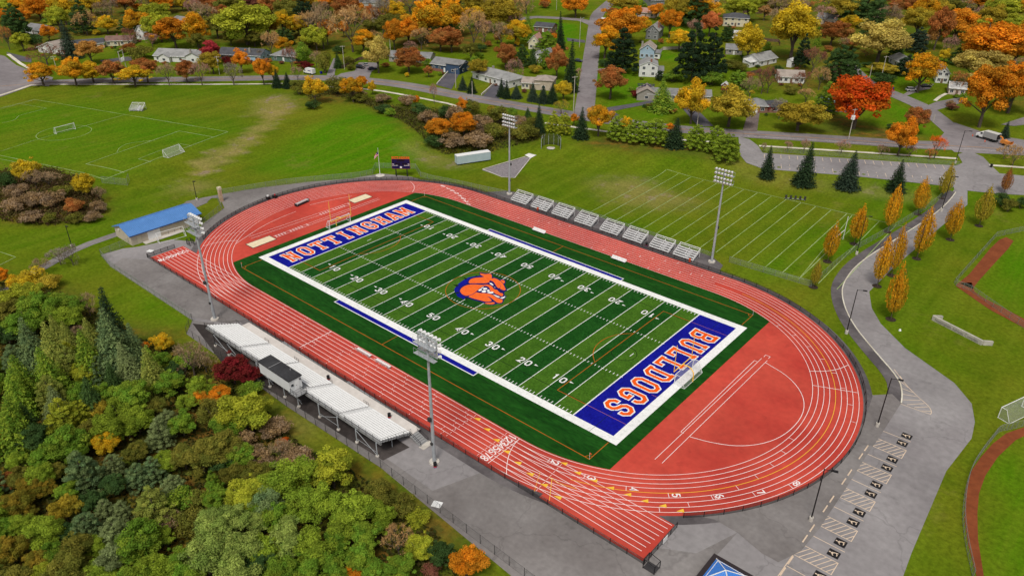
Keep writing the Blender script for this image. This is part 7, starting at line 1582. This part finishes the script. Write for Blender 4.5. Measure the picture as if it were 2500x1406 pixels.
rows(380,1040,.2747,'''R ol 400 1.0 125 320;R ol 610 1.0 55 330;P gn 515 1.9 395 150;P gp 150 1.2 455 210;P gp 30 1.2 560 220;R li 830 1.0 475 330;R yg 1200 1.0 295 400;B br 900 .9 150 160;B ru 1105 1.0 115 130;R ol 920 1.0 325 240;R bg 1000 1.0 560 300;H ol 350 .6 570 230;H br 1290 .6 195 230;R pg 700 1.0 700 300;R gn 760 1.0 160 240;R ol 680 1.0 330 220;H ol 560 .7 620 200;H br 780 .7 60 240;H rd 1150 .8 95 60;H li 1230 .7 220 100''')
rows(0,1046,.256,'''R ol 190 1.1 365 230;R oo 290 1.1 470 220;R ru 60 1.1 425 190;R oo 440 1.1 480 190;R oo 170 1.1 605 250;R go 610 1.1 635 260;R oo 285 1.1 735 130;R yg 205 1.1 830 210;R yg 430 1.1 815 330;R oo 90 1.1 1020 290;R ol 710 1.1 1025 320;R oo 350 1.1 1170 240;R ol 640 1.1 1210 380;R li 440 1.1 1290 270;P bg 785 1.35 220 350;P bg 1310 1.3 330 230;P bg 1450 1.3 280 230;P gp 1080 1.4 255 190;R dg 1070 1.1 430 230;P op 1450 1.2 565 380;P gp 1000 1.2 680 220;P gp 1150 1.2 695 190;P bg 820 1.3 815 250;P gp 1080 1.3 865 290;R gn 1330 1.1 880 390;R yg 1570 1.1 945 200;H ol 1830 .7 770 320;P gn 2035 1.8 405 155;R li 2330 1.0 470 350;R pg 2060 1.0 780 380;R pg 1960 1.0 1030 420;R pg 2300 1.0 970 420;R gn 2450 1.0 640 260;R gn 1720 1.1 1130 300;R gn 1740 1.1 1290 330;R pg 2250 1.0 1240 430;R yg 1460 1.1 1210 330;R gn 1250 1.1 1080 250;R gp 1050 1.1 1120 300;R dg 880 1.1 600 220;R oo 60 1.1 640 170;R gn 30 1.1 860 200;R yg 900 1.1 1280 260;R ol 150 1.1 1330 330;R gn 1250 1.1 1330 330;R dg 620 1.1 900 200;R ol 540 1.1 330 180;R gn 420 1.0 160 260;R gn 700 1.0 130 260;R gd 1000 1.0 40 230;R ol 1300 1.0 120 220;R yg 1570 1.0 220 220;R ol 1750 1.0 160 260;R ol 2000 1.0 100 280;R dg 2150 1.0 230 220;H gn 1700 .7 560 300;H br 1620 .7 800 200''')
rows(620,1046,.256,'''R yg 170 1.0 420 330;R li 420 1.0 325 320;R li 740 1.0 205 400;R yg 610 1.0 550 400;R gn 240 1.0 690 310;R pg 330 1.0 890 380;R yg 90 1.0 1020 330;R yg 560 1.0 990 400;R yg 940 1.0 630 400;R ol 1200 1.0 490 300;R yg 850 1.0 780 340;R gn 1060 1.0 910 320;B ta 1370 1.1 925 310;R li 1580 1.0 1010 280;R gn 590 1.0 1150 380;R gn 280 1.0 1240 380;R gn 1000 1.0 1080 320;R gn 1400 1.0 1220 310;R or 950 .9 1305 210;R dg 1790 1.0 1085 250;R or 2020 1.05 1110 330;H ma 1690 .8 1265 170;R gn 780 1.0 1000 300;R dg 60 1.0 1190 300;R gn 30 1.0 560 260;R pg 60 1.0 800 240;H ol 1420 .7 640 260;H li 1560 .6 760 220;R yg 1220 1.0 700 280;R gn 760 1.0 1280 300;R gn 1180 1.0 1270 280;B br 260 .9 100 260;H br 400 .7 170 260;H br 90 .7 200 260;B br 260 1.0 90 120;R ol 0 1.0 330 220''')
# trees between and beyond the houses that close the view at the top
FILL = [('R','or'),('R','og'),('R','ru'),('B','br'),('B','ta'),('R','gd'),('R','ol'),('R','go'),('P','dg'),('R','ru'),('B','pi'),('R','li')]
gaps = [[(-40,-45),(1300,-45),(1290,14),(1270,95),(900,100),(700,95),(330,60),(0,40)],[(1490,-45),(2560,-45),(2560,120),(2330,60),(2080,60),(1900,50),(1500,10)]]
fr_ = random.Random(5)
def pin(p, poly):
    c = False
    for i in range(len(poly)):
        x0,y0 = poly[i-1]; x1,y1 = poly[i]
        if (y0 > p[1]) != (y1 > p[1]) and p[0] < (x1-x0)*(p[1]-y0)/(y1-y0)+x0: c = not c
    return c
yy = -14
while yy < 110:
    xx = -30+fr_.random()*30
    while xx < 2540:
        q = (xx+fr_.uniform(-10,10), yy+fr_.uniform(-6,6))
        if any(pin(q, g_) for g_ in gaps) and not any(abs(t['px']-q[0]) < .36*t['w'] and abs(t['py']-q[1]) < .34*t['w'] for t in TREES) and not any(abs(a-q[0]) < 30 and -26 < b-q[1] < 34 for _,a,b in LANDMARK):
            k_, c_ = fr_.choice(FILL); w_ = fr_.uniform(44,70)
            plant(k_, c_, q[0], 1.0 if k_ != 'P' else 1.5, q[1]-.4*w_, w_)
        xx += 38
    yy += 18
# thin, half-bare trees and shrubs standing in the gardens
GF = [('B','br'),('B','ta'),('B','pi'),('H','gn'),('H','ol'),('H','dg'),('R','go'),('H','ru'),('R','ol'),('B','gy'),('H','gn'),('R','og')]
lawn = [[(20,40),(330,40),(700,95),(1290,95),(1300,225),(1180,205),(950,165),(700,170),(330,150),(140,145),(60,150)],[(1475,20),(2060,60),(2500,60),(2500,250),(2330,190),(2150,170),(2010,255),(1880,270),(1700,240),(1480,150)]]
yy = 44
while yy < 262:
    xx = 10+fr_.random()*30
    while xx < 2500:
        q = (xx+fr_.uniform(-16,16), yy+fr_.uniform(-9,9))
        if any(pin(q, g_) for g_ in lawn) and not any(abs(t['px']-q[0]) < .40*t['w']+6 and abs(t['py']-q[1]) < .40*t['w']+6 for t in TREES) and not any(abs(a-q[0]) < 52 and -24 < b-q[1] < 30 for _,a,b in LANDMARK) and not 860 < q[0] < 960 and not 1395 < q[0] < 1470:
            k_, c_ = fr_.choice(GF); w_ = fr_.uniform(34,52) if k_ != 'H' else fr_.uniform(18,30)
            plant(k_, c_, q[0], {'B':1.15,'R':1.1,'H':.7}[k_], q[1]-.4*w_, w_)
        xx += 46
    yy += 24
# the same between the crowns of the lower wood
wood = [(-30,700),(150,700),(250,800),(420,850),(600,980),(700,1110),(840,1180),(980,1290),(1080,1370),(1120,1430),(-30,1430)]
WF = [('R','gn'),('R','yg'),('P','op'),('R','gn'),('R','yg'),('P','bg'),('P','gn')]
yy = 720
while yy < 1425:
    xx = -20
    while xx < 1200:
        q = (xx+fr_.uniform(-14,14), yy+fr_.uniform(-12,12))
        if pin(q, wood) and not any(abs(t['px']-q[0]) < .52*t['w'] and abs(t['py']-q[1]) < .52*t['w'] for t in TREES):
            k_, c_ = fr_.choice(WF); w_ = fr_.uniform(46,66); plant(k_, c_, q[0], 1.1 if k_ == 'R' else 1.5, q[1]-.4*w_, w_)
        xx += 50
    yy += 44
# low planting at the foot of house walls
for n_, hx, hy in LANDMARK:
    for i in range(2):
        w_ = fr_.uniform(8,14); plant('H', fr_.choice(['dg','gn','ol','ru','ma']), hx+fr_.uniform(-28,28), hy+13+fr_.uniform(0,3), hy+13-w_*.5, w_)
# ------------------------------------------------------------------ labels that single every tree out
MARKS = [(n,x,y,0) for n,x,y in LANDMARK]+[('the scoreboard',978,395,0),('the pale blue trailer',1157,385,0),('the blue-roofed storage building',385,560,0),('the brick pillar',535,475,0),('the brushy mound on the left',130,490,1),('the wide drive',900,165,0),('the far left junction',50,180,0),('the lone bleacher',340,265,0),('the discus cage',1350,350,0),('the school car park',2080,405,0),('the driveway bend',2050,720,0),('the long sign wall',2340,810,0),('the tree service truck',2410,335,0),('the side street mouth',1425,275,0),('the side street junction',1400,40,0),('the white van',757,172,0),
 ('the lower left corner',30,1380,1),('the left edge of the wood',20,1000,1),('the left edge of the wood',30,1180,1),('the middle of the wood',280,1060,1),('the middle of the wood',420,1180,1),('the bottom edge of the wood',330,1390,1),('the bottom edge of the wood',620,1390,1),('the orange tree at the bottom',1140,1370,0),('the top corner of the wood',120,700,1),('the conifers beside the grass slope',260,790,1),('the conifers beside the grass slope',340,890,1),('the press box',690,905,0),('the grandstand bank',820,1100,1),('the grandstand bank',960,1220,1),('the dark shrubs below the press box',640,1090,1),('the walkway fence',2230,560,0),('the top driveway bend',2330,470,0),('the right edge of the photo',2480,480,1),('the top left corner',30,20,1),('the top edge, left of centre',700,10,1),('the top edge, at centre',1200,10,1),('the top edge, right of centre',1750,10,1),('the top right corner',2450,20,1),('the shrubby bank behind the trailer',1120,300,1),('the right end of the roadside evergreens',1770,350,1)]
for t in TREES:
    best = min(MARKS, key=lambda m: math.hypot(m[1]-t['px'], 1.25*(m[2]-t['py']))); dx, dy = t['px']-best[1], t['py']-best[2]
    if best[3]: rel = 'near'
    elif abs(dx) > 1.0*abs(dy): rel = 'left of' if dx < 0 else 'right of'
    else: rel = 'behind' if dy < 0 else 'in front of'
    if rel == 'in front of' and best[3] == 0 and False: rel = 'before'
    t['lab'] = '%s%s %s %s %s' % ('large ' if t['w'] > 88 else 'small ' if t['w'] < 32 else '', PAL[t['col']][2], KN[t['kind']][1], rel, best[0])
by_lab = {}
for t in TREES: by_lab.setdefault(t['lab'], []).append(t)
ORD = ['','first','second','third','fourth','fifth','sixth','seventh','eighth','ninth']
for lab, ts in by_lab.items():
    if len(ts) > 1:
        ts.sort(key=lambda t: t['px']); n = len(ts)
        for i, t in enumerate(ts): t['lab'] = lab+(', left one' if n == 2 and i == 0 else ', right one' if n == 2 else ', leftmost' if i == 0 else ', rightmost' if i == n-1 else ', %s from left' % ORD[min(i+1,9)])
GRP = {'R':'autumn broadleaf trees','P':'pines and other conifers','S':'spruces','C':'columnar trees along the driveway','B':'bare and thinning trees','H':'shrubs'}
trnd = random.Random(3); ring = MB()
for t in TREES:
    k_ = t['kind']; cr, tm = trnd.choice(PROTO[k_]) if k_ != 'S' else PROTO['S'][0 if t['hm'] < 1.7*t['wm'] else 1 if t['hm'] < 2.6*t['wm'] else 2]
    nm, word_, cat = KN[k_]
    r = thing(nm, t['lab'], cat, (t['x'],t['y'],t['z']), trnd.random()*6.283, GRP[k_])
    r.rotation_euler = (trnd.uniform(-.05,.05), trnd.uniform(-.05,.05), r.rotation_euler[2])
    c1, c2, _ = PAL[t['col']]; j = 1+trnd.uniform(-.12,.12)
    sx = t['wm']*{'R':1.12 if t['py'] < 600 else 1.04,'P':1.14 if t['py'] < 600 else 1.05,'S':1.06,'H':1.1,'C':.86}.get(k_, 1.0)
    for me_, n2 in ((tm,'trunk' if k_ != 'H' else 'stem'),(cr,'crown' if k_ not in 'H' else 'foliage')):
        o = bpy.data.objects.new(n2, me_); COL.objects.link(o); o.parent = r; o.scale = (sx, sx, t['hm'])
        o.color = (c1[0]*j, c1[1]*j, c1[2]*j, 1); o['second_colour'] = (c2[0]*j, c2[1]*j, c2[2]*j)
    if k_ == 'C': ring.flat([(t['x']+1.15*math.cos(2*math.pi*i/14), t['y']+1.15*math.sin(2*math.pi*i/14)) for i in range(14)], t['z']+.07)
struct(ring.build('mulch_rings', MT['mulch']), 'round dark mulch rings at the feet of the columnar trees')
# ------------------------------------------------------------------ uncountable brush under and between the trees
def brush(name, label, polys, cols, n, hgt, size, jit=.6, density_noise=None):
    P = []
    for poly in polys:
        pts = ats(poly); xs = [p[0] for p in pts]; ys = [p[1] for p in pts]; nn = n
        X_ = NR_.uniform(min(xs),max(xs),nn*3); Y_ = NR_.uniform(min(ys),max(ys),nn*3); k = in_poly(X_, Y_, pts); P.append(np.stack([X_[k],Y_[k]],1)[:nn])
    P = np.concatenate(P); f = (np.sin(P[:,0]*.9)*np.cos(P[:,1]*.8)+np.sin(P[:,0]*.37+1)*np.cos(P[:,1]*.43+2))*.25+.5
    z = H(P[:,0],P[:,1])+hgt*np.clip(f+.25*NR_.normal(size=len(P)),.05,1.3)*NR_.random(len(P))**.5
    C = np.stack([P[:,0],P[:,1],z],1); N_ = NR_.normal(size=C.shape)*.7+np.array([0,0,.8])
    me_ = quads_mesh(name, C, N_, size*(.5+NR_.random(len(C))), .5*NR_.random(len(C))+.5*np.clip(f,0,1), np.clip(f*1.4-.3+.5*NR_.normal(size=len(C)),0,1), MT['leaf'])
    o = bpy.data.objects.new(name, me_); COL.objects.link(o); o.color = (*cols[0],1); o['second_colour'] = cols[1]
    return tag(o, label, kind='stuff')
brush('undergrowth', 'undergrowth covering the floor of the wood, coloured dark for shade between crowns', [[(-60,690),(70,690),(200,740),(290,810),(420,850),(470,880),(620,960),(730,1085),(860,1150),(1000,1250),(1110,1340),(1150,1450),(-60,1450)]], ((.045,.060,.012),(.070,.060,.018)), 22000, 1.0, .34)  # dark base colours stand in for shade in the gaps between crowns
brush('brush_mound', 'tangle of brown brush covering the mound at the left edge', [[(-40,425),(110,412),(200,440),(255,495),(258,520),(205,546),(120,552),(0,540),(-40,530)]], ((.120,.068,.036),(.110,.095,.030)), 14000, 2.2, .30)
brush('bank_brush', 'low brown and olive brush on the bank below the road', [[(708,205),(840,222),(960,262),(1060,268),(1130,280),(1290,292),(1330,335),(1290,350),(1200,372),(1085,378),(1040,350),(965,290),(880,252),(800,232),(760,245)]], ((.095,.080,.028),(.075,.080,.018)), 15000, 1.5, .32)
brush('hedge_growth', 'clipped hedge growth on the bank of the white raised ranch', [crop(620,0,.256,[(1930,850),(2050,640),(2090,650),(2010,790),(2180,880),(2170,920),(2000,880)])], ((.020,.045,.012),(.035,.075,.014)), 1800, 1.6, .28)
